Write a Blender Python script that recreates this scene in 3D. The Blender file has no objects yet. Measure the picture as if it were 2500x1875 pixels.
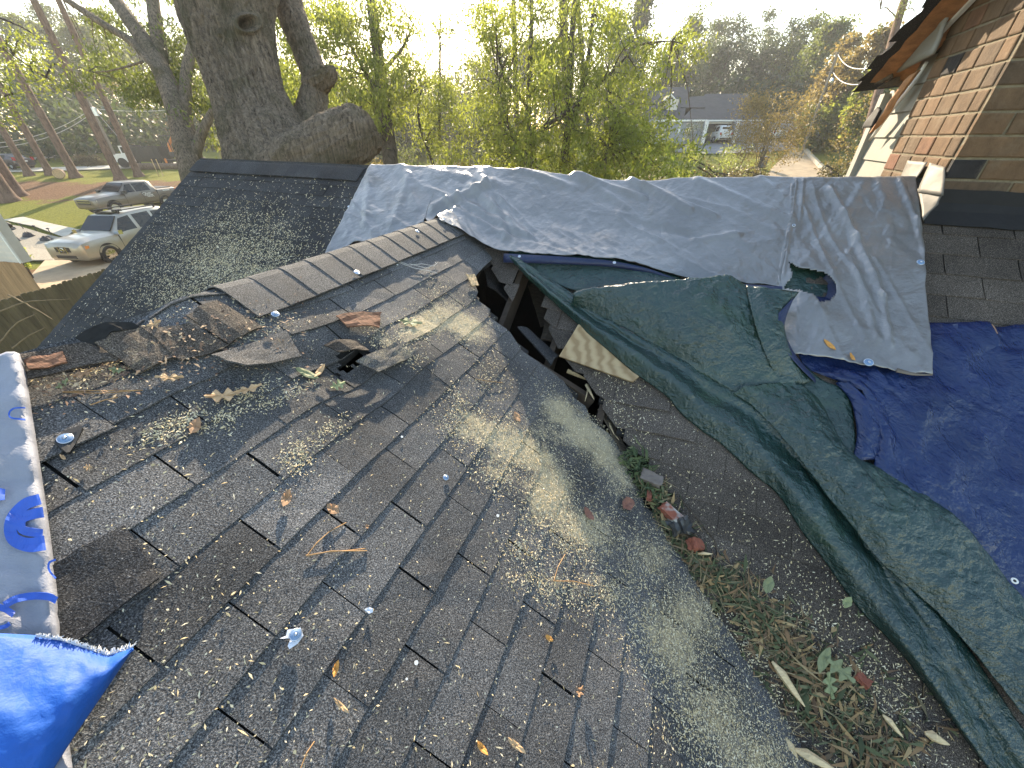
import bpy, bmesh, math, random
import numpy as np
from mathutils import Vector, Matrix, noise as mnoise

# ------------------------------------------------------------------ camera, sky, sun, exposure
SC = bpy.context.scene
COL = SC.collection
EYE = 4.6
FPX = 915.0
PITCH = math.atan(602.5 / FPX)
CP, SP = math.cos(PITCH), math.sin(PITCH)
cam_d = bpy.data.cameras.new('camera')
cam_d.sensor_width = 36.0
cam_d.lens = FPX / 2500.0 * 36.0
cam_d.clip_start = 0.02
cam_d.clip_end = 2000.0
cam = bpy.data.objects.new('camera', cam_d)
COL.objects.link(cam)
cam.location = (0, 0, EYE)
cam.rotation_euler = (math.pi / 2 - PITCH, 0, 0)
SC.camera = cam

SUN_EL = math.radians(24.0)
SUN_AZ = math.radians(-9.0)          # from +Y, negative is to the left
world = bpy.data.worlds.new('World')
SC.world = world
world.use_nodes = True
wn = world.node_tree
bg = wn.nodes['Background']
sky = wn.nodes.new('ShaderNodeTexSky')
sky.sky_type = 'NISHITA'
sky.sun_disc = False
sky.sun_elevation = SUN_EL
sky.sun_rotation = SUN_AZ
sky.air_density = 1.3
sky.dust_density = 0.8
wn.links.new(sky.outputs[0], bg.inputs[0])
bg.inputs[1].default_value = 0.15
sun_d = bpy.data.lights.new('sun', 'SUN')
sun_d.energy = 5.0
sun_d.angle = math.radians(0.6)
sun_d.color = (1.0, 0.86, 0.66)
sun = bpy.data.objects.new('sun', sun_d)
COL.objects.link(sun)
SUN_DIR = Vector((math.sin(SUN_AZ) * math.cos(SUN_EL), math.cos(SUN_AZ) * math.cos(SUN_EL), math.sin(SUN_EL)))
sun.rotation_euler = SUN_DIR.to_track_quat('Z', 'Y').to_euler()
sun.location = SUN_DIR * 60
SC.view_settings.view_transform = 'Standard'
SC.view_settings.look = 'None'
SC.view_settings.exposure = 1.6
SC.view_settings.gamma = 1.0
SC.view_settings.use_white_balance = True
SC.view_settings.white_balance_temperature = 6900
SC.view_settings.use_curve_mapping = False
SC.cycles.use_denoising = True
SC.cycles.max_bounces = 8
SC.cycles.transparent_max_bounces = 8
SC.cycles.volume_bounces = 0
SC.cycles.sample_clamp_indirect = 6.0

# ------------------------------------------------------------------ geometry of the place
AX, AY = 0.37996, 0.92499            # along the gable ridge (p); q runs along the main ridge
RNG = random.Random(7)

def ray(px, py):
    u = (px - 1250.0) / FPX
    v = (937.5 - py) / FPX
    return (u, CP + v * SP, -SP + v * CP)

def pq(x, y):
    return (AX * x + AY * y, AY * x - AX * y)

def W(p, q, z):
    """house coordinates (z measured from eye level) to world"""
    return Vector((AX * p + AY * q, AY * p - AX * q, z + EYE))

T1, T2 = 0.577, 0.70
RIDGE_Q, RIDGE_Z = -1.69, -0.525     # gable ridge
MAIN_P, MAIN_Z = 3.38, -0.24         # main ridge

def lerp_tab(x, tab):
    if x <= tab[0][0]: return tab[0][1]
    for (x0, y0), (x1, y1) in zip(tab, tab[1:]):
        if x <= x1:
            t = (x - x0) / (x1 - x0)
            t = t * t * (3 - 2 * t)
            return y0 + (y1 - y0) * t
    return tab[-1][1]

# the broken main ridge sags: heights read along the ridge line
_sag = []
for px, py in ((490, 393), (700, 402), (895, 411), (1060, 416), (1190, 419), (1290, 427), (1400, 440), (1490, 452), (1560, 453), (1700, 447), (1900, 445), (2240, 448)):
    r = ray(px, py)
    rp, rq = pq(r[0], r[1])
    lam = MAIN_P / rp
    _sag.append((rq * lam, MAIN_Z - r[2] * lam))
def sag(q): return lerp_tab(q, _sag)

def z_near(p, q): return RIDGE_Z - T1 * abs(q - RIDGE_Q)
def z_main(p, q):
    if p > MAIN_P:
        return MAIN_Z - sag(q) - T2 * (p - MAIN_P)
    w = min(1.0, max(0.0, (p - 1.7) / (MAIN_P - 1.7)))
    return MAIN_Z - T2 * (MAIN_P - p) - sag(q) * w

def hit(px, py, h=0.0, surf='main'):
    """point of the pixel's ray on a roof surface raised by h -> (p, q, z)"""
    r = ray(px, py)
    rp, rq = pq(r[0], r[1])
    f = {'main': z_main, 'near': z_near, 'both': lambda p, q: max(z_main(p, q), z_near(p, q))}[surf]
    lo, hi = 0.25, None
    n = 0.25
    while n < 14:
        if n * r[2] < f(n * rp, n * rq) + h:
            hi = n; break
        lo = n; n += 0.04
    if hi is None: hi = 14
    for _ in range(30):
        m = (lo + hi) / 2
        if m * r[2] < f(m * rp, m * rq) + h: hi = m
        else: lo = m
    return (hi * rp, hi * rq, hi * r[2])

def hitN(px, py, h=0.0):
    """on the near slope's plane only (single sided)"""
    r = ray(px, py); rp, rq = pq(r[0], r[1])
    lam = (RIDGE_Z + T1 * RIDGE_Q + h) / (r[2] + T1 * rq)
    return (lam * rp, lam * rq, lam * r[2])
def hitM(px, py, h=0.0):
    """on the main slope's unsagged plane"""
    r = ray(px, py); rp, rq = pq(r[0], r[1])
    lam = (MAIN_Z - T2 * MAIN_P + h) / (r[2] - T2 * rp)
    return (lam * rp, lam * rq, lam * r[2])

def ground_h(x, y):
    h = -1.0
    if y > 23: h += 0.118 * (min(y, 40) - 23)
    if y > 40: h += 0.07 * (min(y, 78) - 40)
    if y > 34: h += 0.045 * max(0.0, min(x, 45)) * min(1.0, (y - 34) / 20)
    return h
def G(px, py, up=0.0):
    r = ray(px, py)
    n = 2.0
    while n < 130:
        if EYE + n * r[2] < ground_h(n * r[0], n * r[1]) + up: break
        n += 0.05
    return Vector((n * r[0], n * r[1], ground_h(n * r[0], n * r[1]) + up))
def D(px, py, depth):
    """point seen at a pixel, at a depth along the view axis"""
    r = ray(px, py)
    return Vector((depth * r[0], depth * r[1], EYE + depth * r[2]))

# ------------------------------------------------------------------ mesh helpers
class MB:
    def __init__(self):
        self.v, self.f, self.m, self.attr = [], [], [], {}
    def add(self, verts, faces, mi=0):
        o = len(self.v)
        self.v += [tuple(x) for x in verts]
        self.f += [tuple(i + o for i in f) for f in faces]
        self.m += [mi] * len(faces)
        return o
    def quad(self, a, b, c, d, mi=0): self.add((a, b, c, d), ((0, 1, 2, 3),), mi)
    def box8(self, pts, mi=0):
        self.add(pts, ((3, 2, 1, 0), (4, 5, 6, 7), (0, 1, 5, 4), (1, 2, 6, 5), (2, 3, 7, 6), (3, 0, 4, 7)), mi)
    def box(self, c, sx, sy, sz, rz=0.0, mi=0, rx=0.0, ry=0.0):
        M = Matrix.Rotation(rz, 3, 'Z') @ Matrix.Rotation(ry, 3, 'Y') @ Matrix.Rotation(rx, 3, 'X')
        c = Vector(c)
        P = [c + M @ Vector((sx * a / 2, sy * b / 2, sz * d / 2)) for d in (-1, 1) for a, b in ((-1, -1), (1, -1), (1, 1), (-1, 1))]
        self.box8(P, mi)
    def tube(self, pts, rad, n=8, mi=0, cap=True):
        pts = [Vector(p) for p in pts]
        if not hasattr(rad, '__len__'): rad = [rad] * len(pts)
        rings = []
        up = Vector((0.13, 0.31, 0.94)).normalized()
        prev = None
        for i, p in enumerate(pts):
            d = (pts[min(i + 1, len(pts) - 1)] - pts[max(i - 1, 0)]).normalized()
            if prev is None:
                s = d.cross(up)
                if s.length < 1e-3: s = d.cross(Vector((1, 0, 0)))
            else:
                s = prev - d * prev.dot(d)
            s.normalize(); prev = s
            t = d.cross(s)
            rings.append([p + (s * math.cos(2 * math.pi * k / n) + t * math.sin(2 * math.pi * k / n)) * rad[i] for k in range(n)])
        fs = []
        for i in range(len(pts) - 1):
            for k in range(n):
                fs.append((i * n + k, i * n + (k + 1) % n, (i + 1) * n + (k + 1) % n, (i + 1) * n + k))
        if cap:
            fs.append(tuple(range(n))[::-1]); fs.append(tuple((len(pts) - 1) * n + k for k in range(n)))
        self.add([v for r in rings for v in r], fs, mi)
    def disc(self, c, nrm, r, th, n=14, mi=0, dome=0.0):
        c, nrm = Vector(c), Vector(nrm).normalized()
        s = nrm.orthogonal().normalized(); t = nrm.cross(s)
        ring = [s * math.cos(2 * math.pi * k / n) + t * math.sin(2 * math.pi * k / n) for k in range(n)]
        V = [c + d * r for d in ring] + [c + nrm * th + d * r for d in ring] + [c + nrm * (th + dome) + d * r * .5 for d in ring] + [c + nrm * (th + dome * 1.15)]
        F = [(k, (k + 1) % n, n + (k + 1) % n, n + k) for k in range(n)]
        F += [(n + k, n + (k + 1) % n, 2 * n + (k + 1) % n, 2 * n + k) for k in range(n)]
        F += [(2 * n + k, 2 * n + (k + 1) % n, 3 * n) for k in range(n)]
        F += [tuple(range(n))[::-1]]
        self.add(V, F, mi)
    def grid(self, P, mi=0, closed=False):
        """P: rows of points"""
        nr, nc = len(P), len(P[0])
        F = []
        for i in range(nr - 1):
            for j in range(nc - 1 + (1 if closed else 0)):
                F.append((i * nc + j, i * nc + (j + 1) % nc, (i + 1) * nc + (j + 1) % nc, (i + 1) * nc + j))
        return self.add([p for r in P for p in r], F, mi)
    def slab(self, P, th, mi=0):
        """a grid with a back side th below along the local normal: a real sheet"""
        nr, nc = len(P), len(P[0])
        Q = []
        for i in range(nr):
            row = []
            for j in range(nc):
                du = Vector(P[i][min(j + 1, nc - 1)]) - Vector(P[i][max(j - 1, 0)])
                dv = Vector(P[min(i + 1, nr - 1)][j]) - Vector(P[max(i - 1, 0)][j])
                n = du.cross(dv)
                if n.length > 1e-12: n.normalize()
                row.append(Vector(P[i][j]) - n * th)
            Q.append(row)
        V = [p for r in P for p in r] + [p for r in Q for p in r]
        o = nr * nc
        F = []
        for i in range(nr - 1):
            for j in range(nc - 1):
                a, b, c, d = i * nc + j, i * nc + j + 1, (i + 1) * nc + j + 1, (i + 1) * nc + j
                F.append((a, b, c, d)); F.append((o + d, o + c, o + b, o + a))
        for i in range(nr - 1):
            a, d = i * nc, (i + 1) * nc
            F.append((a, d, o + d, o + a))
            a, d = i * nc + nc - 1, (i + 1) * nc + nc - 1
            F.append((d, a, o + a, o + d))
        for j in range(nc - 1):
            F.append((j + 1, j, o + j, o + j + 1))
            a = (nr - 1) * nc + j
            F.append((a, a + 1, o + a + 1, o + a))
        self.add(V, F, mi)
    def build(self, name, mats, parent=None, smooth=False, org=None):
        me = bpy.data.meshes.new(name)
        if parent is not None: org = ORG[parent.name]
        if org is None:
            A = np.array(self.v); org = Vector(((A[:, 0].min() + A[:, 0].max()) / 2, (A[:, 1].min() + A[:, 1].max()) / 2, A[:, 2].min()))
        org = Vector(org)
        me.from_pydata([(x - org.x, y - org.y, z - org.z) for x, y, z in self.v], [], self.f)
        if not isinstance(mats, (list, tuple)): mats = [mats]
        for m in mats: me.materials.append(m)
        if len(mats) > 1: me.polygons.foreach_set('material_index', self.m)
        if smooth: me.polygons.foreach_set('use_smooth', [True] * len(self.f))
        for k, vals in self.attr.items():
            a = me.attributes.new(k, 'FLOAT', 'POINT'); a.data.foreach_set('value', vals)
        me.update()
        o = bpy.data.objects.new(name, me)
        COL.objects.link(o)
        if parent is not None: o.parent = parent
        else: o.location = org
        ORG[o.name] = org
        return o
ORG = {}

def empty(name, loc):
    o = bpy.data.objects.new(name, None)
    COL.objects.link(o); o.location = loc; o.empty_display_size = 0.2
    ORG[o.name] = Vector(loc)
    return o
def tag(o, label=None, cat=None, group=None, kind=None):
    if label: o['label'] = label
    if cat: o['category'] = cat
    if group: o['group'] = group
    if kind: o['kind'] = kind
    return o

def fbm(x, y, z=0.0, oct=3):
    return mnoise.fractal(Vector((x, y, z)), 0.6, 2.1, oct)
def catmull(P, n):
    """resample a polyline of tuples to n points along a smooth curve through them"""
    P = [np.array(p, float) for p in P]
    E = [2 * P[0] - P[1]] + P + [2 * P[-1] - P[-2]]
    out = []
    m = len(P) - 1
    for k in range(n):
        t = k / (n - 1) * m
        i = min(int(t), m - 1); t -= i
        a, b, c, d = E[i], E[i + 1], E[i + 2], E[i + 3]
        out.append(0.5 * ((2 * b) + (-a + c) * t + (2 * a - 5 * b + 4 * c - d) * t * t + (-a + 3 * b - 3 * c + d) * t ** 3))
    return out
def inpoly(x, y, P):
    c = False
    j = len(P) - 1
    for i in range(len(P)):
        if (P[i][1] > y) != (P[j][1] > y) and x < (P[j][0] - P[i][0]) * (y - P[i][1]) / (P[j][1] - P[i][1]) + P[i][0]: c = not c
        j = i
    return c
def project(v):
    """world point to photo pixel (used to lay out wear that the photo shows)"""
    x, y, z = v[0], v[1], v[2] - EYE
    d = y * CP - z * SP
    return (1250 + FPX * x / d, 937.5 - FPX * (y * SP + z * CP) / d)

# ------------------------------------------------------------------ materials
def nodes(name):
    m = bpy.data.materials.new(name); m.use_nodes = True
    nt = m.node_tree
    return m, nt, nt.nodes['Principled BSDF']
def ramp(nt, fac, stops):
    r = nt.nodes.new('ShaderNodeValToRGB')
    e = r.color_ramp.elements
    while len(e) < len(stops): e.new(0.5)
    for el, (p, c) in zip(e, stops):
        el.position = p
        el.color = (c, c, c, 1) if not hasattr(c, '__len__') else (*c, 1)
    nt.links.new(fac, r.inputs[0])
    return r.outputs[0]
def tex(nt, kind='noise', scale=5.0, detail=4.0, rough=0.6, coord='Object', stretch=None, rot=None, dist=0.0, out=None):
    tc = nt.nodes.new('ShaderNodeTexCoord')
    co = tc.outputs[coord]
    if stretch or rot:
        mp = nt.nodes.new('ShaderNodeMapping')
        if stretch: mp.inputs['Scale'].default_value = stretch
        if rot: mp.inputs['Rotation'].default_value = rot
        nt.links.new(co, mp.inputs[0]); co = mp.outputs[0]
    if kind == 'noise':
        t = nt.nodes.new('ShaderNodeTexNoise')
        t.inputs['Scale'].default_value = scale; t.inputs['Detail'].default_value = detail
        t.inputs['Roughness'].default_value = rough; t.inputs['Distortion'].default_value = dist
        o = t.outputs[0]
    elif kind == 'voronoi':
        t = nt.nodes.new('ShaderNodeTexVoronoi'); t.inputs['Scale'].default_value = scale
        o = t.outputs[out or 'Distance']
    elif kind == 'wave':
        t = nt.nodes.new('ShaderNodeTexWave'); t.inputs['Scale'].default_value = scale
        t.inputs['Distortion'].default_value = dist; t.inputs['Detail'].default_value = detail
        o = t.outputs[1]
    nt.links.new(co, t.inputs['Vector'])
    return o
def mixc(nt, fac, a, b, mode='MIX'):
    n = nt.nodes.new('ShaderNodeMix'); n.data_type = 'RGBA'; n.blend_type = mode
    for sock, val in ((n.inputs[0], fac), (n.inputs[6], a), (n.inputs[7], b)):
        if hasattr(val, 'is_output'): nt.links.new(val, sock)
        elif hasattr(val, '__len__'): sock.default_value = (*val, 1)
        else: sock.default_value = val
    return n.outputs[2]
def attr(nt, name):
    a = nt.nodes.new('ShaderNodeAttribute'); a.attribute_name = name
    return a.outputs['Fac']
def math_(nt, op, a, b=0.0, clamp=False):
    n = nt.nodes.new('ShaderNodeMath'); n.operation = op; n.use_clamp = clamp
    for s, v in ((n.inputs[0], a), (n.inputs[1], b)):
        if hasattr(v, 'is_output'): nt.links.new(v, s)
        else: s.default_value = v
    return n.outputs[0]
def bump(nt, bsdf, h, strength=0.5, dist=0.01, prev=None):
    b = nt.nodes.new('ShaderNodeBump')
    b.inputs['Strength'].default_value = strength; b.inputs['Distance'].default_value = dist
    nt.links.new(h, b.inputs['Height'])
    if prev is not None: nt.links.new(prev, b.inputs['Normal'])
    nt.links.new(b.outputs[0], bsdf.inputs['Normal'])
    return b.outputs[0]
def simple(name, col, rough=0.6, var=0.25, scale=6.0, metal=0.0, bmp=0.0, bscale=40.0, spec=0.5, stretch=None, coat=0.0):
    m, nt, b = nodes(name)
    n = tex(nt, 'noise', scale, 5, 0.65, stretch=stretch)
    lo = tuple(max(0, c * (1 - var)) for c in col); hi = tuple(min(1, c * (1 + var)) for c in col)
    nt.links.new(ramp(nt, n, [(0.3, lo), (0.7, hi)]), b.inputs['Base Color'])
    b.inputs['Roughness'].default_value = rough; b.inputs['Metallic'].default_value = metal
    b.inputs['Specular IOR Level'].default_value = spec
    b.inputs['Coat Weight'].default_value = coat
    if bmp: bump(nt, b, tex(nt, 'noise', bscale, 4, 0.6, stretch=stretch), bmp, 0.01)
    return m
def m_shingle(name, tint=(1, 1, 1), specks=0.5):
    m, nt, b = nodes(name)
    g = tex(nt, 'noise', 260, 2, 0.8)
    base = ramp(nt, g, [(0.34, (0.016 * tint[0], 0.0165 * tint[1], 0.018 * tint[2])), (0.52, (0.075 * tint[0], 0.076 * tint[1], 0.079 * tint[2])), (0.66, (0.20 * tint[0], 0.20 * tint[1], 0.202 * tint[2])), (0.76, (0.42, 0.41, 0.39))])
    big = ramp(nt, tex(nt, 'noise', 2.2, 4, 0.6), [(0.3, 0.62), (0.7, 1.25)])
    base = mixc(nt, 1.0, base, big, 'MULTIPLY')
    tone = attr(nt, 'tone')
    base = mixc(nt, 1.0, base, ramp(nt, tone, [(0.0, 0.72), (1.0, 1.3)]), 'MULTIPLY')
    # fine brown grit in soft patches
    grit = math_(nt, 'MULTIPLY', ramp(nt, tex(nt, 'noise', 3.3, 5, 0.7), [(0.52, 0.0), (0.75, 0.35)]), ramp(nt, tex(nt, 'noise', 190, 2, 0.7), [(0.45, 0.0), (0.6, 1.0)]))
    base = mixc(nt, grit, base, (0.13, 0.10, 0.075))
    dust = attr(nt, 'dust')
    dn = math_(nt, 'ADD', dust, math_(nt, 'MULTIPLY', math_(nt, 'SUBTRACT', tex(nt, 'noise', 230, 3, 0.8), 0.5), 1.5))
    dn = math_(nt, 'ADD', dn, math_(nt, 'MULTIPLY', math_(nt, 'SUBTRACT', tex(nt, 'noise', 22, 3, 0.7), 0.5), 0.9))
    fac = math_(nt, 'MULTIPLY', ramp(nt, dn, [(0.46, 0.0), (0.85, 0.62)]), ramp(nt, dust, [(0.0, 0.0), (0.12, 1.0)]))
    base = mixc(nt, fac, base, (0.66, 0.55, 0.35))
    nt.links.new(base, b.inputs['Base Color'])
    b.inputs['Roughness'].default_value = 0.85
    b.inputs['Specular IOR Level'].default_value = 0.18
    bump(nt, b, g, 0.7, 0.004)
    return m
def m_tarp(name, col, rough, crinkle=0.5, scale=9.0, blotch=None, trans=0.0, metal=0.0, spec=0.5, weave=0.0, stretch=None):
    m, nt, b = nodes(name)
    n1 = tex(nt, 'noise', 3.0, 6, 0.65)
    lo = tuple(c * 0.78 for c in col); hi = tuple(min(1, c * 1.15) for c in col)
    c = ramp(nt, n1, [(0.3, lo), (0.7, hi)])
    if blotch:
        s = ramp(nt, tex(nt, 'noise', 2.1, 6, 0.7, dist=0.6), [(0.52, 0.0), (0.72, 0.7)])
        c = mixc(nt, s, c, blotch)
    nt.links.new(c, b.inputs['Base Color'])
    b.inputs['Roughness'].default_value = rough; b.inputs['Metallic'].default_value = metal
    b.inputs['Specular IOR Level'].default_value = spec
    h = tex(nt, 'noise', scale, 5, 0.58, dist=0.25, stretch=stretch)
    h2 = tex(nt, 'noise', scale * 4.3, 4, 0.6, dist=0.2, stretch=stretch)
    hh = math_(nt, 'ADD', math_(nt, 'ABSOLUTE', math_(nt, 'SUBTRACT', h, 0.5)), math_(nt, 'MULTIPLY', h2, 0.22))
    pr = bump(nt, b, hh, crinkle, 0.06)
    if weave:
        w = tex(nt, 'noise', 330, 2, 0.5, stretch=(1, 1, 1))
        bump(nt, b, w, weave, 0.003, pr)
    return m
def m_bark(name, c0, c1, scale=9.0, stretch=(1, 1, 0.22), moss=None, bmp=1.0, dist=0.05):
    m, nt, b = nodes(name)
    v = tex(nt, 'noise', scale, 6, 0.7, stretch=stretch, dist=0.5)
    f = tex(nt, 'noise', scale * 5, 4, 0.7)
    c = ramp(nt, math_(nt, 'ADD', math_(nt, 'MULTIPLY', v, 0.7), math_(nt, 'MULTIPLY', f, 0.3)), [(0.36, c0), (0.62, c1)])
    if moss:
        c = mixc(nt, ramp(nt, tex(nt, 'noise', 1.3, 5, 0.7), [(0.48, 0.0), (0.66, 0.75)]), c, moss)
    nt.links.new(c, b.inputs['Base Color'])
    b.inputs['Roughness'].default_value = 0.9; b.inputs['Specular IOR Level'].default_value = 0.2
    bump(nt, b, v, bmp, dist)
    return m
def m_leaf(name, c0, c1, trans=0.5, tcol=(0.35, 0.42, 0.05), rough=0.5):
    m, nt, b = nodes(name)
    r = attr(nt, 'tint')
    c = ramp(nt, r, [(0.0, c0), (1.0, c1)])
    nt.links.new(c, b.inputs['Base Color'])
    b.inputs['Roughness'].default_value = rough
    tr = nt.nodes.new('ShaderNodeBsdfTranslucent')
    t2 = ramp(nt, r, [(0.0, tuple(x * 0.45 for x in tcol)), (1.0, tcol)])
    nt.links.new(t2, tr.inputs[0])
    mx = nt.nodes.new('ShaderNodeMixShader'); mx.inputs[0].default_value = trans
    out = nt.nodes['Material Output']
    nt.links.new(b.outputs[0], mx.inputs[1]); nt.links.new(tr.outputs[0], mx.inputs[2])
    nt.links.new(mx.outputs[0], out.inputs[0])
    return m

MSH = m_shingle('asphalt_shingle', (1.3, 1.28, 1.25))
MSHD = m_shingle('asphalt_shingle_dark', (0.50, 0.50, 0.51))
MSHB = m_shingle('asphalt_shingle_brownish', (1.05, 0.86, 0.70))
M_UNDER = simple('roofing_felt', (0.012, 0.012, 0.012), 0.9, 0.5, 30)
M_OSB = simple('raw_sheathing_wood', (0.46, 0.33, 0.18), 0.8, 0.45, 45, bmp=0.4, bscale=90, stretch=(1, 4, 1))
M_DECK = simple('old_roof_decking', (0.10, 0.075, 0.05), 0.9, 0.5, 14, stretch=(1, 6, 1))
M_RAFTER = simple('rafter_lumber', (0.05, 0.034, 0.022), 0.8, 0.4, 10, stretch=(1, 8, 1))
M_METAL = simple('galvanised_metal', (0.62, 0.66, 0.72), 0.32, 0.15, 30, metal=1.0)
M_WHITE = simple('white_paint', (0.75, 0.74, 0.70), 0.55, 0.08, 8)
M_BLACK = simple('black_felt_flashing', (0.007, 0.007, 0.008), 0.8, 0.4, 12, bmp=0.3, bscale=25)
# ------------------------------------------------------------------ the damaged house
house = tag(empty('damaged_house', (1.2, 4.2, -1.0)), 'house with dark shingle roof torn open at the valley and half covered by tarps', 'house')

def ell(px, py, L, default=0.0):
    s = default
    for (cx, cy, rx, ry, rot, amp) in L:
        c, sn = math.cos(math.radians(rot)), math.sin(math.radians(rot))
        dx, dy = px - cx, py - cy
        a = (dx * c + dy * sn) / rx; b = (-dx * sn + dy * c) / ry
        d = a * a + b * b
        if d < 5: s = max(s, amp * math.exp(-d * 1.1))
    return s
# sawdust patches, with sun dapples of the gable slope painted in (read off the photo once, stored per vertex as a pale coating)
DUST_DAPPLE = [(1050, 785, 105, 38, -27, 1.04), (1140, 800, 60, 38, 20, 1.17), (1065, 712, 42, 34, 0, 0.50), (950, 838, 70, 25, 35, 0.61), (1000, 872, 50, 25, 30, 0.50),
        (1130, 1000, 24, 60, -20, 0.72), (1170, 1052, 90, 45, 20, 0.98), (1250, 1085, 75, 60, 30, 1.04), (1217, 1150, 60, 45, 30, 0.72),
        (1305, 1115, 90, 42, 35, 1.10), (1374, 1010, 75, 45, 40, 0.98), (1425, 1058, 75, 55, 30, 1.04), (1342, 1207, 60, 85, 15, 1.20),
        (1475, 1105, 50, 75, -20, 0.98), (1525, 1170, 60, 80, 0, 0.72), (1420, 1290, 120, 75, 25, 0.85), (1330, 1060, 60, 40, 30, 0.65),
        (1640, 1570, 80, 150, -30, 0.81), (1690, 1500, 70, 120, -30, 0.81), (1745, 1745, 100, 130, -30, 0.75), (1485, 1445, 110, 60, 10, 0.55),
        (1360, 1430, 120, 40, 15, 0.52), (1840, 1850, 110, 90, 0, 0.78), (1590, 1360, 90, 90, 0, 0.65), (1280, 1340, 60, 40, 10, 0.45),
        (427, 1037, 85, 26, -25, 0.61), (538, 1020, 60, 22, -25, 0.50), (600, 957, 75, 20, -25, 0.44), (725, 1115, 32, 42, 20, 0.61),
        (790, 1062, 70, 26, -30, 0.33), (690, 962, 80, 18, -25, 0.37), (1200, 920, 50, 60, 10, 0.45), (640, 800, 90, 60, 0, 0.22), (330, 850, 150, 40, -15, 0.24)]
DUST_MAIN = [(538, 637, 130, 80, -10, .5), (610, 680, 90, 50, -20, .55), (470, 700, 120, 60, -10, .35), (560, 560, 130, 60, 0, .25), (400, 620, 140, 120, 0, .15),
             (660, 610, 60, 80, 0, .35), (1500, 1010, 90, 60, 30, .3), (1480, 920, 60, 40, 20, .35), (1900, 1600, 160, 160, 0, .35), (2050, 1700, 160, 120, 20, .3)]

def damage_near(p, q):
    """how far the crushed gable slope is pushed out of its plane"""
    d = 0.006 * fbm(p * 2.1, q * 2.1, 3.0) + 0.003 * fbm(p * 9, q * 9, 7.0)
    def g(px, py, r, a):
        c = hitN(px, py)
        return a * math.exp(-((p - c[0]) ** 2 + (q - c[1]) ** 2) / (r * r))
    for c, r, a in _DN:
        e = ((p - c[0]) ** 2 + (q - c[1]) ** 2) / (r * r)
        if e < 6: d += a * math.exp(-e)
    return d
_DN = [(hitN(x, y), r, a) for x, y, r, a in ((845, 895, .17, -.055), (600, 905, .13, -.03), (720, 820, .16, .022), (1000, 860, .16, .03), (420, 830, .2, .02), (180, 900, .2, -.02), (330, 1240, .16, .012), (1330, 960, .15, .02), (250, 800, .2, -.035), (480, 760, .12, .03))]

VAL = lambda p: (1.58 - p) / 0.824          # q of the valley line for a p
_edge = [hitN(x, y) for x, y in ((1235, 600), (1165, 672), (1155, 695), (1178, 735), (1252, 822), (1292, 862), (1378, 950), (1432, 982), (1470, 1030), (1535, 1108), (1580, 1180))]
_edge = sorted([(e[0], e[1]) for e in _edge])
def near_limit(p):
    v = VAL(p) + 0.03
    if p < _edge[0][0]: return v
    if p > _edge[-1][0]: return min(v, _edge[-1][1])
    for (a, b), (c, d) in zip(_edge, _edge[1:]):
        if p <= c: return min(v + .2, b + (d - b) * (p - a) / (c - a) + 0.006 * fbm(p * 40, 1.0))
    return v
_edgeM = [hitM(x, y) for x, y in ((1300, 640), (1330, 780), (1372, 862), (1408, 905), (1450, 925), (1462, 985), (1492, 1010), (1500, 1050), (1530, 1085), (1562, 1112), (1600, 1160), (1620, 1215), (1650, 1260))]
_edgeM = sorted([(e[1], e[0]) for e in _edgeM])
def main_limit(q):
    """lowest p of the main slope at q"""
    v = 1.58 - 0.824 * q - 0.03
    if q < _edgeM[0][0]: return v if q > -1.7 else -9
    if q > _edgeM[-1][0]: return v
    for (a, b), (c, d) in zip(_edgeM, _edgeM[1:]):
        if q <= c:
            return max(v, b + (d - b) * (q - a) / (c - a) + 0.012 * fbm(q * 30, 5.0))
    return v

HOLES = [[(820, 862), (834, 852), (848, 858), (864, 848), (886, 856), (905, 852), (899, 868), (884, 876), (876, 890), (862, 894), (850, 910), (836, 908), (824, 920), (828, 890)], [(505, 885), (560, 893), (640, 893), (640, 902), (560, 906)]]

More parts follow.
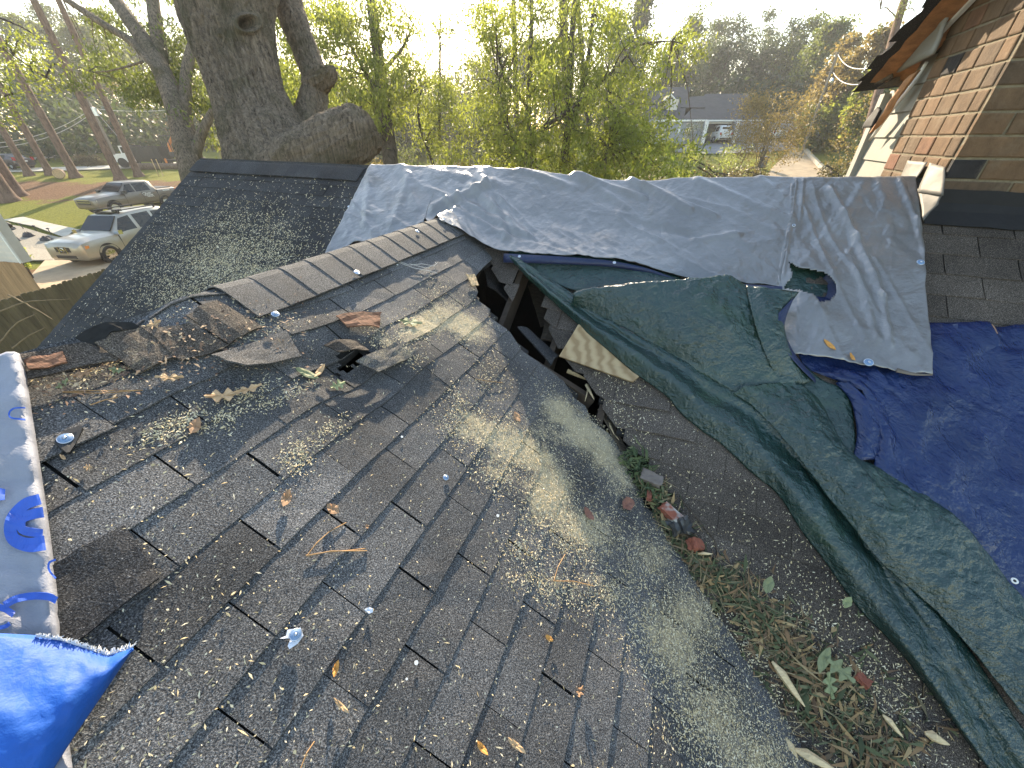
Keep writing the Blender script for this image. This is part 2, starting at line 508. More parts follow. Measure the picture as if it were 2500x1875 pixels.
def tab_sheet(mb, A, lo, hi, cols, limfun, surf, lift, th=0.0045, rows=3, axis='q', tone=0.5, dustL=(), grow=0.0):
    """one shingle tab as a thin curved sheet with butt and side edges.
    lo..hi is the down-slope extent, cols the across values"""
    def P(c, s, h):
        p, q = (c, stretch(c, s)) if axis == 'q' else (s, c)
        z = surf(p, q) + h
        return W(p, q, z)
    top = []
    for c in cols:
        if axis == 'q':
            end = min(hi, limfun(c))
            if end <= lo + 0.006: top.append(None); continue
            top.append([(c, lo + (end - lo) * k / (rows - 1)) for k in range(rows)])
        else:
            end = max(hi, limfun(c))
            if end >= lo - 0.006: top.append(None); continue
            top.append([(c, lo + (end - lo) * k / (rows - 1)) for k in range(rows)])
    for i in range(len(cols) - 1):
        a, b = top[i], top[i + 1]
        if a is None or b is None: continue
        V = []
        for col in (a, b):
            for k, (c, s) in enumerate(col):
                f = k / (rows - 1)
                V.append(P(c, s, 0.004 + lift * f * f))
        for col in (a, b):
            for k, (c, s) in enumerate(col):
                f = k / (rows - 1)
                V.append(P(c, s, 0.004 + lift * f * f - th))
        r = rows
        F = []
        for k in range(rows - 1):
            cc = project((V[k] + V[r + k + 1]) / 2)
            if axis == 'q' and any(inpoly(cc[0], cc[1], h) for h in HOLES): continue
            F.append((k, k + 1, r + k + 1, r + k))
        F.append((r - 1, 3 * r - 1, 4 * r - 1, 2 * r - 1))
        if i == 0 or top[i - 1] is None:
            F += [(k + 1, k, 2 * r + k, 2 * r + k + 1) for k in range(rows - 1)]
        if i == len(cols) - 2 or top[i + 2] is None:
            F += [(r + k, r + k + 1, 3 * r + k + 1, 3 * r + k) for k in range(rows - 1)]
        if axis == 'p': F = [f[::-1] for f in F]
        mb.add(V, F)
        for v in V:
            px, py = project(v)
            mb.attr['tone'].append(tone)
            mb.attr['dust'].append(ell(px, py, dustL))

# near (gable) slope, tab by tab
Q0, DQ, TW, P0 = -0.595, 0.1236, 0.311, 0.338
mb = MB(); mb.attr = {'tone': [], 'dust': []}
surfN = lambda p, q: z_near(p, q) + damage_near(p, q)
def stretch(p, q):
    s = min(1, max(0, (1.45 - p) / .8)); s = s * s * (3 - 2 * s)
    return Q0 + (q - Q0) * (1 + .075 * s) if q < Q0 else q
rr = random.Random(11)
for r in range(-9, 15):
    hi = Q0 + DQ * r; lo = hi - DQ - 0.02
    if r == -9: lo = hi - DQ + .03
    for n in range(-7, 10):
        pa = P0 + TW * (0.5 * (r % 2) + n); pb = pa + TW
        gap = rr.uniform(0.0012, 0.0035)
        cpx = project(W((pa + pb) / 2, (lo + hi) / 2, z_near(pa, hi)))
        if (pa + pb) / 2 > 3.02: continue
        jit = rr.uniform(-0.003, 0.003)
        lift = rr.uniform(0.003, 0.0065)
        dslip = 0.0
        # slipped and lifted tabs of the crushed part
        if inpoly(cpx[0], cpx[1], [(60, 1100), (330, 1160), (420, 1250), (150, 1500), (60, 1500)]): dslip = rr.uniform(-0.012, 0.03); lift += rr.uniform(0, .008)
        if inpoly(cpx[0], cpx[1], [(60, 860), (500, 720), (1120, 800), (950, 930), (420, 1000)]): lift += rr.uniform(0, .010); jit += rr.uniform(-.008, .008); dslip += rr.uniform(-.004, .008)
        nc_, nr_ = (22, 9) if abs(cpx[0] - 860) < 170 and abs(cpx[1] - 885) < 110 else (4, 3)
        cols = [pa + gap + jit + (TW - 2 * gap) * k / nc_ for k in range(nc_ + 1)]
        tab_sheet(mb, 0, lo, hi + dslip, cols, near_limit, surfN, lift, rows=nr_, axis='q', tone=min(1, max(0, rr.gauss(.5, .2))), dustL=DUST_DAPPLE)
mb.build('gable_roof_slope', MSH, house)

# its deck, with the holes left open, and the slope's hidden twin beyond the ridge
def deck(name, surf, pr, qr, keep, mat, step=0.05, dz=-0.012, th=0.02):
    b = MB()
    np_, nq = int((pr[1] - pr[0]) / step), int((qr[1] - qr[0]) / step)
    for i in range(np_):
        for j in range(nq):
            p, q = pr[0] + i * step, qr[0] + j * step
            if not keep(p + step / 2, q + step / 2): continue
            c = [(p, q), (p + step, q), (p + step, q + step), (p, q + step)]
            top = [W(x, y, surf(x, y) + dz) for x, y in c]; bot = [W(x, y, surf(x, y) + dz - th) for x, y in c]
            b.add(top + bot, ((0, 3, 2, 1), (4, 5, 6, 7), (0, 1, 5, 4), (1, 2, 6, 5), (2, 3, 7, 6), (3, 0, 4, 7)))
    return b.build(name, mat, house)
def keep_near(p, q):
    if q > near_limit(p) - .02 or p > 3.0: return False
    px = project(W(p, q, z_near(p, q)))
    return not any(inpoly(px[0], px[1], h) for h in HOLES)
deck('gable_roof_deck', surfN, (-2.2, 3.0), (-1.69, 1.9), keep_near, M_UNDER)
b = MB()
P = [[W(p, RIDGE_Q - s, z_near(p, RIDGE_Q - s) + .002 + .01 * fbm(p * 3, s * 3)) for s in np.linspace(0.0, 2.4, 14)] for p in np.linspace(-1.6, 3.0, 30)]
b.slab([r[::-1] for r in P], 0.03)
b.attr = {'tone': [0.5] * len(b.v), 'dust': [0.0] * len(b.v)}
b.build('gable_roof_back_slope', MSH, house)

# main slope, tab by tab (left of the gable, and right of the valley)
PM0, DP, QM0 = 2.926, 0.1169, 1.581
def rake_q(p): return -5.385 - 0.16 * (MAIN_P - p) / 2.16
mbl, mbr = MB(), MB()
for x in (mbl, mbr): x.attr = {'tone': [], 'dust': []}
surfM = lambda p, q: z_main(p, q) + 0.004 * fbm(p * 4, q * 4, 9.0) - 0.02 * math.exp(-((p - 1.9) ** 2 + (q + .1) ** 2) / .06)
for r in range(-4, 46):
    hi = PM0 - DP * r; lo = min(MAIN_P, hi + DP + 0.02)
    if hi > MAIN_P - 0.02: continue
    for n in range(-28, 8):
        qa = QM0 + TW * (0.5 * (r % 2) + n); qb = qa + TW
        gap = rr.uniform(0.002, 0.004)
        left = qb < -1.4
        if left and (hi < 0.95 or qb < -5.75): continue
        if (not left) and qa < -1.4: continue
        if (not left) and qb < -.9 and hi < 2.2: continue
        cols = [qa + gap + (TW - 2 * gap) * k / 3 for k in range(4)]
        if left:
            cols = [max(c, rake_q(hi)) for c in cols]
            if cols[-1] - cols[0] < .02: continue
            lim = lambda q: (-9 if z_near(0, q) < z_main(hi, q) + .3 else hi)
        else:
            lim = main_limit
        if left and z_near(hi, (qa + qb) / 2) > z_main(hi, (qa + qb) / 2) + .1: continue
        lift = rr.uniform(.005, .009)
        cpx = project(W(hi, (qa + qb) / 2, z_main(hi, qa)))
        if not left and cpx[1] > 840 and cpx[0] < 2300:
            lift = rr.uniform(.002, .006)
            cols = [qa + .0011 + (TW - .0022) * k / 3 for k in range(4)]
            if cpx[0] < 1700 and cpx[1] < 1200 and rr.random() < .4: lift += rr.uniform(0, .02)
        tab_sheet(mbl if left else mbr, 0, lo, hi, cols, (lambda q: -9) if left else lim, surfM, lift, axis='p', tone=min(1, max(0, rr.gauss(.45, .16))), dustL=DUST_MAIN)
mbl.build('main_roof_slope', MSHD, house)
mbr.build('main_roof_slope', MSHB, house)
def keep_main(p, q):
    if q < rake_q(p) + .03: return False
    if q < -1.7: return p > 1.0 and z_near(p, q) < z_main(p, q) + .05
    if q < -.95 and z_near(p, q) > z_main(p, q) + .02: return False
    if q > 6.5: return False
    px = project(W(p, q, z_main(p, q)))
    if inpoly(px[0], px[1], [(1165, 640), (1240, 590), (1330, 640), (1400, 760), (1380, 800), (1330, 860), (1290, 870), (1230, 800), (1160, 720)]): return False
    return p > main_limit(q) + .03
deck('main_roof_deck', surfM, (-2.6, 3.36), (-5.6, 6.5), keep_main, M_UNDER, step=0.07)
b = MB()
P = [[W(MAIN_P + s, q, z_main(MAIN_P + s + 1e-6, q) + .004) for s in np.linspace(0, 3.6, 8)] for q in np.linspace(-5.4, 6.4, 80)]
b.slab(P, 0.03)
b.attr = {'tone': [0.5] * len(b.v), 'dust': [0.0] * len(b.v)}
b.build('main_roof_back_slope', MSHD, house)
# ridge caps
b = MB(); b.attr = {'tone': [], 'dust': []}
q = -5.39; k = 0
while q < -3.0:
    rows = []
    for j, s in enumerate((-.17, -.09, -.03, 0, .03, .09, .17)):
        row = []
        for f in (0, .5, 1):
            qq = q + .2 * f
            hh = .012 + .010 * (1 - f) - (0.004 if abs(s) < .01 else 0)
            pp = MAIN_P + s
            row.append(W(pp, qq, MAIN_Z - sag(qq) - T2 * math.sqrt(s * s + .0006) + hh + .012))
        rows.append(row)
    n0 = len(b.v); b.slab([r[::-1] for r in rows][::-1], .005); t = rr.uniform(.3, .7)
    b.attr['tone'] += [t] * (len(b.v) - n0); b.attr['dust'] += [0.0] * (len(b.v) - n0)
    q += .15
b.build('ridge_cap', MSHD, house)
b = MB(); b.attr = {'tone': [], 'dust': []}
p = 0.92
while p < 2.75:
    rows = []
    for s in (-.20, -.1, -.035, 0, .035, .1, .205):
        row = []
        for f in (0, .5, 1):
            pp = p + .19 * f; qq = RIDGE_Q + s
            dm = damage_near(pp, RIDGE_Q + abs(s))
            hh = .012 + .005 * (1 - f) + dm * .6
            row.append(W(pp, qq, RIDGE_Z - T1 * math.sqrt(s * s + .0012) + hh + .01))
        rows.append(row)
    n0 = len(b.v); b.slab(rows, .006); t = rr.uniform(.35, .65)
    b.attr['tone'] += [t] * (len(b.v) - n0)
    b.attr['dust'] += [ell(*project(v), DUST_DAPPLE) for v in b.v[n0:]]
    p += .152
b.build('ridge_cap', MSH, house, smooth=False)

# torn pieces still nailed to the crushed end of the ridge
def torn(name, pts, mat, th=.006, curl=0.0, n=6, parent=None, label=None, dust=0.0):
    """four corners as (px, py, height above the near slope); a bent thin piece between them"""
    C = [W(*hitN(x, y, h)) for x, y, h in pts]
    P = []
    for i in range(n):
        u = i / (n - 1); row = []
        for j in range(n):
            v = j / (n - 1)
            a = C[0].lerp(C[1], v); c = C[3].lerp(C[2], v)
            x = a.lerp(c, u)
            x = x + Vector((0, 0, curl * math.sin(math.pi * v) + .006 * fbm(x.x * 14, x.y * 14, 2.0) + .004 * fbm(x.x * 50, x.y * 50)))
            if i in (0, n - 1) or j in (0, n - 1): x = x + Vector((.004 * fbm(x.x * 80, x.z * 80, 4), .004 * fbm(x.y * 80, x.z * 80, 8), 0))
            row.append(x)
        P.append(row)
    b = MB(); b.slab(P, th)
    b.attr = {'tone': [.5] * len(b.v), 'dust': [dust] * len(b.v)}
    o = b.build(name, mat, parent)
    if label: o['label'] = label
    return o
M_ROT = simple('rotten_red_brown_wood', (0.20, 0.095, 0.055), 0.9, 0.6, 25, bmp=0.6, bscale=60, stretch=(1, 3, 1))
TORN = [  # corners anticlockwise from far left
    ([(52, 868, 0.017), (235, 838, 0.017), (300, 880, 0.012), (70, 930, 0.012)], MSHB, .005, .25),
    ([(185, 828, 0.025), (318, 786, 0.046), (352, 806, 0.025), (236, 846, 0.017)], M_UNDER, .02, 0),
    ([(232, 838, 0.028), (345, 798, 0.032), (437, 872, 0.017), (340, 912, 0.017)], MSHB, .005, .35),
    ([(345, 800, 0.032), (462, 792, 0.039), (560, 845, 0.025), (438, 880, 0.023)], MSHB, -.005, .3),
    ([(455, 772, 0.039), (530, 735, 0.039), (640, 800, 0.025), (560, 842, 0.028)], MSHB, .008, .3),
    ([(515, 868, 0.039), (700, 808, 0.017), (735, 872, 0.028), (600, 894, 0.057)], MSH, -.006, .1),
    ([(868, 882, 0.025), (985, 832, 0.025), (1030, 860, 0.025), (925, 910, 0.028)], MSH, .005, .45),
    ([(790, 845, 0.025), (870, 832, 0.025), (900, 858, 0.028), (830, 862, 0.035)], MSHB, .012, .2),
    ([(300, 1290, 0.025), (320, 1180, 0.025), (395, 1395, 0.017), (175, 1520, 0.014)], MSH, .0, 0),
]
for pts, mt, cu, du in TORN[:-1]:
    torn('torn_shingle', pts, mt, curl=cu, parent=house, dust=du)
torn('slipped_shingle', [(120, 1386), (303, 1284), (394, 1412), (150, 1590)] and [(120, 1386, .018), (303, 1284, .018), (394, 1412, .020), (150, 1590, .022)], MSHD, th=.006, parent=house, label='dark shingle slipped out of its course by the white wrap')
torn('rotten_board', [(60, 880, .03), (150, 858, .03), (165, 885, .028), (75, 905, .028)], M_ROT, parent=house, label='reddish rotten wood laid bare at the ridge end')
torn('rotten_board', [(820, 772, .035), (930, 765, .03), (925, 800, .03), (850, 800, .04)], M_ROT, curl=.01, parent=house, label='reddish torn patch at the middle of the slope')
torn('broken_sheathing_edge', [(1138, 672, .03), (1158, 670, .03), (1168, 698, .02), (1152, 700, .02)], M_OSB, parent=house)
# the hole: rafters, hip board, attic floor with the shade in its colour and back boards
for pts in ([(1222, 650, -.06), (1262, 640, -.06), (1250, 690, -.10), (1226, 680, -.10)], [(1180, 640, -.10), (1225, 690, -.16), (1240, 740, -.2), (1190, 700, -.14)], [(1262, 800, -.04), (1295, 812, -.05), (1362, 872, -.03), (1345, 892, -.02)], [(1290, 700, -.25), (1330, 690, -.25), (1370, 790, -.22), (1320, 800, -.25)], [(1330, 790, -.12), (1400, 800, -.12), (1370, 850, -.12), (1320, 830, -.14)]):
    torn('broken_decking', pts, M_DECK if pts[0][0] > 1270 else MSHD, th=.012, curl=.015, parent=house)
b = MB()
for k in range(-1, 3):
    q = -1.0 + .41 * k
    A, Bp = W(3.2, q, z_main(3.2, q) - .12), W(1.4, q, z_main(1.4, q) - .12)
    d = (Bp - A); mid = (A + Bp) / 2
    b.box(mid, .04, d.length, .14, rz=math.atan2(-d.x, d.y), rx=math.atan2(d.z, math.hypot(d.x, d.y)))
b.build('rafter', M_RAFTER, house)
b = MB()
A, Bp = W(*hitN(1250, 870, -.12)), W(*hitN(1440, 990, -.06))
d = Bp - A
b.box((A + Bp) / 2, .045, d.length, .12, rz=math.atan2(-d.x, d.y), rx=math.atan2(d.z, math.hypot(d.x, d.y)))
b.build('valley_board', M_RAFTER, house)
b = MB()
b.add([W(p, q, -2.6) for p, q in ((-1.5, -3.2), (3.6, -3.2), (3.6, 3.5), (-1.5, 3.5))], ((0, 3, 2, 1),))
b.build('attic_floor', simple('attic_shade_black', (0.006, 0.005, 0.0045), 0.95, 0.6, 12), house)  # near-black colour stands in for the shade of the attic
# splintered bits standing in the crack
M_SPL = simple('fresh_split_wood', (0.55, 0.42, 0.24), 0.8, 0.35, 40, stretch=(1, 5, 1))
for (x0, y0, h0, x1, y1, h1, w) in ((1432, 940, .02, 1450, 975, .05, .012), (1436, 950, .0, 1428, 980, .03, .006), (1480, 1020, 0, 1500, 1062, .03, .01), (1500, 1060, .0, 1512, 1075, .05, .005), (1385, 905, -.03, 1440, 930, .0, .015)):
    b = MB(); b.tube([W(*hitN(x0, y0, h0)), W(*hitN((x0 + x1) / 2, (y0 + y1) / 2, (h0 + h1) / 2 + .004)), W(*hitN(x1, y1, h1))], [w, w * .7, w * .15], 5)
    b.build('splinter', M_SPL, house)
torn('broken_decking', [(1460, 1000, .012), (1475, 1000, .014), (1535, 1105, .014), (1515, 1100, .012)], M_DECK, parent=house)
torn('broken_sheathing_edge', [(1590, 1125, .05), (1635, 1137, .05), (1625, 1200, .045), (1612, 1190, .045)], M_OSB, parent=house, label='pale splintered sheathing strip beside the leaf litter')
torn('broken_sheathing_edge', [(1612, 1190, .05), (1640, 1200, .05), (1705, 1262, .045), (1640, 1240, .045)], M_OSB, parent=house, label='pale splintered sheathing strip beside the leaf litter')
torn('broken_sheathing_edge', [(1640, 1238, .05), (1720, 1268, .05), (1690, 1300, .045), (1680, 1300, .045)], M_OSB, parent=house, label='pale splintered sheathing strip beside the leaf litter')

# near-black walls added round the hole to keep light out
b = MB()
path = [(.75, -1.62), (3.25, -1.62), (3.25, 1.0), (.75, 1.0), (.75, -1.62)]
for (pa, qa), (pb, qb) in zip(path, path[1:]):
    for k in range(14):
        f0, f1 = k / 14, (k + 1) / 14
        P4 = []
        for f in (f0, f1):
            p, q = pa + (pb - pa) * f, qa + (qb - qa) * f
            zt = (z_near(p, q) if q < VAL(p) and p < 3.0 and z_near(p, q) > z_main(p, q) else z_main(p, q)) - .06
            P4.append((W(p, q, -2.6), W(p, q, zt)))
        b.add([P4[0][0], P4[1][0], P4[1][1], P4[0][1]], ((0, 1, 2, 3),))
b.build('attic_light_block', bpy.data.materials['attic_shade_black'], house)

# walls of the house below the eaves (seen only from the side)
M_SIDING = simple('grey_cream_lap_siding', (0.235, 0.225, 0.19), 0.6, 0.12, 5)
b = MB()
def wall(b, c, h0, hs):
    for (p0, q0), (p1, q1), t0, t1 in zip(c, c[1:], hs, hs[1:]):
        A, Bq = W(p0, q0, -EYE - 1.0), W(p1, q1, -EYE - 1.0)
        n = (Bq - A).cross(Vector((0, 0, 1))).normalized() * .06
        At, Bt = W(p0, q0, t0), W(p1, q1, t1)
        b.box8([A, Bq, Bq + n, A + n, At, Bt, Bt + n, At + n])
wall(b, [(1.25, -4.0), (1.25, -5.3), (3.38, -5.3), (6.4, -5.3), (6.4, 6.3), (1.25, 6.3)], 0, [-1.95, -1.95, -.34, -2.4, -2.4, -1.9])
b.build('wall', M_SIDING, house)

# ---- chimney of the house: every brick modelled, mortar behind
def m_brick():
    m, nt, b = nodes('brown_brick')
    t = attr(nt, 'tone')
    c = ramp(nt, t, [(0.0, (0.028, 0.026, 0.027)), (0.15, (0.07, 0.052, 0.04)), (0.45, (0.125, 0.08, 0.047)), (0.75, (0.165, 0.098, 0.054)), (0.92, (0.18, 0.08, 0.05)), (1.0, (0.23, 0.165, 0.105))])
    c = mixc(nt, 1.0, c, ramp(nt, tex(nt, 'noise', 14, 6, 0.7, stretch=(1, 1, .5)), [(0.25, 0.55), (0.75, 1.35)]), 'MULTIPLY')
    c = mixc(nt, ramp(nt, tex(nt, 'noise', 5, 5, 0.7), [(0.55, 0.0), (0.75, 0.4)]), c, (0.25, 0.20, 0.14))
    nt.links.new(c, b.inputs['Base Color']); b.inputs['Roughness'].default_value = .85; b.inputs['Specular IOR Level'].default_value = .25
    bump(nt, b, tex(nt, 'noise', 60, 5, 0.7), .6, .01)
    return m
M_BRICK = m_brick()
M_MORTAR = simple('lime_mortar', (0.19, 0.158, 0.105), 0.95, 0.25, 30, bmp=.6, bscale=120)
CH_P, CH_Q, CH_D, CH_W = 3.22, 1.37, .90, 2.7
ch = MB(); ch.attr = {'tone': []}
zb, course, bl = -.62, .1055, .305
CTOP = 2.6
mor = MB()
P8 = [(CH_P + .006, CH_Q + .006), (CH_P + CH_D, CH_Q + .006), (CH_P + CH_D, CH_Q + CH_W), (CH_P + .006, CH_Q + CH_W)]
mor.box8([W(p, q, zb) for p, q in P8][::-1] + [W(p, q, CTOP) for p, q in P8][::-1])
def brick(a0, a1, z0, z1, face):
    th, j = .03, rr.uniform(-.0015, .0015)
    if face == 'front':
        f = lambda a, d, z: W(CH_P - .002 + d + j, CH_Q + a, z)
    else:
        f = lambda a, d, z: W(CH_P + a, CH_Q - .002 + d + j, z)
    c = .003
    w = lambda: rr.uniform(-.002, .002)
    V = [f(a0 + w(), th, z0), f(a1 + w(), th, z0), f(a1 + w(), th, z1), f(a0 + w(), th, z1)]
    fr = [f(a0 + w(), c, z0 + w()), f(a1 + w(), c, z0 + w()), f(a1 + w(), c, z1 + w()), f(a0 + w(), c, z1 + w())]
    f2 = [f(a0 + c * 2, 0, z0 + c * 2), f(a1 - c * 2, 0, z0 + c * 2), f(a1 - c * 2, 0, z1 - c * 2), f(a0 + c * 2, 0, z1 - c * 2)]
    n = len(ch.v)
    F = [(8, 9, 10, 11)] + [(4 + k, 4 + (k + 1) % 4, 8 + (k + 1) % 4, 8 + k) for k in range(4)] + [(k, (k + 1) % 4, 4 + (k + 1) % 4, 4 + k) for k in range(4)]
    if face != 'front': F = [x[::-1] for x in F]
    ch.add(V + fr + f2, F)
    t = rr.random()
    t = (rr.uniform(0, .1) if t < (.15 if face == 'front' else .02) else rr.uniform(.3, .72) if t < .86 else rr.uniform(.72, .97))
    ch.attr['tone'] += [t] * 12
z, k = zb, 0
while z < CTOP - .05:
    z1 = z + course - .012
    a = .006 if k % 2 else -.0 + .145 + .006
    if k % 2 == 0: brick(.004, a - .012, z, z1, 'front')
    while a < CH_W - .02:
        e = min(CH_W, a + bl - .012); brick(a, e, z, z1, 'front'); a += bl
    a = .005 + .145 if k % 2 else .005
    if k % 2: brick(.035, a - .012, z, z1, 'side')
    while a < CH_D - .02:
        e = min(CH_D, a + (.152 if a < .1 and not k % 2 else bl * .62) - .012)
        brick(max(a, .035), e, z, z1, 'side'); a = e + .012
    z += course; k += 1
chim = ch.build('chimney', M_BRICK, house)
mor.build('mortar', M_MORTAR, None, org=(1.2, 4.2, -1.0)).parent = chim
bpy.data.objects['mortar'].location = (0, 0, 0)
# black step flashing at the chimney foot, and loose pale flashing sheets on the lit side
b = MB()
P = []
for k in range(30):
    q = CH_Q - .03 + (CH_W + .03) * k / 29
    w = .006 * fbm(q * 9, 1)
    zt = z_main(CH_P, q)
    P.append([W(CH_P - .018, q, zt + .10 + w), W(CH_P - .024, q, zt + .03 + w), W(CH_P - .05, q, z_main(CH_P - .05, q) + .022), W(CH_P - .13, q, z_main(CH_P - .13, q) + .016 + w)])
b.slab(P, -.004)
f = b.build('flashing', M_BLACK, None, org=(1.2, 4.2, -1.0)); f.parent = chim; f.location = (0, 0, 0)
M_FLASH = simple('weathered_pale_metal', (0.115, 0.105, 0.09), 0.65, 0.25, 7, metal=0.2, bmp=.3, bscale=8)
def on_q(px, py, q):
    r = ray(px, py); rp, rq = pq(r[0], r[1]); lam = q / rq
    return W(lam * rp, q, lam * r[2])
def sheet_on_q(name, pts, mat, parent, th=.004, n=8, wav=.01, label=None):
    C = [on_q(x, y, q) for x, y, q in pts]
    P = []
    for i in range(n):
        row = []
        for j in range(n):
            a = C[0].lerp(C[1], j / (n - 1)); c = C[3].lerp(C[2], j / (n - 1))
            x = a.lerp(c, i / (n - 1))
            w = wav * fbm(x.y * 5, x.z * 5, len(name))
            row.append(x + Vector((AY, -AX, 0)) * w)
        P.append(row)
    b = MB(); b.slab(P, th)
    o = b.build(name, mat, None, org=(1.2, 4.2, -1.0), smooth=True); o.parent = parent; o.location = (0, 0, 0)
    if label: o['label'] = label
    return o
sheet_on_q('flashing', [(2216, 392, 1.345), (2262, 396, 1.335), (2232, 450, 1.305), (2192, 448, 1.315)], M_FLASH, chim, label='pale bent metal flashing against the lit brick')
sheet_on_q('flashing', [(2268, 398, 1.335), (2311, 408, 1.345), (2300, 478, 1.325), (2242, 470, 1.285)], M_FLASH, chim, label='pale bent metal flashing against the lit brick')
sheet_on_q('flashing', [(2242, 462, 1.295), (2300, 470, 1.335), (2286, 500, 1.315), (2254, 540, 1.255)], M_FLASH, chim, label='pale bent metal flashing against the lit brick')

# ---- the taller gable wall behind the chimney: lap siding, corner board, torn rake overhang
WQ = 1.41
b = MB()
p0, p1 = CH_P + CH_D - .2, 4.82
z = -1.6
rake_z = lambda p: 0.69 - .44 * (p - 3.9) - .04
while z < 1.2:
    e = min(p1, p1)
    z1 = z + .16
    pe = min(p1, 3.9 + (0.72 - z1) / .44)
    if pe < p0 + .03: break
    b.add([W(p0, WQ - .018, z), W(pe, WQ - .018, z), W(pe, WQ - .004, z1), W(p0, WQ - .004, z1), W(p0, WQ + .02, z), W(pe, WQ + .02, z), W(pe, WQ + .02, z1), W(p0, WQ + .02, z1)],
          ((0, 3, 2, 1), (0, 1, 5, 4), (1, 2, 6, 5), (3, 7, 6, 2)))
    z = z1
b.build('gable_siding', M_SIDING, house)
b = MB()
b.box8([W(p, q, -1.7) for p, q in ((4.76, 1.36), (4.86, 1.36), (4.86, 1.41), (4.76, 1.41))][::-1] + [W(p, q, .3) for p, q in ((4.76, 1.36), (4.86, 1.36), (4.86, 1.41), (4.76, 1.41))][::-1])
b.build('corner_board', simple('cream_trim_paint', (.30, .29, .25), .6, .1, 6), house)
b = MB()
def rake_strip(b, q0, q1, pa, pb, top, th, jag=.0, n=14, mi=0):
    rows = []
    for i in range(n):
        p = pa + (pb - pa) * i / (n - 1)
        j = jag * fbm(p * 12, q0 * 9, 3)
        rows.append([W(p, q1, rake_z(p) + top), W(p, (q0 + q1) / 2, rake_z(p) + top), W(p, q0 + j, rake_z(p) + top + j * .3)])
    b.slab(rows, th, mi)
M_SOFF = simple('orange_brown_sheathing_boards', (0.36, 0.17, 0.07), 0.8, 0.4, 14, bmp=.3, bscale=40, stretch=(1, 1, 1))
rake_strip(b, 1.20, 1.43, 2.2, 4.66, .05, .02, .03, 30)
b.build('rake_sheathing', M_SOFF, house)
b = MB()
rake_strip(b, 1.16, 1.55, 2.2, 4.74, .075, .02, .04, 40)
for k in range(16):
    p = 2.6 + .135 * k
    z = rake_z(p) + .07
    b.add([W(p, 1.13 + rr.uniform(-.03, .03), z - .02), W(p + .15, 1.12 + rr.uniform(-.03, .03), z - .02 - .066), W(p + .15, 1.5, z + .012 - .066), W(p, 1.5, z + .012)], ((0, 1, 2, 3), (3, 2, 1, 0)))
b.attr = {'tone': [.3] * len(b.v), 'dust': [0] * len(b.v)}
b.build('rake_shingles', MSHD, house)
M_FASC = simple('weathered_white_board', (0.26, 0.25, 0.22), .6, .12, 6)
b = MB()
rake_strip(b, 1.335, 1.36, 2.2, 4.3, .03, .16, 0, 20)
b.build('fascia_board', M_WHITE, house)
b = MB()
for (x0, y0, q0, x1, y1, q1, w) in ((2180, 185, 1.3, 2135, 205, 1.22, .02), (2190, 195, 1.35, 2142, 215, 1.22, .025), (2200, 200, 1.4, 2160, 212, 1.26, .012), (2212, 208, 1.42, 2172, 204, 1.3, .01)):
    b.tube([on_q(x0, y0, q0), on_q((x0 + x1) / 2, (y0 + y1) / 2 + 1, (q0 + q1) / 2), on_q(x1, y1, q1)], [w, w * .8, w * .2], 5)
b.build('broken_rake_end', M_DECK, house)
for nm, pts, mt in (('fascia_board', [(2186, 177, 1.30), (2272, 132, 1.30), (2330, -10, 1.30), (2306, -12, 1.30)], M_FASC), ('broken_rake_board', [(2215, 195, 1.30), (2250, 170, 1.33), (2150, 300, 1.28), (2122, 325, 1.24)], M_SOFF),
                    ('rake_trim', [(2222, 205, 1.34), (2260, 150, 1.36), (2140, 318, 1.34), (2118, 342, 1.32)], M_WHITE),
                    ('torn_rake_shingle', [(2150, 262, 1.28), (2156, 270, 1.28), (2135, 312, 1.26), (2112, 312, 1.26)], M_BLACK)):
    sheet_on_q(nm, pts, mt, house, th=.02, n=8, wav=.012)
# ------------------------------------------------------------------ tarps
M_SILVER = m_tarp('silver_tarp', (0.25, 0.245, 0.245), 0.30, 0.55, 3.0, (0.20, 0.18, 0.155), metal=0.4, spec=.5)  # brownish blotches paint reflections of the foil into its colour
M_GREEN = m_tarp('dark_green_tarp', (0.014, 0.040, 0.034), 0.25, 0.55, 11.0, (0.035, 0.07, 0.035), spec=.8)
M_BLUE = m_tarp('dark_blue_tarp', (0.010, 0.026, 0.095), 0.25, 0.75, 8.0, (0.014, 0.026, 0.11), spec=.55, stretch=(1.0, .45, 1))
M_HEM = m_tarp('dark_blue_hem', (0.012, 0.022, 0.07), 0.4, 0.35, 9.0)
M_BRIGHTBLUE = m_tarp('bright_blue_tarp', (0.012, 0.10, 0.44), 0.6, 0.12, 14.0, (0.010, 0.07, 0.34), spec=.3)
M_WRAP = m_tarp('white_house_wrap', (0.30, 0.315, 0.37), 0.55, 0.25, 60.0, spec=.3, stretch=(1, 2.5, 1))
M_PRINT = simple('blue_print_ink', (0.025, 0.10, 0.48), 0.5, 0.15, 12)

def roof_top(p, q):
    a, b = z_main(p, q), z_near(p, q)
    if p > MAIN_P: return a
    k = .03
    return max(a, b) + k * math.exp(-abs(a - b) / k) * .5

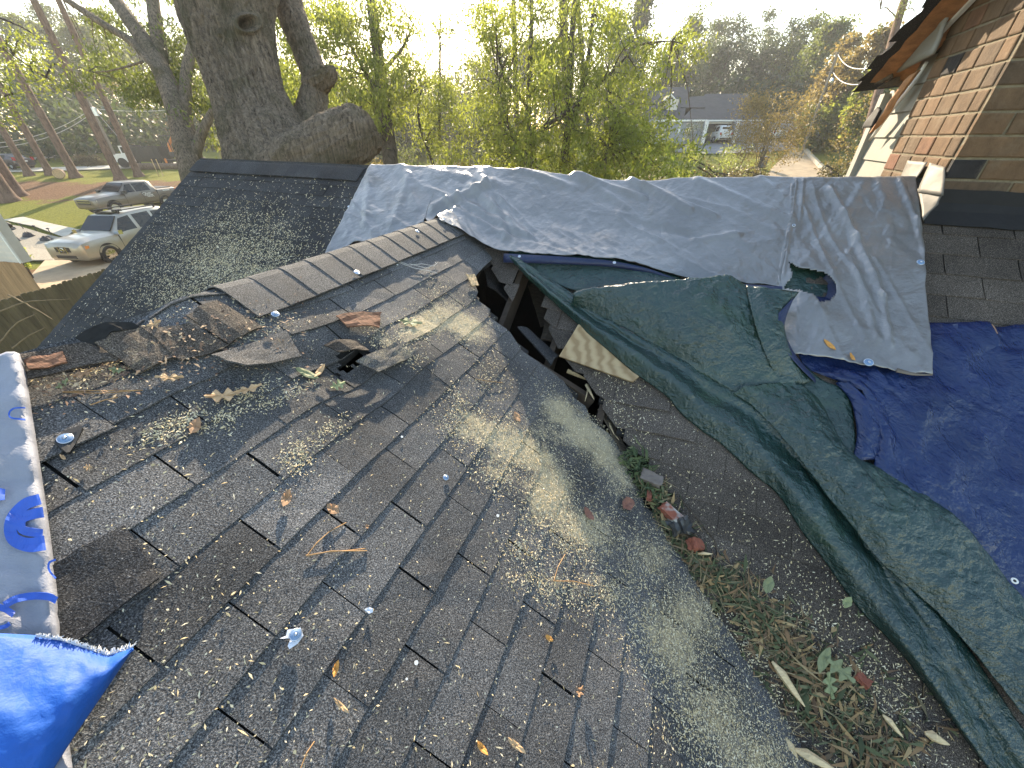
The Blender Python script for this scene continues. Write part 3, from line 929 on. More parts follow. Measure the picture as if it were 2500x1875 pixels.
# ---- silver tarp over the ridge: top edge on the ridge, lower edge read off the photo
top_q = (-2.77, 2.03)
LEFT = [hitM(x, y, .034) for x, y in ((893, 416), (870, 462), (846, 511), (820, 560), (772, 662))]
low = [(-3.35, 1.75)]
LOWPX = [(782, 636, 0), (1035, 529, .03), (1075, 541, .03), (1110, 556, .035), (1165, 588, .05), (1225, 617, .07), (1330, 622, .13), (1420, 628, .14), (1500, 636, .12), (1570, 650, .08), (1640, 672, .05), (1700, 686, .03), (1800, 692, .03), (1900, 700, .03)]
LOWPX2 = [(1905, 785, .03), (1914, 846, .03), (2000, 862, .03), (2060, 872, .03), (2140, 888, .03), (2215, 905, .035), (2277, 913, .05)]
RIGHTPX = [(2240, 449), (2250, 520), (2254, 580), (2262, 690), (2270, 790), (2277, 913)]
RT = [hit(x, y, .05 if y < 600 else .09, 'main') for x, y in RIGHTPX]
def tarp_h(p, q, px, py):
    """folds of the silver tarp"""
    h = .034 + (.04 if px > 1940 and py > 700 else 0.04 * max(0, min(1, (px - 1900) / 40)) * max(0, min(1, (py - 600) / 100)))
    h += .008 * abs(fbm(p * 2.0 + q * 1.4, q * 1.1 - p * .6, 1.0, 4)) + .003 * fbm(p * 6, q * 6, 5)
    fd = min(1, max(.15, (MAIN_P - p) / .3))
    if px > 1935:
        h += fd * .011 * max(0, 1 - 2.4 * abs(fbm(q * 5.5 + p * 2.2, p * .9, 2.0, 2))) ** 2 + fd * .005 * max(0, 1 - 3 * abs(fbm(q * 9 - p * 3.5, p * 1.6, 6.0, 2))) ** 2
    else:
        c_ = p * .85 + q * .40; t_ = q * .85 - p * .40
        h += fd * .012 * max(0, 1 - 2.6 * abs(fbm(c_ * 3.6, t_ * .8, 2.5, 3))) ** 2.2 + fd * .006 * max(0, 1 - 3 * abs(fbm(c_ * 8 + t_ * 2.5, t_ * 1.6, 9.0, 2))) ** 2
    for (x0, y0, x1, y1, w, a) in FOLDS:
        dx, dy = x1 - x0, y1 - y0
        L = math.hypot(dx, dy); t = ((px - x0) * dx + (py - y0) * dy) / (L * L)
        d = abs((px - x0) * dy - (py - y0) * dx) / L
        e = max(0, -t, t - 1) * L
        if d < 3 * w and e < 2 * w:
            h += (1.3 if px < 1940 else .8) * a * math.exp(-(d / w) ** 2 - (e / (w * 1.2)) ** 2)
    return h
FOLDS = [(1190, 470, 1060, 522, 9, .035), (1175, 440, 1235, 600, 10, .018), (1150, 470, 1290, 600, 8, .018), (1120, 500, 1300, 610, 7, .016), (1090, 510, 1260, 612, 6, .014), (1195, 425, 1260, 590, 7, .012),
         (1060, 430, 1240, 470, 12, .012), (1270, 425, 1400, 470, 8, .012), (1400, 440, 1570, 500, 7, .02), (1540, 455, 1680, 530, 7, .022), (1570, 465, 1740, 545, 7, .014), (1410, 435, 1520, 520, 9, .012),
         (1000, 440, 960, 560, 10, .014), (905, 425, 895, 560, 9, .014), (980, 420, 1020, 520, 9, .010), (1700, 455, 1930, 560, 10, .012), (1850, 450, 1960, 545, 8, .01),
         (1938, 455, 1905, 690, 4, .007), (1955, 455, 1945, 560, 5, .008), (2020, 480, 2080, 600, 8, .022), (2080, 600, 2135, 760, 9, .026), (2135, 760, 2150, 880, 8, .02), (2060, 640, 2120, 860, 9, .016),
         (2190, 460, 2225, 560, 9, .018), (2225, 560, 2245, 660, 7, .018), (2140, 470, 2160, 580, 14, .014), (2170, 620, 2260, 720, 16, .012), (1960, 780, 2120, 870, 20, .01), (1690, 600, 1800, 590, 6, .012), (1560, 560, 1700, 590, 9, -.012), (2100, 470, 2040, 560, 12, .012)]
def tarp_point(p, q, extra=0.0):
    z0 = roof_top(p, q)
    px, py = project(W(p, q, z0))
    return W(p, q, z0 + tarp_h(p, q, px, py) + extra)
bottom = [hit(x, y, h, 'both') for x, y, h in LOWPX]
_b0 = hitM(772, 662, .034)
bottom[0:1] = [_b0, (2.60, -2.55, 0), (2.62, -2.2, 0), (2.66, -1.9, 0)]
LOWPX[0:1] = [(0, 0, .03)] * 4
bottom2 = [hit(x, y, .10, 'main') for x, y, h in LOWPX2]
def interp(P, t):
    n = len(P) - 1; x = t * n; i = min(int(x), n - 1); f = x - i
    return tuple(P[i][k] + (P[i + 1][k] - P[i][k]) * f for k in range(len(P[0])))
silver = tag(empty('silver_tarp', W(MAIN_P, -.4, MAIN_Z)), 'silver grey tarp draped over the sagging ridge with a torn hole near its corner', 'tarp')
NS, NT = 230, 110
tear = [(1925, 637), (1948, 652), (1985, 658), (2012, 664), (2030, 676), (2042, 694), (2042, 718), (2028, 732), (2002, 737), (1990, 720), (1950, 708), (1912, 704), (1935, 672)]
# the part from the left edge to the seam, and from the seam to the right edge
def drape(b, s0, s1, ns, lowpts, lowh, leftpts, rightpts, qtop):
    rows = []
    for i in range(ns):
        s = i / (ns - 1)
        qt = qtop[0] + (qtop[1] - qtop[0]) * s
        lo = interp(lowpts, s); lh = interp([(h,) for h in lowh], s)[0]
        Lp, Rp = None, None
        col = []
        for j in range(NT):
            t = j / (NT - 1)
            if t < .12:                      # over the ridge and down the back
                p = MAIN_P + .35 * (1 - t / .12); q = qt
                if p > MAIN_P + .01:
                    col.append(W(p, q, z_main(p, q) + .036 + .004 * fbm(p * 5, q * 5)))
                    continue
                u = 0
            else: u = (t - .12) / .88
            p = MAIN_P + (lo[0] - MAIN_P) * u
            q = qt + (lo[1] - qt) * u
            # pull to the side edges
            Lq = interp(leftpts, u); Rq = interp(rightpts, u)
            dl = (Lq[0] - (MAIN_P + (lowpts[0][0] - MAIN_P) * u), Lq[1] - (qtop[0] + (lowpts[0][1] - qtop[0]) * u))
            dr = (Rq[0] - (MAIN_P + (lowpts[-1][0] - MAIN_P) * u), Rq[1] - (qtop[1] + (lowpts[-1][1] - qtop[1]) * u))
            p += dl[0] * (1 - s) + dr[0] * s; q += dl[1] * (1 - s) + dr[1] * s
            v = tarp_point(p, q, max(0, lh - .03) * max(0, (u - .55) / .45) ** 1.6)
            col.append(v)
        rows.append(col)
    return rows
LEFT[0] = (MAIN_P,) + LEFT[0][1:]; RT[0] = (MAIN_P,) + RT[0][1:]
seam_t = [hit(x, y, .02, 'main') for x, y in ((1940, 447), (1932, 500), (1925, 560), (1912, 640), (1900, 700))]
seam2 = [hit(x, y, .02, 'main') for x, y in ((1934, 447), (1928, 520), (1908, 610), (1898, 700), (1905, 785), (1915, 848))]
seam_t[0] = (MAIN_P,) + seam_t[0][1:]; seam2[0] = (MAIN_P,) + seam2[0][1:]
qs = seam_t[0][1]
seam_t[-1] = bottom[-1]; seam2[-1] = bottom2[1]; RT[-1] = bottom2[-1]
R1 = drape(MB(), 0, 1, 280, bottom, [h for _, _, h in LOWPX], LEFT, seam_t, (LEFT[0][1], qs))
R2 = drape(MB(), 0, 1, 120, bottom2[1:], [h for _, _, h in LOWPX2[1:]], seam2, RT, (qs, RT[0][1]))
for nm, R in (('tarp_sheet', R1), ('tarp_sheet', R2)):
    b = MB()
    nr, nc = len(R), len(R[0])
    Vs = [v for r in R for v in r]
    F = []
    for i in range(nr - 1):
        for j in range(nc - 1):
            f = (i * nc + j, (i + 1) * nc + j, (i + 1) * nc + j + 1, i * nc + j + 1)
            c = project((Vs[f[0]] + Vs[f[2]]) / 2)
            if j > 14 and inpoly(c[0], c[1], tear): continue
            F.append(f[::-1])
    b.add(Vs, F)
    o = b.build(nm, M_SILVER, silver, smooth=True)
    md = o.modifiers.new('thickness', 'SOLIDIFY'); md.thickness = .0025; md.offset = -1
# hem folded at the seam, and the dark underside strip of the lifted lower edge
def strip(name, pts, mat, parent, width_px, surf='main', th=.003, n=40, dh=0.0):
    """a band along a line of (px, py, h); width in photo pixels across"""
    P = catmull([(x, y, h) for x, y, h in pts], n)
    A, Bb = [], []
    for i, (x, y, h) in enumerate(P):
        x2, y2, _ = P[min(i + 1, n - 1)]; x1, y1, _ = P[max(i - 1, 0)]
        L = math.hypot(x2 - x1, y2 - y1) or 1
        nx, ny = -(y2 - y1) / L, (x2 - x1) / L
        w = width_px[0] + (width_px[1] - width_px[0]) * i / (n - 1)
        A.append(W(*hit(x, y, h, surf))); Bb.append(W(*hit(x + nx * w, y + ny * w, h + dh, surf)))
    b = MB(); b.slab([A, [(a + c) / 2 for a, c in zip(A, Bb)], Bb], th)
    return b.build(name, mat, parent, smooth=True)
strip('seam', [(1938, 449, .036), (1930, 520, .036), (1918, 600, .036), (1905, 690, .034)], M_SILVER, silver, (8, 8))
strip('hem', [(1230, 619, .075), (1330, 624, .14), (1420, 630, .15), (1500, 638, .13), (1580, 655, .08), (1650, 680, .04)], M_HEM, silver, (22, 10), 'both', dh=-.03)
strip('hem', [(1640, 690, .045), (1740, 691, .045), (1830, 695, .04), (1915, 700, .035)], M_HEM, silver, (9, 14))
strip('hem', [(2190, 899, .09), (2230, 910, .09), (2276, 914, .09)], simple('tarp_underside_tan', (.16, .13, .10), .6), silver, (10, 3))
def ring(px, py, h, r, surf, name, parent, mat, hole=True, label=None):
    c = W(*hit(px, py, h, surf))
    nrm = Vector((-(W(*hit(px + 6, py, h, surf)) - c).cross(W(*hit(px, py + 6, h, surf)) - c))).normalized()
    if nrm.z < 0: nrm = -nrm
    b = MB()
    s = nrm.orthogonal().normalized(); t = nrm.cross(s)
    n = 16
    rows = []
    for (rad, hh) in ((r, 0), (r * .95, .002), (r * .7, .0035), (r * .45, .001)):
        rows.append([c + nrm * hh + (s * math.cos(2 * math.pi * k / n) + t * math.sin(2 * math.pi * k / n)) * rad for k in range(n)])
    b.grid(rows, 0, True)
    b.add(rows[3], (tuple(range(n)),), 1)
    return b.build(name, [mat, M_BLACK if hole else mat], parent, smooth=True)
for x, y, h, sf in ((851, 504, .03, 'main'), (808, 593, .03, 'both'), (1268, 626, .12, 'both'), (1500, 641, .14, 'both'), (1938, 550, .045, 'main'), (1083, 535, .05, 'both')):
    ring(x, y, h, .011, sf, 'grommet', silver, M_METAL, y > 500 and x > 1900)

# ---- blue tarp: lies over the right slope, below the silver one
blue = tag(empty('blue_tarp', W(0.8, 2.3, -2.0)), 'dark blue tarp lying over the right roof slope below the silver tarp', 'tarp')
def blue_edge(y):   # its ragged left edge in the photo
    return lerp_tab(y, [(760, 1930), (870, 1955), (905, 1985), (935, 2030), (950, 2075), (975, 2102), (1010, 2122), (1050, 2140), (1100, 2138), (1125, 2130), (1200, 2185), (1300, 2270), (1400, 2350), (1500, 2430), (1700, 2560), (1900, 2680)])
rows = []
NB = 120
pt, pb = hitM(2300, 789)[0], -1.2
ql = hitM(1950, 870)[1]
for i in range(NB):
    p = pt + (pb - pt) * i / (NB - 1)
    row = []
    for j in range(130):
        v = j / 129
        z0 = z_main(p, 1)
        qa = ql - .02 + (.38 if p < 1.95 else 0.0)
        # left edge: solve roughly by photo line
        qL = None
        qL = _bl(p) if False else None
        row.append((p, v))
    rows.append(row)
def left_q(p):
    # q whose projection falls on the edge
    lo, hi = -.2, 3.5
    for _ in range(28):
        m = (lo + hi) / 2
        x, y = project(W(p, m, z_main(p, m) + .03))
        if x < blue_edge(y): lo = m
        else: hi = m
    return lo
P = []
qp = None
for i in range(NB):
    p = pt + (pb - pt) * i / (NB - 1)
    qL = left_q(p)
    row = []
    for j in range(130):
        v = (j / 129) ** 1.25
        q = qL + (6.0 - qL) * v
        pp = p + .03 * fbm(q * 1.2, 3.3) * (1 - i / NB)
        e = math.exp(-((q - qL) / .07) ** 2)
        h = .015 + .02 * abs(fbm(pp * 2.0 + q * 1.2, q * 3.2 - pp * .8, 4.0, 4)) + .008 * fbm(pp * 3, q * 5, 6) + .030 * max(0, 1 - 2.2 * abs(fbm(q * 3.4 + pp * 1.6, pp * 1.1 - q * .3, 3.0, 3))) ** 2 + .014 * max(0, 1 - 2.6 * abs(fbm(q * 7 - pp * 3, pp * 2.2, 8.0, 2))) ** 2 + .03 * e * (1 if p > .6 else .4) - .02 * math.exp(-((q - qL) / .016) ** 2)
        for (x0, y0, x1, y1, w, a) in ((2400, 790, 2490, 960, 22, .02), (2480, 880, 2440, 1010, 12, .03), (2250, 980, 2240, 1160, 9, .022), (2120, 890, 2180, 1000, 9, .02), (2250, 1000, 2330, 1130, 10, .016), (2340, 900, 2400, 1100, 14, .016), (2440, 1240, 2500, 1180, 9, .02)):
            X, Y = project(W(pp, q, z_main(pp, q) + .03))
            dx, dy = x1 - x0, y1 - y0; L = math.hypot(dx, dy); t = ((X - x0) * dx + (Y - y0) * dy) / L / L
            d = abs((X - x0) * dy - (Y - y0) * dx) / L; ee = max(0, -t, t - 1) * L
            if d < 3 * w: h += a * math.exp(-(d / w) ** 2 - (ee / 30) ** 2)
        X, Y = project(W(pp, q, z_main(pp, q) + .03))
        if X < 2285 and Y < 905: h = min(h, .012)
        row.append(W(pp, q, z_main(pp, q) + h))
    P.append(row)
b = MB(); b.slab(P, -.003)
b.build('tarp_sheet', M_BLUE, blue, smooth=True)
ring(2477, 1418, .06, .012, 'main', 'grommet', blue, M_WHITE)

# ---- green tarp: a long twisted fold from the hole to the lower right
green = tag(empty('green_tarp', W(*hitM(1900, 1200))), 'dark green tarp twisted in long folds from the hole to the lower right', 'tarp')
def loft(name, rails, parent, mat, nl=90, nc=26, th=.003, wob=.006, surf='main', seed=0.0, solid=True):
    """rails: lists of (px, py, height above the main slope) with equal station counts"""
    R = []
    for r in rails:
        pts = [tuple(W(*(hitM(x, y, h) if surf == 'main' else hit(x, y, h, surf)))) for x, y, h in r]
        R.append(catmull(pts, nl))
    P = []
    for i in range(nl):
        cr = catmull([r[i] for r in R], nc)
        row = []
        for j, c in enumerate(cr):
            v = Vector(c)
            f = math.sin(math.pi * j / (nc - 1)) * .6 + .4
            v.z += f * wob * (fbm(v.x * 5 + seed, v.y * 3, v.z * 4, 4) + .5 * fbm(v.x * 15, v.y * 15 + seed, 1.0))
            row.append(v)
        P.append(row)
    b = MB(); b.slab(P, th)
    return b.build(name, mat, parent, smooth=True)
S_R0 = [(1240, 626, .05), (1300, 690, .03), (1385, 768, .02), (1478, 850, .015), (1551, 913, .015), (1621, 964, .015), (1675, 1021, .015), (1766, 1090, .015), (1830, 1150, .015), (1898, 1207, .015), (1955, 1292, .015), (2015, 1372, .015), (2091, 1476, .015), (2202, 1597, .015), (2350, 1793, .015), (2450, 1925, .015)]
S_R1 = [(1245, 625, .06), (1312, 688, .07), (1400, 758, .08), (1505, 830, .09), (1590, 890, .09), (1655, 935, .09), (1715, 985, .09), (1795, 1040, .09), (1855, 1090, .09), (1915, 1160, .09), (1980, 1240, .09), (2050, 1335, .09), (2130, 1440, .09), (2250, 1625, .09), (2370, 1805, .09), (2460, 1930, .09)]
S_R2 = [(1250, 624, .06), (1322, 686, .05), (1412, 752, .04), (1520, 820, .03), (1605, 875, .03), (1675, 920, .03), (1740, 965, .03), (1830, 1020, .03), (1890, 1075, .02), (1955, 1140, .02), (2025, 1220, .02), (2105, 1325, .02), (2185, 1440, .03), (2300, 1620, .03), (2420, 1800, .03), (2500, 1920, .03)]
S_R25 = [(1252, 623, .06), (1332, 684, .06), (1424, 748, .05), (1535, 812, .05), (1620, 865, .045), (1690, 905, .04), (1755, 950, .04), (1845, 1000, .04), (1905, 1055, .04), (1972, 1125, .04), (2045, 1205, .04), (2125, 1310, .045), (2210, 1425, .055), (2335, 1610, .055), (2455, 1790, .055), (2540, 1915, .055)]
S_R3 = [(1254, 622, .06), (1345, 682, .05), (1440, 745, .03), (1550, 805, .02), (1635, 855, .02), (1705, 895, .02), (1770, 935, .02), (1862, 985, .02), (1925, 1040, .02), (1995, 1110, .02), (2070, 1195, .02), (2150, 1300, .02), (2240, 1410, .02), (2370, 1590, .02), (2490, 1770, .02), (2580, 1900, .02)]
loft('tarp_fold', [S_R0, S_R1, S_R2, S_R25, S_R3], green, M_GREEN, 180, 44, wob=.013)
# the big right hand fold that overlaps the blue tarp
B0 = [(1790, 960, .05), (1857, 1010, .06), (1942, 1110, .07), (2021, 1212, .07), (2100, 1312, .07), (2150, 1372, .07), (2227, 1440, .06), (2300, 1505, .06), (2411, 1632, .06), (2520, 1775, .06)]
B1 = [(1830, 940, .10), (1895, 985, .11), (1985, 1080, .12), (2070, 1185, .13), (2150, 1285, .13), (2210, 1355, .12), (2290, 1425, .11), (2370, 1500, .10), (2480, 1630, .10), (2600, 1775, .1)]
B2 = [(1900, 935, .08), (1955, 975, .10), (2030, 1070, .12), (2110, 1170, .13), (2200, 1250, .13), (2275, 1320, .12), (2350, 1390, .11), (2440, 1480, .10), (2550, 1610, .1), (2680, 1760, .1)]
B3 = [(1940, 935, .05), (1985, 975, .06), (2060, 1080, .08), (2130, 1142, .08), (2230, 1205, .08), (2325, 1275, .08), (2400, 1350, .07), (2490, 1460, .06), (2620, 1600, .06), (2760, 1750, .06)]
B4 = [(1958, 940, .02), (2003, 985, .03), (2069, 1110, .035), (2129, 1130, .035), (2240, 1195, .035), (2340, 1275, .035), (2412, 1352, .035), (2500, 1468, .035), (2640, 1610, .03), (2790, 1750, .03)]
loft('tarp_fold', [B0, B1, B2, B3, B4], green, M_GREEN, 150, 60, wob=.019, seed=4.0)
# the mound above it: a rolled sheet whose top edge catches the sun
U0 = [(1395, 742, .04), (1470, 775, .04), (1560, 822, .04), (1640, 868, .03), (1720, 915, .03), (1800, 962, .03), (1880, 990, .03), (1960, 1000, .02)]
U1 = [(1398, 730, .09), (1480, 748, .10), (1590, 790, .11), (1680, 835, .12), (1760, 850, .12), (1830, 870, .11), (1900, 900, .09), (1960, 950, .03)]
U2 = [(1400, 722, .12), (1490, 722, .15), (1600, 740, .18), (1700, 760, .20), (1770, 780, .19), (1832, 800, .16), (1880, 850, .12), (1950, 920, .04)]
U3 = [(1400, 714, .13), (1490, 702, .18), (1600, 693, .22), (1700, 686, .24), (1775, 680, .23), (1835, 740, .18), (1870, 800, .12), (1945, 890, .05)]
U4 = [(1404, 711, .12), (1492, 697, .17), (1602, 687, .21), (1702, 680, .23), (1785, 673, .22), (1850, 730, .15), (1890, 790, .10), (1945, 880, .04)]
loft('tarp_fold', [U0, U1, U2, U3, U4], green, M_GREEN, 110, 60, wob=.018, seed=9.0)
# flap with the curled blue hem beside it
F0 = [(1822, 697, .2), (1832, 750, .19), (1848, 810, .17), (1870, 870, .13), (1900, 930, .06)]
F1 = [(1860, 700, .22), (1870, 755, .21), (1885, 815, .18), (1905, 875, .13), (1930, 935, .06)]
F2 = [(1910, 706, .22), (1905, 755, .2), (1912, 815, .17), (1930, 872, .12), (1962, 935, .05)]
F3 = [(1950, 713, .19), (1922, 755, .17), (1915, 805, .14), (1935, 862, .09), (1985, 930, .04)]
loft('tarp_flap', [F0, F1, F2, F3], green, M_GREEN, 40, 24, wob=.008, seed=2.0)
H0 = [(1900, 765, .205), (1900, 800, .185), (1915, 850, .15), (1945, 890, .11), (1990, 935, .05)]
H1 = [(1938, 725, .195), (1918, 775, .175), (1915, 810, .15), (1938, 862, .10), (1990, 925, .045)]
loft('hem', [H0, H1], green, M_HEM, 30, 6, wob=.002)
# underside hanging below the silver edge, and what shows through the tear
V0 = [(1236, 634, .03), (1300, 665, .03), (1395, 706, .04), (1500, 720, .05), (1640, 720, .05)]
V1 = [(1240, 620, .05), (1310, 640, .06), (1400, 660, .07), (1500, 672, .07), (1660, 690, .05)]
V2 = [(1245, 612, .05), (1320, 616, .08), (1420, 624, .09), (1500, 632, .08), (1660, 676, .03)]
loft('tarp_lining', [V0, V1, V2], green, M_GREEN, 50, 18, wob=.01, surf='both', seed=3.0)
loft('tarp_lining', [[(1880, 760, .008), (1980, 760, .008), (2070, 760, .008)], [(1900, 690, .006), (1985, 690, -.004), (2060, 690, .008)], [(1910, 620, .008), (1985, 630, .008), (2060, 640, .008)]], green, M_GREEN, 30, 20, wob=.008, seed=6.0)
T0 = [(2020, 668, .035), (2045, 688, .035), (2046, 722, .035), (2028, 738, .035), (1998, 738, .035)]
T1_ = [(2008, 680, .0), (2018, 692, .0), (2018, 715, .0), (2010, 724, .0), (1990, 722, .0)]
loft('hem', [T0, T1_], green, M_HEM, 30, 6, wob=.003)
C0 = [(1955, 872, .03), (1990, 920, .03), (2040, 955, .02), (2065, 1000, .02), (2070, 1060, .02), (2075, 1115, .02)]
C1 = [(1975, 868, .03), (2010, 900, .03), (2065, 940, .03), (2090, 990, .03), (2100, 1050, .03), (2105, 1112, .03)]
C2 = [(1975, 880, .05), (2030, 930, .05), (2085, 955, .05), (2110, 990, .05), (2125, 1050, .04), (2125, 1115, .03)]
loft('tarp_lining', [[(1930, 900, .01), (1975, 960, .01), (2020, 1020, .01), (2050, 1080, .01), (2060, 1120, .01)], [(1960, 890, .015), (2010, 930, .015), (2070, 960, .015), (2085, 1040, .015), (2090, 1115, .015)]], green, M_GREEN, 30, 10, wob=.006, seed=8.0)
loft('curled_hem', [[(2040, 935, .02), (2075, 975, .03), (2088, 1020, .035), (2092, 1070, .03), (2080, 1128, .02)], [(2060, 925, .045), (2098, 962, .06), (2112, 1010, .065), (2118, 1060, .06), (2106, 1124, .04)], [(2075, 940, .05), (2118, 975, .06), (2136, 1020, .06), (2148, 1062, .055), (2140, 1122, .03)], [(2090, 950, .025), (2125, 985, .025), (2146, 1025, .025), (2156, 1065, .025), (2146, 1124, .02)]], blue, M_BLUE, 40, 14, wob=.004)

# ---- white printed house wrap and the ragged bright blue tarp at the left
wrap = tag(empty('house_wrap_sheet', W(*hitN(40, 1200))), 'white house wrap sheet with blue printing over the left roof edge', 'house wrap')
def wrap_h(px, py):
    return .03 + .02 * math.exp(-((px - (40 + (py - 860) * .15)) / 40.0) ** 2) + .004 * math.sin(px * .05 + py * .013)
EDGE = [(50, 866), (60, 905), (72, 985), (90, 1100), (105, 1200), (122, 1320), (136, 1440), (146, 1560), (152, 1700), (163, 1790), (176, 1890)]
P = []
ed = catmull(EDGE, 70)
for i, (ex, ey) in enumerate(ed):
    row = []
    for j in range(24):
        f = j / 23
        x = ex - f * (ex + 330); y = ey + f * (10 if i > 3 else 4) - (8 * math.sin(math.pi * min(1, f * 8)) if i < 6 else 0)
        h = wrap_h(x, y) if f > 0 else .022
        h += .01 * fbm(x * .006, y * .02, 2)
        row.append(W(*hitN(x, y, h)))
    P.append(row)
b = MB(); b.slab(P, -.002)
b.build('wrap_sheet', M_WRAP, wrap, smooth=True)
def print_shape(rows_px):
    P = [[W(*hitN(x, y, wrap_h(x, y) + .010 + .01 * fbm(x * .006, y * .02, 2) + .006)) for x, y in r] for r in rows_px]
    b = MB(); b.slab(P, .001)
    o = b.build('blue_print', M_PRINT, wrap)
def stroke(pts, w, n=30):
    C = catmull(pts, n)
    A, Bq = [], []
    for i, (x, y) in enumerate(C):
        x2, y2 = C[min(i + 1, n - 1)]; x1, y1 = C[max(0, i - 1)]
        L = math.hypot(x2 - x1, y2 - y1) or 1
        ww = w if not hasattr(w, '__len__') else w[0] + (w[1] - w[0]) * i / (n - 1)
        A.append((x - (y2 - y1) / L * ww / 2, y + (x2 - x1) / L * ww / 2)); Bq.append((x + (y2 - y1) / L * ww / 2, y - (x2 - x1) / L * ww / 2))
    print_shape([A, [((a[0] + c[0]) / 2, (a[1] + c[1]) / 2) for a, c in zip(A, Bq)], Bq])
stroke([(62, 995), (34, 997), (22, 1008), (28, 1020), (62, 1024)], 4)
stroke([(-40, 1205), (-10, 1206), (12, 1207)], (40, 26))
stroke([(98, 1218), (60, 1232), (28, 1270), (30, 1312), (66, 1330), (110, 1325)], (26, 36))
stroke([(106, 1250), (84, 1254), (56, 1264), (50, 1282), (60, 1296), (104, 1302)], (26, 20))
stroke([(136, 1366), (120, 1374), (120, 1392), (136, 1412)], 5)
stroke([(10, 1478), (40, 1462), (80, 1455), (118, 1457), (138, 1466)], 18)
stroke([(-20, 1478), (10, 1486), (34, 1500)], 16)
stroke([(-20, 1535), (10, 1530), (24, 1522)], 10)
C = W(*hitN(10, 1500, .05))
rag = tag(empty('blue_tarp_corner', W(*hitN(120, 1720))), 'bright blue tarp corner with a frayed hem over the white wrap', 'tarp')
P = []
for i in range(50):
    f = i / 49
    top = interp([(-260, 1540), (0, 1546), (80, 1550), (150, 1560), (210, 1580), (262, 1600), (326, 1581)], f)
    low = interp([(-500, 2060), (-250, 2060), (-40, 2060), (60, 1990), (180, 1800), (255, 1690), (322, 1590)], f)
    row = []
    for j in range(40):
        g = j / 39
        x = top[0] + (low[0] - top[0]) * g; y = top[1] + (low[1] - top[1]) * g
        h = .13 * math.sin(math.pi * min(1, g * .75 + .12)) * (1 - .55 * f) + .035 + .006 * fbm(x * .01, y * .01)
        row.append(W(*hitN(x, y, h)))
    P.append(row)
b = MB(); b.slab(P, .003)
b.build('tarp_sheet', M_BRIGHTBLUE, rag, smooth=True)
b = MB()
r2 = random.Random(5)
for k in range(170):
    f = r2.uniform(.35, .99)
    x, y = interp([(-260, 1540), (0, 1546), (80, 1550), (150, 1560), (210, 1580), (262, 1600), (326, 1581)], f)
    h = .13 * math.sin(math.pi * .12) * (1 - .55 * f) + .036
    a = W(*hitN(x, y + 3, h)); c = W(*hitN(x + r2.uniform(-8, 16), y - r2.uniform(3, 15) * (1.2 if f > .75 else .6), h + r2.uniform(-.004, .012)))
    b.tube([a, (a + c) / 2 + Vector((0, 0, .002)), c], [.0012, .001, .0005], 4)
fr = b.build('frayed_threads', simple('pale_scrim_thread', (.62, .64, .66), .8), rag); tag(fr, kind='stuff')
# ------------------------------------------------------------------ ground, roads
def m_ground():
    m, nt, b = nodes('grass_and_pine_straw')
    n = tex(nt, 'noise', 0.35, 8, 0.7)
    fine = tex(nt, 'noise', 9.0, 6, 0.75)
    grass = ramp(nt, fine, [(0.3, (0.06, 0.07, 0.012)), (0.55, (0.20, 0.20, 0.03)), (0.75, (0.36, 0.31, 0.08))])
    straw = ramp(nt, fine, [(0.3, (0.07, 0.035, 0.018)), (0.55, (0.20, 0.11, 0.06)), (0.75, (0.36, 0.24, 0.14))])
    f = math_(nt, 'ADD', attr(nt, 'straw'), math_(nt, 'MULTIPLY', math_(nt, 'SUBTRACT', n, .5), 1.6))
    c = mixc(nt, ramp(nt, f, [(0.42, 0.0), (0.58, 1.0)]), grass, straw)
    nt.links.new(c, b.inputs['Base Color']); b.inputs['Roughness'].default_value = .95; b.inputs['Specular IOR Level'].default_value = .1
    bump(nt, b, fine, 1.0, .12)
    return m
M_GROUND = m_ground()
ys = list(np.linspace(-40, 16, 12)) + list(np.arange(18, 82, 1.0)) + list(np.linspace(84, 420, 18))
xs = list(np.linspace(-420, -72, 14)) + list(np.arange(-70, 71, 1.5)) + list(np.linspace(74, 420, 14))
b = MB(); st = []
rows = []
for y in ys:
    row = []
    for x in xs:
        nz = .06 * fbm(x * .25, y * .25) if y > 16 else 0
        row.append((x, y, ground_h(x, y) + nz - .03))
        s = 0.0
        if x < -8 and 29 < y < 47: s = .85 * math.exp(-((y - 37.5) / 4.5) ** 2)
        if x < -20 and 30 < y < 34: s = max(s, .12)
        if y < 20: s = .5
        st.append(s)
    rows.append(row)
b.grid(rows); b.attr = {'straw': st}
tag(b.build('ground', M_GROUND, smooth=True, org=(0, 0, 0)), kind='structure')
M_CONC = simple('pale_concrete', (0.42, 0.38, 0.31), .85, .22, 1.2, bmp=.3, bscale=30)
M_ROAD = simple('worn_asphalt_road', (0.20, 0.20, 0.20), .85, .2, .8, bmp=.2, bscale=20)
M_SAND = simple('tan_driveway_concrete', (0.36, 0.27, 0.17), .9, .25, .9, bmp=.3, bscale=25)
def ribbon(name, A, Bp, mat, up, n=60, kind='structure'):
    """a sheet between two ground polylines given in photo pixels, following the terrain"""
    a = [G(x, y) for x, y in A]; c = [G(x, y) for x, y in Bp]
    P = []
    for i in range(n):
        f = i / (n - 1)
        p = Vector(interp([tuple(v) for v in a], f)); q = Vector(interp([tuple(v) for v in c], f))
        row = []
        for k in range(9):
            v = p.lerp(q, k / 8)
            row.append((v.x, v.y, ground_h(v.x, v.y) + .05 + up))
        P.append(row)
    b = MB(); b.slab(P, .05)
    o = b.build(name, mat)
    # sheets face up
    return tag(o, kind=kind)
ribbon('driveway', [(40, 720), (330, 760), (420, 640)], [(150, 585), (300, 540), (420, 500)], M_SAND, .0)
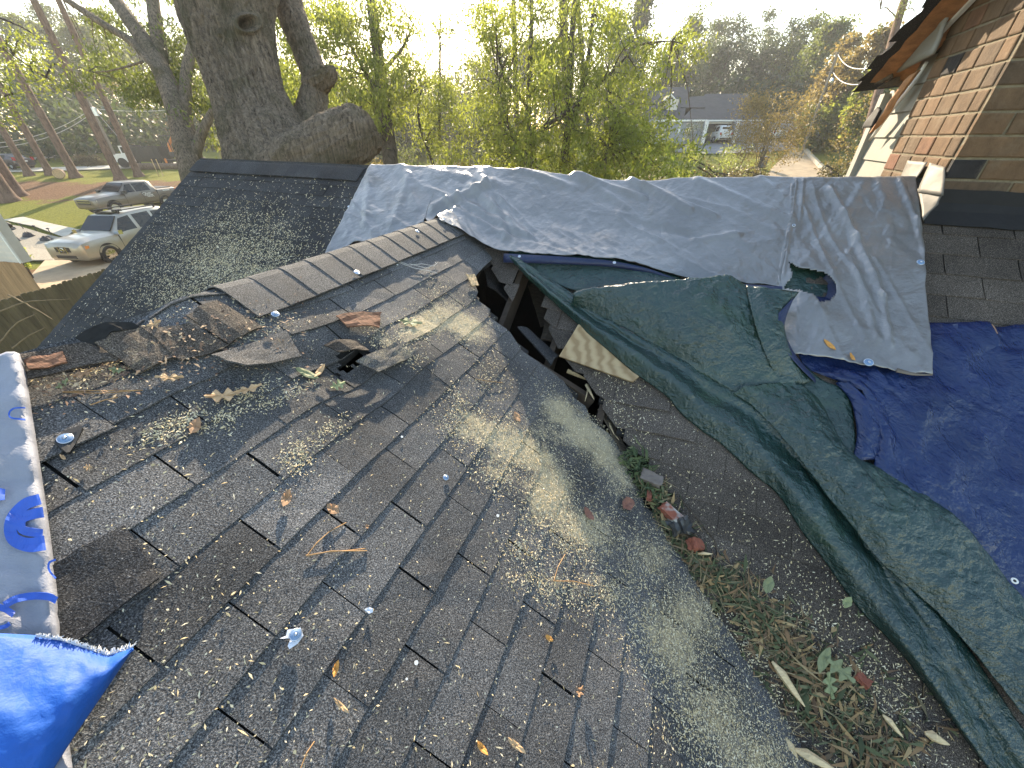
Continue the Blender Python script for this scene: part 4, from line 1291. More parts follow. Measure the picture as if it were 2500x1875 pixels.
ribbon('walkway', [(10, 540), (90, 557), (165, 585)], [(60, 533), (120, 548), (185, 562)], M_CONC, .01)
ribbon('road', [(-60, 424), (120, 419), (300, 413), (470, 403)], [(-60, 415), (120, 411), (300, 405), (470, 396)], M_CONC, .0)
ribbon('road', [(-60, 401), (60, 394), (190, 380), (310, 366), (440, 358), (700, 352)], [(-60, 396), (60, 389), (190, 375), (310, 362), (440, 355), (700, 349)], M_CONC, .0)
ribbon('driveway', [(1850, 470), (1880, 415), (1925, 370), (1930, 352), (1935, 343)], [(2040, 470), (2005, 410), (1968, 372), (1957, 356), (1950, 345)], M_SAND, .0)
ribbon('driveway', [(1640, 372), (1700, 378), (1790, 376), (1880, 372), (1930, 366)], [(1690, 350), (1720, 348), (1800, 347), (1880, 347), (1945, 347)], M_ROAD, .008)

# ------------------------------------------------------------------ foliage and trees
LF_YG = m_leaf('sunlit_yellow_green_leaf', (0.03, 0.05, 0.012), (0.12, 0.145, 0.028), .55, (0.47, 0.53, 0.08))
LF_GR = m_leaf('mid_green_leaf', (0.025, 0.045, 0.014), (0.07, 0.095, 0.025), .45, (0.30, 0.36, 0.06))
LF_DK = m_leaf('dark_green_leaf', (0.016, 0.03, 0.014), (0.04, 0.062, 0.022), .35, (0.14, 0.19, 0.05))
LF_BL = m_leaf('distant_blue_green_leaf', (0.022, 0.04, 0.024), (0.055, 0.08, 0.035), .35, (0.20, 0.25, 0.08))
LF_AU = m_leaf('autumn_gold_leaf', (0.08, 0.055, 0.02), (0.20, 0.14, 0.04), .45, (0.45, 0.34, 0.09))
BK_OAK = m_bark('furrowed_grey_oak_bark', (0.028, 0.022, 0.017), (0.29, 0.225, 0.165), 22, (1, 1, .05), moss=(0.05, 0.05, 0.022), bmp=1.0, dist=.06)
BK_PINE = m_bark('pine_bark', (0.05, 0.03, 0.022), (0.22, 0.14, 0.10), 6, (1, 1, .3), bmp=.8, dist=.04)
BK_DK = m_bark('dark_bark', (0.03, 0.024, 0.018), (0.13, 0.10, 0.075), 9, (1, 1, .25), bmp=.8, dist=.03)
NPR = np.random.default_rng(3)
def leaf_mesh(name, C, L, Wd, mat, parent=None, droop=.6, org=None, tint_c=None, bend=.25):
    N = len(C)
    C = np.asarray(C, float)
    d = NPR.normal(size=(N, 3)); d[:, 2] -= droop * 1.6
    d /= np.linalg.norm(d, axis=1, keepdims=True)
    r = NPR.normal(size=(N, 3)); s = np.cross(d, r); s /= np.linalg.norm(s, axis=1, keepdims=True) + 1e-9
    nn = np.cross(d, s)
    l = (L * NPR.uniform(.6, 1.3, size=(N, 1))); w = Wd * NPR.uniform(.7, 1.3, size=(N, 1))
    V = np.stack([C, C + d * l * .45 + s * w / 2 + nn * l * bend * .3, C + d * l - nn * l * bend * .5, C + d * l * .45 - s * w / 2 + nn * l * bend * .3], 1).reshape(-1, 3)
    org = Vector(org) if org is not None else Vector(C.mean(0))
    V -= np.array(org)
    me = bpy.data.meshes.new(name)
    me.vertices.add(4 * N); me.vertices.foreach_set('co', V.ravel())
    me.loops.add(4 * N); me.loops.foreach_set('vertex_index', np.arange(4 * N, dtype=np.int32))
    me.polygons.add(N); me.polygons.foreach_set('loop_start', np.arange(0, 4 * N, 4, dtype=np.int32)); me.polygons.foreach_set('loop_total', np.full(N, 4, np.int32))
    me.materials.append(mat)
    t = NPR.uniform(0, 1, N)
    if tint_c is not None: t = np.clip(.55 * t + .45 * np.asarray(tint_c), 0, 1)
    a = me.attributes.new('tint', 'FLOAT', 'POINT'); a.data.foreach_set('value', np.repeat(t, 4))
    me.update(); me.validate()
    o = bpy.data.objects.new(name, me); COL.objects.link(o)
    ORG[o.name] = org
    if parent is not None: o.parent = parent
    else: o.location = org
    return o
def clumps(centers, nl, rad, flat=.8):
    """leaf positions gathered in uneven clumps"""
    out, tc = [], []
    for c in centers:
        n = max(4, int(nl * NPR.uniform(.5, 1.5)))
        d = NPR.normal(size=(n, 3)) * rad * NPR.uniform(.6, 1.25) * np.array([1, 1, flat]) * .55
        out.append(np.array(c) + d); tc.append(np.full(n, NPR.uniform(0, 1)))
    return np.concatenate(out), np.concatenate(tc)
def px_blob_centers(blobs, depth, dj):
    """blobs: (px, py, radius px, clumps)"""
    C = []
    for (x, y, r, n) in blobs:
        for _ in range(n):
            a, rr_ = NPR.uniform(0, 2 * math.pi), r * math.sqrt(NPR.uniform(0, 1))
            C.append(tuple(D(x + rr_ * math.cos(a), y + rr_ * math.sin(a), depth + NPR.normal() * dj)))
    return C
def limb_px(b, pts, depth, r0, r1, n=10, sides=8, wob=.02):
    """a limb through photo points at a depth (a number, or one per point)"""
    ds = depth if hasattr(depth, '__len__') else [depth] * len(pts)
    P = catmull([tuple(D(x, y, d)) for (x, y), d in zip(pts, ds)], n)
    P = [Vector(p) + Vector((fbm(i * .7, r0 * 9, 1), fbm(i * .7, r0 * 9, 5), 0)) * wob for i, p in enumerate(P)]
    b.tube(P, [r0 + (r1 - r0) * i / (n - 1) for i in range(n)], sides)
    return P
def tree(name, label, cat, base, trunk, crown_C, nl, rad, L, Wd, lmat, bmat, group=None, droop=.6, flat=.8, twigs=True, part='trunk'):
    t = tag(empty(name, base), label, cat, group)
    b = MB()
    ends = []
    for (pts, depth, r0, r1) in trunk:
        ends.append(limb_px(b, pts, depth, r0, r1, 12 if len(pts) > 2 else 6))
    if crown_C is not None and len(crown_C) and twigs:
        E = [p for e in ends for p in e[len(e) // 3:]]
        EA = np.array([tuple(e) for e in E])
        for i, c in enumerate(crown_C):
            if i % 3: continue
            k = int(np.argmin(((EA - np.array(c)) ** 2).sum(1)))
            a, c = Vector(E[k]), Vector(c)
            m = (a + c) / 2 + Vector((0, 0, .12 * (a - c).length))
            if (a - c).length < 4.5: b.tube([a, m, c], [.022, .014, .005], 4, cap=False)
    b.build(part, bmat, t, smooth=True)
    if crown_C is not None and len(crown_C):
        C, tc = clumps(crown_C, nl, rad, flat)
        leaf_mesh('crown', C, L, Wd, lmat, t, droop, org=base, tint_c=tc)
    return t

# ---- the great oak right behind the ridge: trunk as one dense furrowed surface
OD = 7.0
oak = tag(empty('old_oak', D(640, 470, OD) * Vector((1, 1, 0)) if False else Vector((D(640, 420, OD).x, D(640, 420, OD).y, -1.0))), 'huge old oak with furrowed bark, knot hole and broken limb behind the ridge', 'tree')
SIL = [(-120, 380, 700), (-60, 415, 690), (0, 445, 671), (41, 452, 664), (85, 466, 665), (127, 481, 668), (165, 500, 674), (206, 512, 682), (253, 528, 705), (290, 537, 728), (316, 544, 745), (350, 551, 765), (395, 560, 790), (470, 575, 815), (600, 600, 850), (760, 630, 880)]
def furrow(ang, z, k=1.0):
    u = ang * 5.2 + .35 * fbm(z * 2.1, ang * 1.5, 8)
    a = fbm(u * 1.5, z * .55 + .3 * fbm(u, z * 3, 2), 1.0, 3)
    r = 1 - min(1, abs(a) * 3.2)
    return -r * .055 * k + .014 * fbm(u * 4, z * 7, 3)
SCL = [(D((l + r) / 2, y, OD), (r - l) / 2 * OD / FPX * .965) for y, l, r in SIL]
NA, NZ = 280, 320
cz = [(tuple(c) + (r,)) for c, r in SCL]
sm = catmull(cz, NZ)
knot = (601, 58)
vd = Vector((0, -1, 0))
P = []
for i, (x, y, z, r) in enumerate(sm):
    row = []
    for k in range(NA):
        a = 2 * math.pi * k / NA
        dx, dy = math.sin(a), -math.cos(a)
        rr0 = r * (1 + .05 * fbm(math.sin(a) * 1.3, math.cos(a) * 1.3, z * .8))
        f = furrow(a if a < math.pi else a - 2 * math.pi, z)
        v = Vector((x + dx * rr0, y + dy * rr0, z))
        if dy < .2:
            X, Y = project(v)
            ex, ey = (X - knot[0]) / 30.0, (Y - knot[1]) / 23.0
            c, s = math.cos(.5), math.sin(.5)
            ex, ey = ex * c + ey * s, -ex * s + ey * c
            e = math.hypot(ex, ey)
            if e < 2.2:
                f = f * min(1, max(0, e - .9)) + .10 * math.exp(-((e - .95) / .26) ** 2) - (.34 * max(0, 1 - (e / .7) ** 2) if e < .7 else 0) + .006 * math.sin(e * 22)
        row.append(v + Vector((dx, dy, 0)) * f)
    P.append(row)
b = MB(); b.grid(P, 0, True)
trunk = b.build('trunk', BK_OAK, oak, smooth=True)
# the second stem, with its elbow knob
def thick_stem(name, pts, parent, mat, n=90, na=70, k=.8, capend=None, seed=0):
    """pts: (px, py, depth, radius)"""
    Q = [tuple(D(x, y, d)) + (r,) for x, y, d, r in pts]
    C = catmull(Q, n)
    rows = []
    prev = None
    for i, c in enumerate(C):
        p = Vector(c[:3]); q0 = Vector(C[max(0, i - 1)][:3]); q1 = Vector(C[min(n - 1, i + 1)][:3])
        d = (q1 - q0).normalized()
        s = (prev - d * prev.dot(d)).normalized() if prev is not None else d.cross(Vector((0, 1, .2))).normalized()
        prev = s; t = d.cross(s)
        row = []
        for j in range(na):
            a = 2 * math.pi * j / na
            aa = a if a < math.pi else a - 2 * math.pi
            r = c[3] * (1 + .10 * fbm(math.sin(a) * 1.4 + seed, math.cos(a) * 1.4, i * .06)) + furrow(aa, i * .045 + seed, k)
            row.append(p + (s * math.cos(a) + t * math.sin(a)) * r)
        rows.append(row)
    b = MB(); o = b.grid(rows, 0, True)
    if capend:
        c = Vector(C[-1][:3]); last = rows[-1]; n_ = len(last)
        d = (c - Vector(C[-2][:3])).normalized()
        ring2 = [(Vector(v) - c) * .6 + c + d * .05 * fbm(v.x * 9, v.z * 9, 3) for v in last]
        V = last + ring2 + [c - d * .06]
        F = [(k, (k + 1) % n_, n_ + (k + 1) % n_, n_ + k) for k in range(n_)] + [(n_ + k, n_ + (k + 1) % n_, 2 * n_) for k in range(n_)]
        b.add(V, F, 1)
        return b.build(name, [mat, capend], parent, smooth=True)
    return b.build(name, mat, parent, smooth=True)
M_HEART = simple('torn_heartwood', (0.22, 0.14, 0.08), .9, .6, 12, bmp=.8, bscale=30)
thick_stem('stem', [(735, 360, 7.6, .36), (752, 300, 7.8, .31), (766, 240, 7.9, .265), (768, 195, 8.0, .255), (752, 140, 8.1, .27), (728, 80, 8.2, .29), (708, 20, 8.3, .30), (690, -60, 8.4, .3)], oak, BK_OAK, seed=3)
thick_stem('burl', [(760, 210, 7.9, .24), (785, 195, 7.75, .22), (802, 182, 7.65, .19), (808, 172, 7.6, .14), (806, 165, 7.6, .04)], oak, BK_OAK, 30, 50, seed=6)
thick_stem('broken_limb', [(690, 440, 6.75, .50), (745, 400, 6.6, .50), (800, 365, 6.55, .47), (850, 338, 6.62, .45), (880, 322, 6.72, .43), (890, 316, 6.76, .40)], oak, BK_OAK, 60, 90, .7, M_HEART, seed=9)
b = MB()
for k in range(26):
    a = k * 2 * math.pi / 26 + rr.uniform(-.1, .1)
    c = D(890, 316, 6.76)
    ax = (D(890, 316, 6.76) - D(850, 338, 6.62)).normalized(); s = ax.orthogonal().normalized(); t = ax.cross(s)
    o = c + (s * math.cos(a) + t * math.sin(a)) * rr.uniform(.28, .39)
    b.tube([o - ax * .05, o + ax * rr.uniform(.02, .10) + Vector((0, 0, rr.uniform(-.02, .03)))], [rr.uniform(.02, .05), .006], 5)
o = b.build('splintered_end', BK_DK, oak); tag(o, kind='stuff')

# oak foliage behind the trunk and the tall brown trunk tree
treeC = px_blob_centers([(700, 40, 60, 16), (760, 70, 90, 26), (850, 60, 90, 24), (900, 30, 90, 20), (960, 90, 70, 14), (830, 150, 90, 24), (910, 190, 80, 24), (980, 230, 70, 16), (700, 120, 40, 8), (690, 220, 40, 9), (820, 250, 60, 14), (1000, 130, 60, 10), (940, 250, 60, 10), (860, 300, 40, 6)], 12.5, 1.2)
tree('leafy_tree', 'leafy tree with a bare brown trunk right of the broken oak limb', 'tree', Vector((D(957, 480, 13).x, D(957, 480, 13).y, -1.0)),
     [([(985, 640), (962, 480), (955, 400), (945, 320), (938, 250), (925, 150), (912, 40), (900, -60)], 13.0, .30, .16), ([(938, 250), (900, 190), (860, 120), (820, 40)], 12.8, .09, .03), ([(930, 180), (980, 120), (1010, 60)], 12.8, .08, .02), ([(940, 260), (1000, 230), (1040, 200)], 12.9, .06, .02)],
     treeC, 72, .40, .155, .043, LF_YG, BK_DK, droop=.9)
lowC = px_blob_centers([(700, 200, 30, 8), (680, 170, 25, 6), (860, 290, 60, 16), (800, 240, 40, 10), (705, 260, 30, 8)], 17, .8)
tree('young_tree', 'bright yellow green tree showing between the oak stem and its stub', 'tree', Vector((D(800, 480, 17).x, D(800, 480, 17).y, -1.0)), [([(800, 480), (790, 330), (780, 200)], 17.0, .08, .03)], lowC, 100, .6, .2, .065, LF_YG, BK_DK)
poleC = px_blob_centers([(1050, 210, 60, 14), (1090, 170, 50, 10), (1030, 300, 50, 12), (1070, 260, 60, 12), (1110, 330, 40, 8), (1040, 350, 40, 8), (1130, 250, 50, 10), (1085, 90, 40, 5), (1110, 30, 60, 5)], 15, .8)
tree('slender_tree', 'slender leafy sapling with a straight thin stem under the sun gap', 'tree', Vector((D(1060, 470, 15).x, D(1060, 470, 15).y, -1.0)),
     [([(1075, 600), (1066, 430), (1030, 330), (1020, 260), (1030, 220)], 14.6, .07, .03), ([(1072, 340), (1073, 250), (1074, 150), (1075, 50)], 15.2, .07, .03)], poleC, 60, .45, .14, .045, LF_YG, BK_DK)
# the broad yellow-green tree in the middle: several stems
bigC = px_blob_centers([(1180, 60, 60, 20), (1250, 40, 80, 28), (1340, 60, 90, 32), (1430, 50, 80, 26), (1500, 90, 60, 18), (1200, 170, 70, 24), (1290, 180, 90, 36), (1390, 170, 90, 36), (1480, 180, 70, 26), (1190, 280, 60, 20), (1260, 290, 80, 32), (1360, 290, 90, 38), (1460, 280, 80, 32), (1530, 300, 60, 20), (1230, 370, 70, 26), (1320, 390, 80, 34), (1420, 390, 90, 38), (1510, 370, 80, 32), (1580, 350, 50, 18), (1560, 420, 60, 20), (1240, 430, 60, 18), (1350, 450, 80, 24), (1480, 440, 80, 24), (1620, 90, 30, 5), (1660, 110, 40, 6), (1640, 160, 30, 5), (1690, 120, 25, 3), (1590, 130, 40, 8), (1700, 350, 25, 3), (1650, 440, 40, 8), (1560, 200, 40, 8), (1130, 380, 30, 6), (1600, 250, 40, 7), (1595, 320, 45, 12), (1625, 395, 50, 14)], 11.5, 1.3)
tree('spreading_tree', 'broad yellow green tree with several dark stems behind the middle of the ridge', 'tree', Vector((D(1330, 560, 11.5).x, D(1330, 560, 11.5).y, -1.0)),
     [([(1330, 640), (1305, 500), (1292, 380), (1290, 250), (1296, 120), (1298, -40)], 11.5, .14, .05), ([(1330, 640), (1360, 480), (1385, 330), (1392, 180), (1400, 40), (1405, -40)], 12.0, .17, .06), ([(1390, 330), (1420, 220), (1440, 120), (1450, 0)], 11.8, .10, .04),
      ([(1285, 370), (1330, 310), (1372, 284)], 11.2, .10, .04), ([(1372, 284), (1440, 225), (1500, 170), (1560, 110), (1640, 100)], 11.0, .05, .015), ([(1290, 260), (1235, 190), (1215, 120), (1200, 30)], 11.6, .07, .02), ([(1345, 120), (1365, 90), (1385, 40)], 11.4, .05, .02), ([(1460, 430), (1490, 330), (1480, 220)], 11.4, .06, .02), ([(1310, 450), (1250, 330), (1215, 210)], 11.0, .05, .015)],
     bigC, 58, .34, .125, .039, LF_YG, BK_DK, droop=.8)
# a tall slim hardwood whose trunk shows behind its top
tC = px_blob_centers([(1330, 20, 120, 20), (1450, 10, 80, 16), (1180, 20, 60, 10), (1560, 5, 30, 2), (1700, 8, 40, 2), (1380, -60, 160, 20)], 16, 1.5)
tree('tall_hardwood', 'tall slim trunks rising behind the broad yellow green tree', 'tree', Vector((D(1400, 520, 17).x, D(1400, 520, 17).y, -1.0)),
     [([(1400, 480), (1385, 250), (1378, 100), (1372, -80)], 17, .24, .16), ([(1460, 480), (1425, 200), (1415, 60), (1405, -80)], 17.5, .16, .10), ([(1265, 430), (1258, 200), (1255, 60), (1250, -60)], 17.5, .14, .09)], tC, 60, .7, .16, .04, LF_GR, BK_DK)

# ---- multi-stem oak at the left, 14 m away
o2 = [(250, 160, 40, 10), (300, 195, 50, 14), (340, 215, 45, 14), (395, 180, 45, 12), (430, 165, 40, 10), (475, 175, 45, 14), (500, 215, 40, 12), (455, 255, 35, 8), (390, 240, 25, 5), (270, 40, 40, 7), (240, 70, 30, 4), (410, 90, 40, 7), (445, 60, 40, 7), (300, 90, 40, 5), (350, 20, 60, 8), (450, 10, 60, 8), (180, 190, 30, 5), (520, 320, 20, 4), (515, 260, 25, 5)]
tree('forked_oak', 'forked oak with several heavy limbs beyond the left end of the ridge', 'tree', Vector((D(478, 520, 14).x, D(478, 520, 14).y, -1.0)),
     [([(510, 560), (475, 430), (455, 350), (440, 290), (420, 235), (400, 185), (372, 130), (335, 75), (275, -10)], 14, .50, .22), ([(430, 250), (395, 170), (388, 100), (378, 40), (370, -40)], 14.2, .30, .20), ([(400, 185), (360, 145), (322, 102), (262, 65), (205, 28), (150, -8)], 13.8, .15, .10),
      ([(470, 400), (490, 330), (510, 290), (525, 255)], 13.9, .20, .10), ([(448, 320), (452, 240), (455, 180), (470, 110), (495, 40), (500, -30)], 14.1, .22, .13), ([(350, 150), (300, 165), (255, 175), (215, 175)], 13.6, .04, .015)],
     px_blob_centers(o2, 14.9, .6), 60, .42, .18, .05, LF_GR, BK_OAK, droop=.9)
# a near branch of yellowing leaves entering at the left
tree('overhanging_branch', 'yellowing leafy branch reaching in from the left edge', 'branch', D(-120, 60, 9), [([(-160, 40), (-40, 90), (40, 140), (110, 190)], 9, .05, .012), ([(-40, 30), (40, 60), (120, 105)], 9.4, .03, .008), ([(-90, 130), (-20, 180), (30, 230)], 9, .03, .01)],
     px_blob_centers([(20, 140, 40, 7), (70, 180, 40, 7), (120, 210, 30, 4), (10, 220, 30, 5), (60, 110, 40, 5), (100, 150, 30, 4), (5, 280, 25, 4), (140, 150, 20, 2)], 9, .3), 30, .3, .09, .035, LF_YG, BK_DK, droop=.4)

# ---- pine trunks on the straw
pines = [((295, 440), .33, 'tall pine with a long shadow on the straw, nearest to the pickup'), ((340, 430), .28, 'tall pine just left of the forked oak, right of the nearest shadow'), ((187, 433), .32, 'pine beside the sawn log on the straw'), ((125, 427), .27, 'pine left of the sawn log, behind the straw'), ((72, 428), .27, 'thin pine by the dark parked vehicle near the road'), ((45, 478), .40, 'stout pine at the left edge, second from the left'), ((25, 490), .40, 'leftmost stout pine, cut by the edge of the photo')]
for (bx, by), r, lab in pines:
    base = G(bx, by)
    t = tag(empty('pine_tree', base), lab, 'tree', 'tall pines on the straw')
    b = MB()
    hgt = rr.uniform(19, 24)
    lean = Vector((rr.uniform(-.02, .02), rr.uniform(-.02, .02), 0))
    pts = [base + Vector((0, 0, -.3))] + [base + lean * h + Vector((.05 * fbm(h * .2, bx), .05 * fbm(h * .2, by), h)) for h in (.05, .35, 1.0, 2.5, 5, 8, 11, 14, 17, hgt)]
    b.tube(pts, [r * 1.9, r * 1.75, r * 1.3, r * 1.08, r, r * .95, r * .88, r * .8, r * .7, r * .55, r * .2], 14)
    for k in range(10):
        h = rr.uniform(13, hgt - 1); a = rr.uniform(0, 6.3); l = rr.uniform(1.5, 3.2)
        b.tube([base + lean * h + Vector((0, 0, h)), base + lean * h + Vector((math.cos(a) * l, math.sin(a) * l, h + .5))], [.06, .02], 5)
    b.build('trunk', BK_PINE, t, smooth=True)
    C = [tuple(base + lean * h + Vector((rr.gauss(0, 1.5), rr.gauss(0, 1.5), h))) for h in [rr.uniform(13.5, hgt + .5) for _ in range(34)]]
    L, tc = clumps(C, 60, .8, .6)
    leaf_mesh('crown', L, .3, .03, LF_GR, t, .1, org=base, tint_c=tc)

C = px_blob_centers([(2190, -40, 80, 20), (2230, -90, 60, 16), (2140, 60, 20, 2), (2180, 30, 25, 2)], 19, .6)
tree('pine_tree', 'bare pine trunk rising right behind the broken rake', 'tree', Vector((D(2070, 520, 20).x, D(2070, 520, 20).y, ground_h(0, 20))), [([(2070, 520), (2100, 400), (2135, 262), (2172, 120), (2208, 0), (2235, -90)], 20, .24, .16), ([(2200, 30), (2225, 20), (2240, 40)], 20, .03, .01), ([(2195, 50), (2165, 20), (2150, 22)], 20, .03, .01)], C, 50, .5, .2, .02, LF_GR, BK_PINE, droop=.1)
# ---- background trees, each its own
def far_tree(x, top, half, depth, mat, label, shape='round', group='background trees', nc=95, nl=80, leaf=.42):
    T = D(x, top, depth)
    g = ground_h(T.x, T.y)
    base = Vector((T.x, T.y, g)); H = T.z - g
    R = half * depth / FPX
    t = tag(empty('background_tree', base), label, 'tree', group)
    b = MB()
    b.tube([base + Vector((0, 0, -.2)), base + Vector((.1, 0, H * .3)), base + Vector((-.1, .1, H * .6)), base + Vector((.05, 0, H * .93))], [.24, .2, .14, .04], 7)
    for k in range(7):
        a = rr.uniform(0, 6.3); h = rr.uniform(.3, .75) * H; l = R * rr.uniform(.5, .9)
        b.tube([base + Vector((0, 0, h)), base + Vector((math.cos(a) * l, math.sin(a) * l, h + l * .7))], [.08, .02], 4, cap=False)
    b.build('trunk', BK_DK, t)
    C = []
    lumps = [(rr.uniform(0, 6.3), rr.uniform(.25, 1.0)) for _ in range(9)]
    for _ in range(nc):
        if shape == 'round':
            a, f = rr.choice(lumps); a += rr.gauss(0, .35)
            zf = min(1.02, max(.12, rr.gauss(f, .13)))
            env = math.sin(math.pi * min(1, max(.0, (zf - .02)))) ** .5 if zf < .98 else .3
            r = R * env * math.sqrt(rr.uniform(.25, 1))
            C.append((base.x + math.cos(a) * r, base.y + math.sin(a) * r, g + H * zf - .3))
        elif shape == 'cone':
            zf = rr.uniform(.12, 1) ** .8; r = R * (1.08 - zf) * math.sqrt(rr.uniform(.2, 1)); a = rr.uniform(0, 6.3)
            C.append((base.x + math.cos(a) * r, base.y + math.sin(a) * r, g + H * zf - .2))
        else:     # pine: bare below, airy above
            zf = rr.uniform(.5, 1); r = R * math.sin(math.pi * (zf - .42) / .62) * math.sqrt(rr.uniform(.1, 1)); a = rr.uniform(0, 6.3)
            C.append((base.x + math.cos(a) * r, base.y + math.sin(a) * r, g + H * zf - .2))
    L, tc = clumps(C, nl, R * (.34 if shape != 'pine' else .2), .75)
    leaf_mesh('crown', L, leaf, leaf * .55, mat, t, .25, org=base, tint_c=tc)
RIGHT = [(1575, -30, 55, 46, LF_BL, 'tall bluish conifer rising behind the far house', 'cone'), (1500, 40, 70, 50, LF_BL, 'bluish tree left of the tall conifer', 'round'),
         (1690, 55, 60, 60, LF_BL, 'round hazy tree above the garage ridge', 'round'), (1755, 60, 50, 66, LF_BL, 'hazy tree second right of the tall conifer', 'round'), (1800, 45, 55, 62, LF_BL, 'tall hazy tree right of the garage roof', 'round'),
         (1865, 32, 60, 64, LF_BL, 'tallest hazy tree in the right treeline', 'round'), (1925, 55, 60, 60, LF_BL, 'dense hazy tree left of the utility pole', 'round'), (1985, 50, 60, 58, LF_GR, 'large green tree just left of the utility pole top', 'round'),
         (2040, 65, 60, 52, LF_GR, 'sunlit green tree behind the utility pole', 'round'), (2095, 95, 60, 42, LF_AU, 'golden green tree right of the utility pole', 'round'), (2150, 85, 60, 38, LF_AU, 'golden tree below the broken rake', 'round'),
         (2190, 140, 50, 34, LF_YG, 'golden tree beside the siding wall', 'round'), (2060, 175, 50, 40, LF_YG, 'low golden tree at the foot of the utility pole wires', 'round'), (1640, 130, 50, 62, LF_BL, 'low hazy tree between conifer and garage roof', 'round'),
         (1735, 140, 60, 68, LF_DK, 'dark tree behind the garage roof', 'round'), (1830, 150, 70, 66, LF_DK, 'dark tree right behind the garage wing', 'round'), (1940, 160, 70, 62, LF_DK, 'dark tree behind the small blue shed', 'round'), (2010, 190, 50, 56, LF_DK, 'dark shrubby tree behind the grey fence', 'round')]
for a in RIGHT: far_tree(*a, group='treeline on the right')
LEFTT = [(30, 40, 90, 58, LF_GR, 'pine-like tree at the far left of the treeline', 'pine'), (110, 10, 90, 64, LF_BL, 'airy tall tree above the leftmost road', 'pine'), (190, 60, 70, 60, LF_GR, 'airy tree left of the leaning utility pole', 'pine'), (240, 30, 80, 66, LF_BL, 'tall airy tree behind the two front pines', 'pine'),
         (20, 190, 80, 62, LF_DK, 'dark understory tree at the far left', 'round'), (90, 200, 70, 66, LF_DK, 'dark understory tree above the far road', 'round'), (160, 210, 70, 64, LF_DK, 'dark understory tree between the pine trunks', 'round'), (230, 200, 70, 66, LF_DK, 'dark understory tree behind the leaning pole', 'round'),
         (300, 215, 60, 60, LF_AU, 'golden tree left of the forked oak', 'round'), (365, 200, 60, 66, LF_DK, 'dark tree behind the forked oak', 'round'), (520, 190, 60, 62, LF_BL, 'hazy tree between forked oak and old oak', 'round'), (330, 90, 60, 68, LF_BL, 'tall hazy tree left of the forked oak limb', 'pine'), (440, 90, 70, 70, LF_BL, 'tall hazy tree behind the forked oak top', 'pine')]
for a in LEFTT: far_tree(*a, group='treeline on the left')
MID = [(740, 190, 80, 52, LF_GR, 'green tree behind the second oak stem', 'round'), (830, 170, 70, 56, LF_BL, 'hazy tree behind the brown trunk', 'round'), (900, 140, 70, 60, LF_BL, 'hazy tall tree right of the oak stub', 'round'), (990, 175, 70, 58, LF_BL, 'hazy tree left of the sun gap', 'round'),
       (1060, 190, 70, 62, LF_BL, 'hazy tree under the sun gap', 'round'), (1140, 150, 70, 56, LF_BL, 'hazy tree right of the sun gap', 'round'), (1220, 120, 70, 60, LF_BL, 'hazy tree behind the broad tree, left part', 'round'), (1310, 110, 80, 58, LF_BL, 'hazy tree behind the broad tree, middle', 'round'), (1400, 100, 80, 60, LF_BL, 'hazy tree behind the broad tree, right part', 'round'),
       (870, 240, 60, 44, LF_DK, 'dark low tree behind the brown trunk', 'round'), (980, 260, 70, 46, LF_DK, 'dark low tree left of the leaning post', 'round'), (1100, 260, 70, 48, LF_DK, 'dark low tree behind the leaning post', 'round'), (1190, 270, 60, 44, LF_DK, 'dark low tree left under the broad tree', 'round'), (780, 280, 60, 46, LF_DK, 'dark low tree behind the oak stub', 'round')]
for a in MID: far_tree(*a, group='trees in the hazy middle distance')
# distant wood closing the view beyond the individual trees
C = []
for k in range(1900):
    a = rr.uniform(-1.25, 1.1); d = rr.uniform(78, 100)
    x, y = math.sin(a) * d, math.cos(a) * d
    C.append((x, y, ground_h(x, y) + rr.uniform(0, 1) ** 1.2 * (6.5 + 3 * fbm(a * 4, 2))))
L, tc = clumps(C, 34, 2.2, .8)
tag(leaf_mesh('distant_wood', L, .7, .45, LF_DK, None, .2, org=(0, 85, 3), tint_c=tc), 'dark distant wood closing the view behind the houses', 'wood', kind='stuff')

# ---- shrubs and brush
def shrub(x, y, depth, half, hpx, mat, label, name='shrub', stems=9, nc=30, nl=40, leaf=.1, cat='shrub', base_y=None):
    base = D(x, base_y or y + hpx, depth)
    g = ground_h(base.x, base.y); base = Vector((base.x, base.y, g))
    R = half * depth / FPX
    top = D(x, y - hpx, depth).z - g
    t = tag(empty(name, base), label, cat)
    b = MB(); C = []
    for k in range(stems):
        a = rr.uniform(0, 6.3); r = R * rr.uniform(.2, .8)
        e = base + Vector((math.cos(a) * r, math.sin(a) * r, top * rr.uniform(.6, 1)))
        m = base + (e - base) * .5 + Vector((-math.cos(a) * r * .15, -math.sin(a) * r * .15, top * .06))
        b.tube([base + Vector((rr.uniform(-.1, .1), rr.uniform(-.1, .1), -.05)), m, e], [.035, .025, .008], 5)
    b.build('stems', BK_DK, t)
    for k in range(nc):
        a = rr.uniform(0, 6.3); zf = rr.uniform(.3, 1.0); r = R * math.sqrt(rr.uniform(.05, 1)) * (1 - .5 * abs(zf - .6))
        C.append((base.x + math.cos(a) * r, base.y + math.sin(a) * r, g + top * zf))
    L, tc = clumps(C, nl, R * .3, .8)
    leaf_mesh('foliage', L, leaf, leaf * .45, mat, t, .2, org=base, tint_c=tc)
shrub(1845, 320, 34, 85, 75, LF_AU, 'reddish green crepe myrtle in front of the parked cars', 'small_tree', 10, 90, 110, .17, 'tree', 430)
shrub(2090, 320, 24, 75, 85, LF_AU, 'multi stemmed golden shrub on the lawn by the siding wall', 'small_tree', 14, 60, 60, .12, 'tree', 412)
shrub(1790, 390, 26, 60, 28, LF_YG, 'low yellow shrub left of the dark bin', 'shrub', 9, 26, 50, .12)
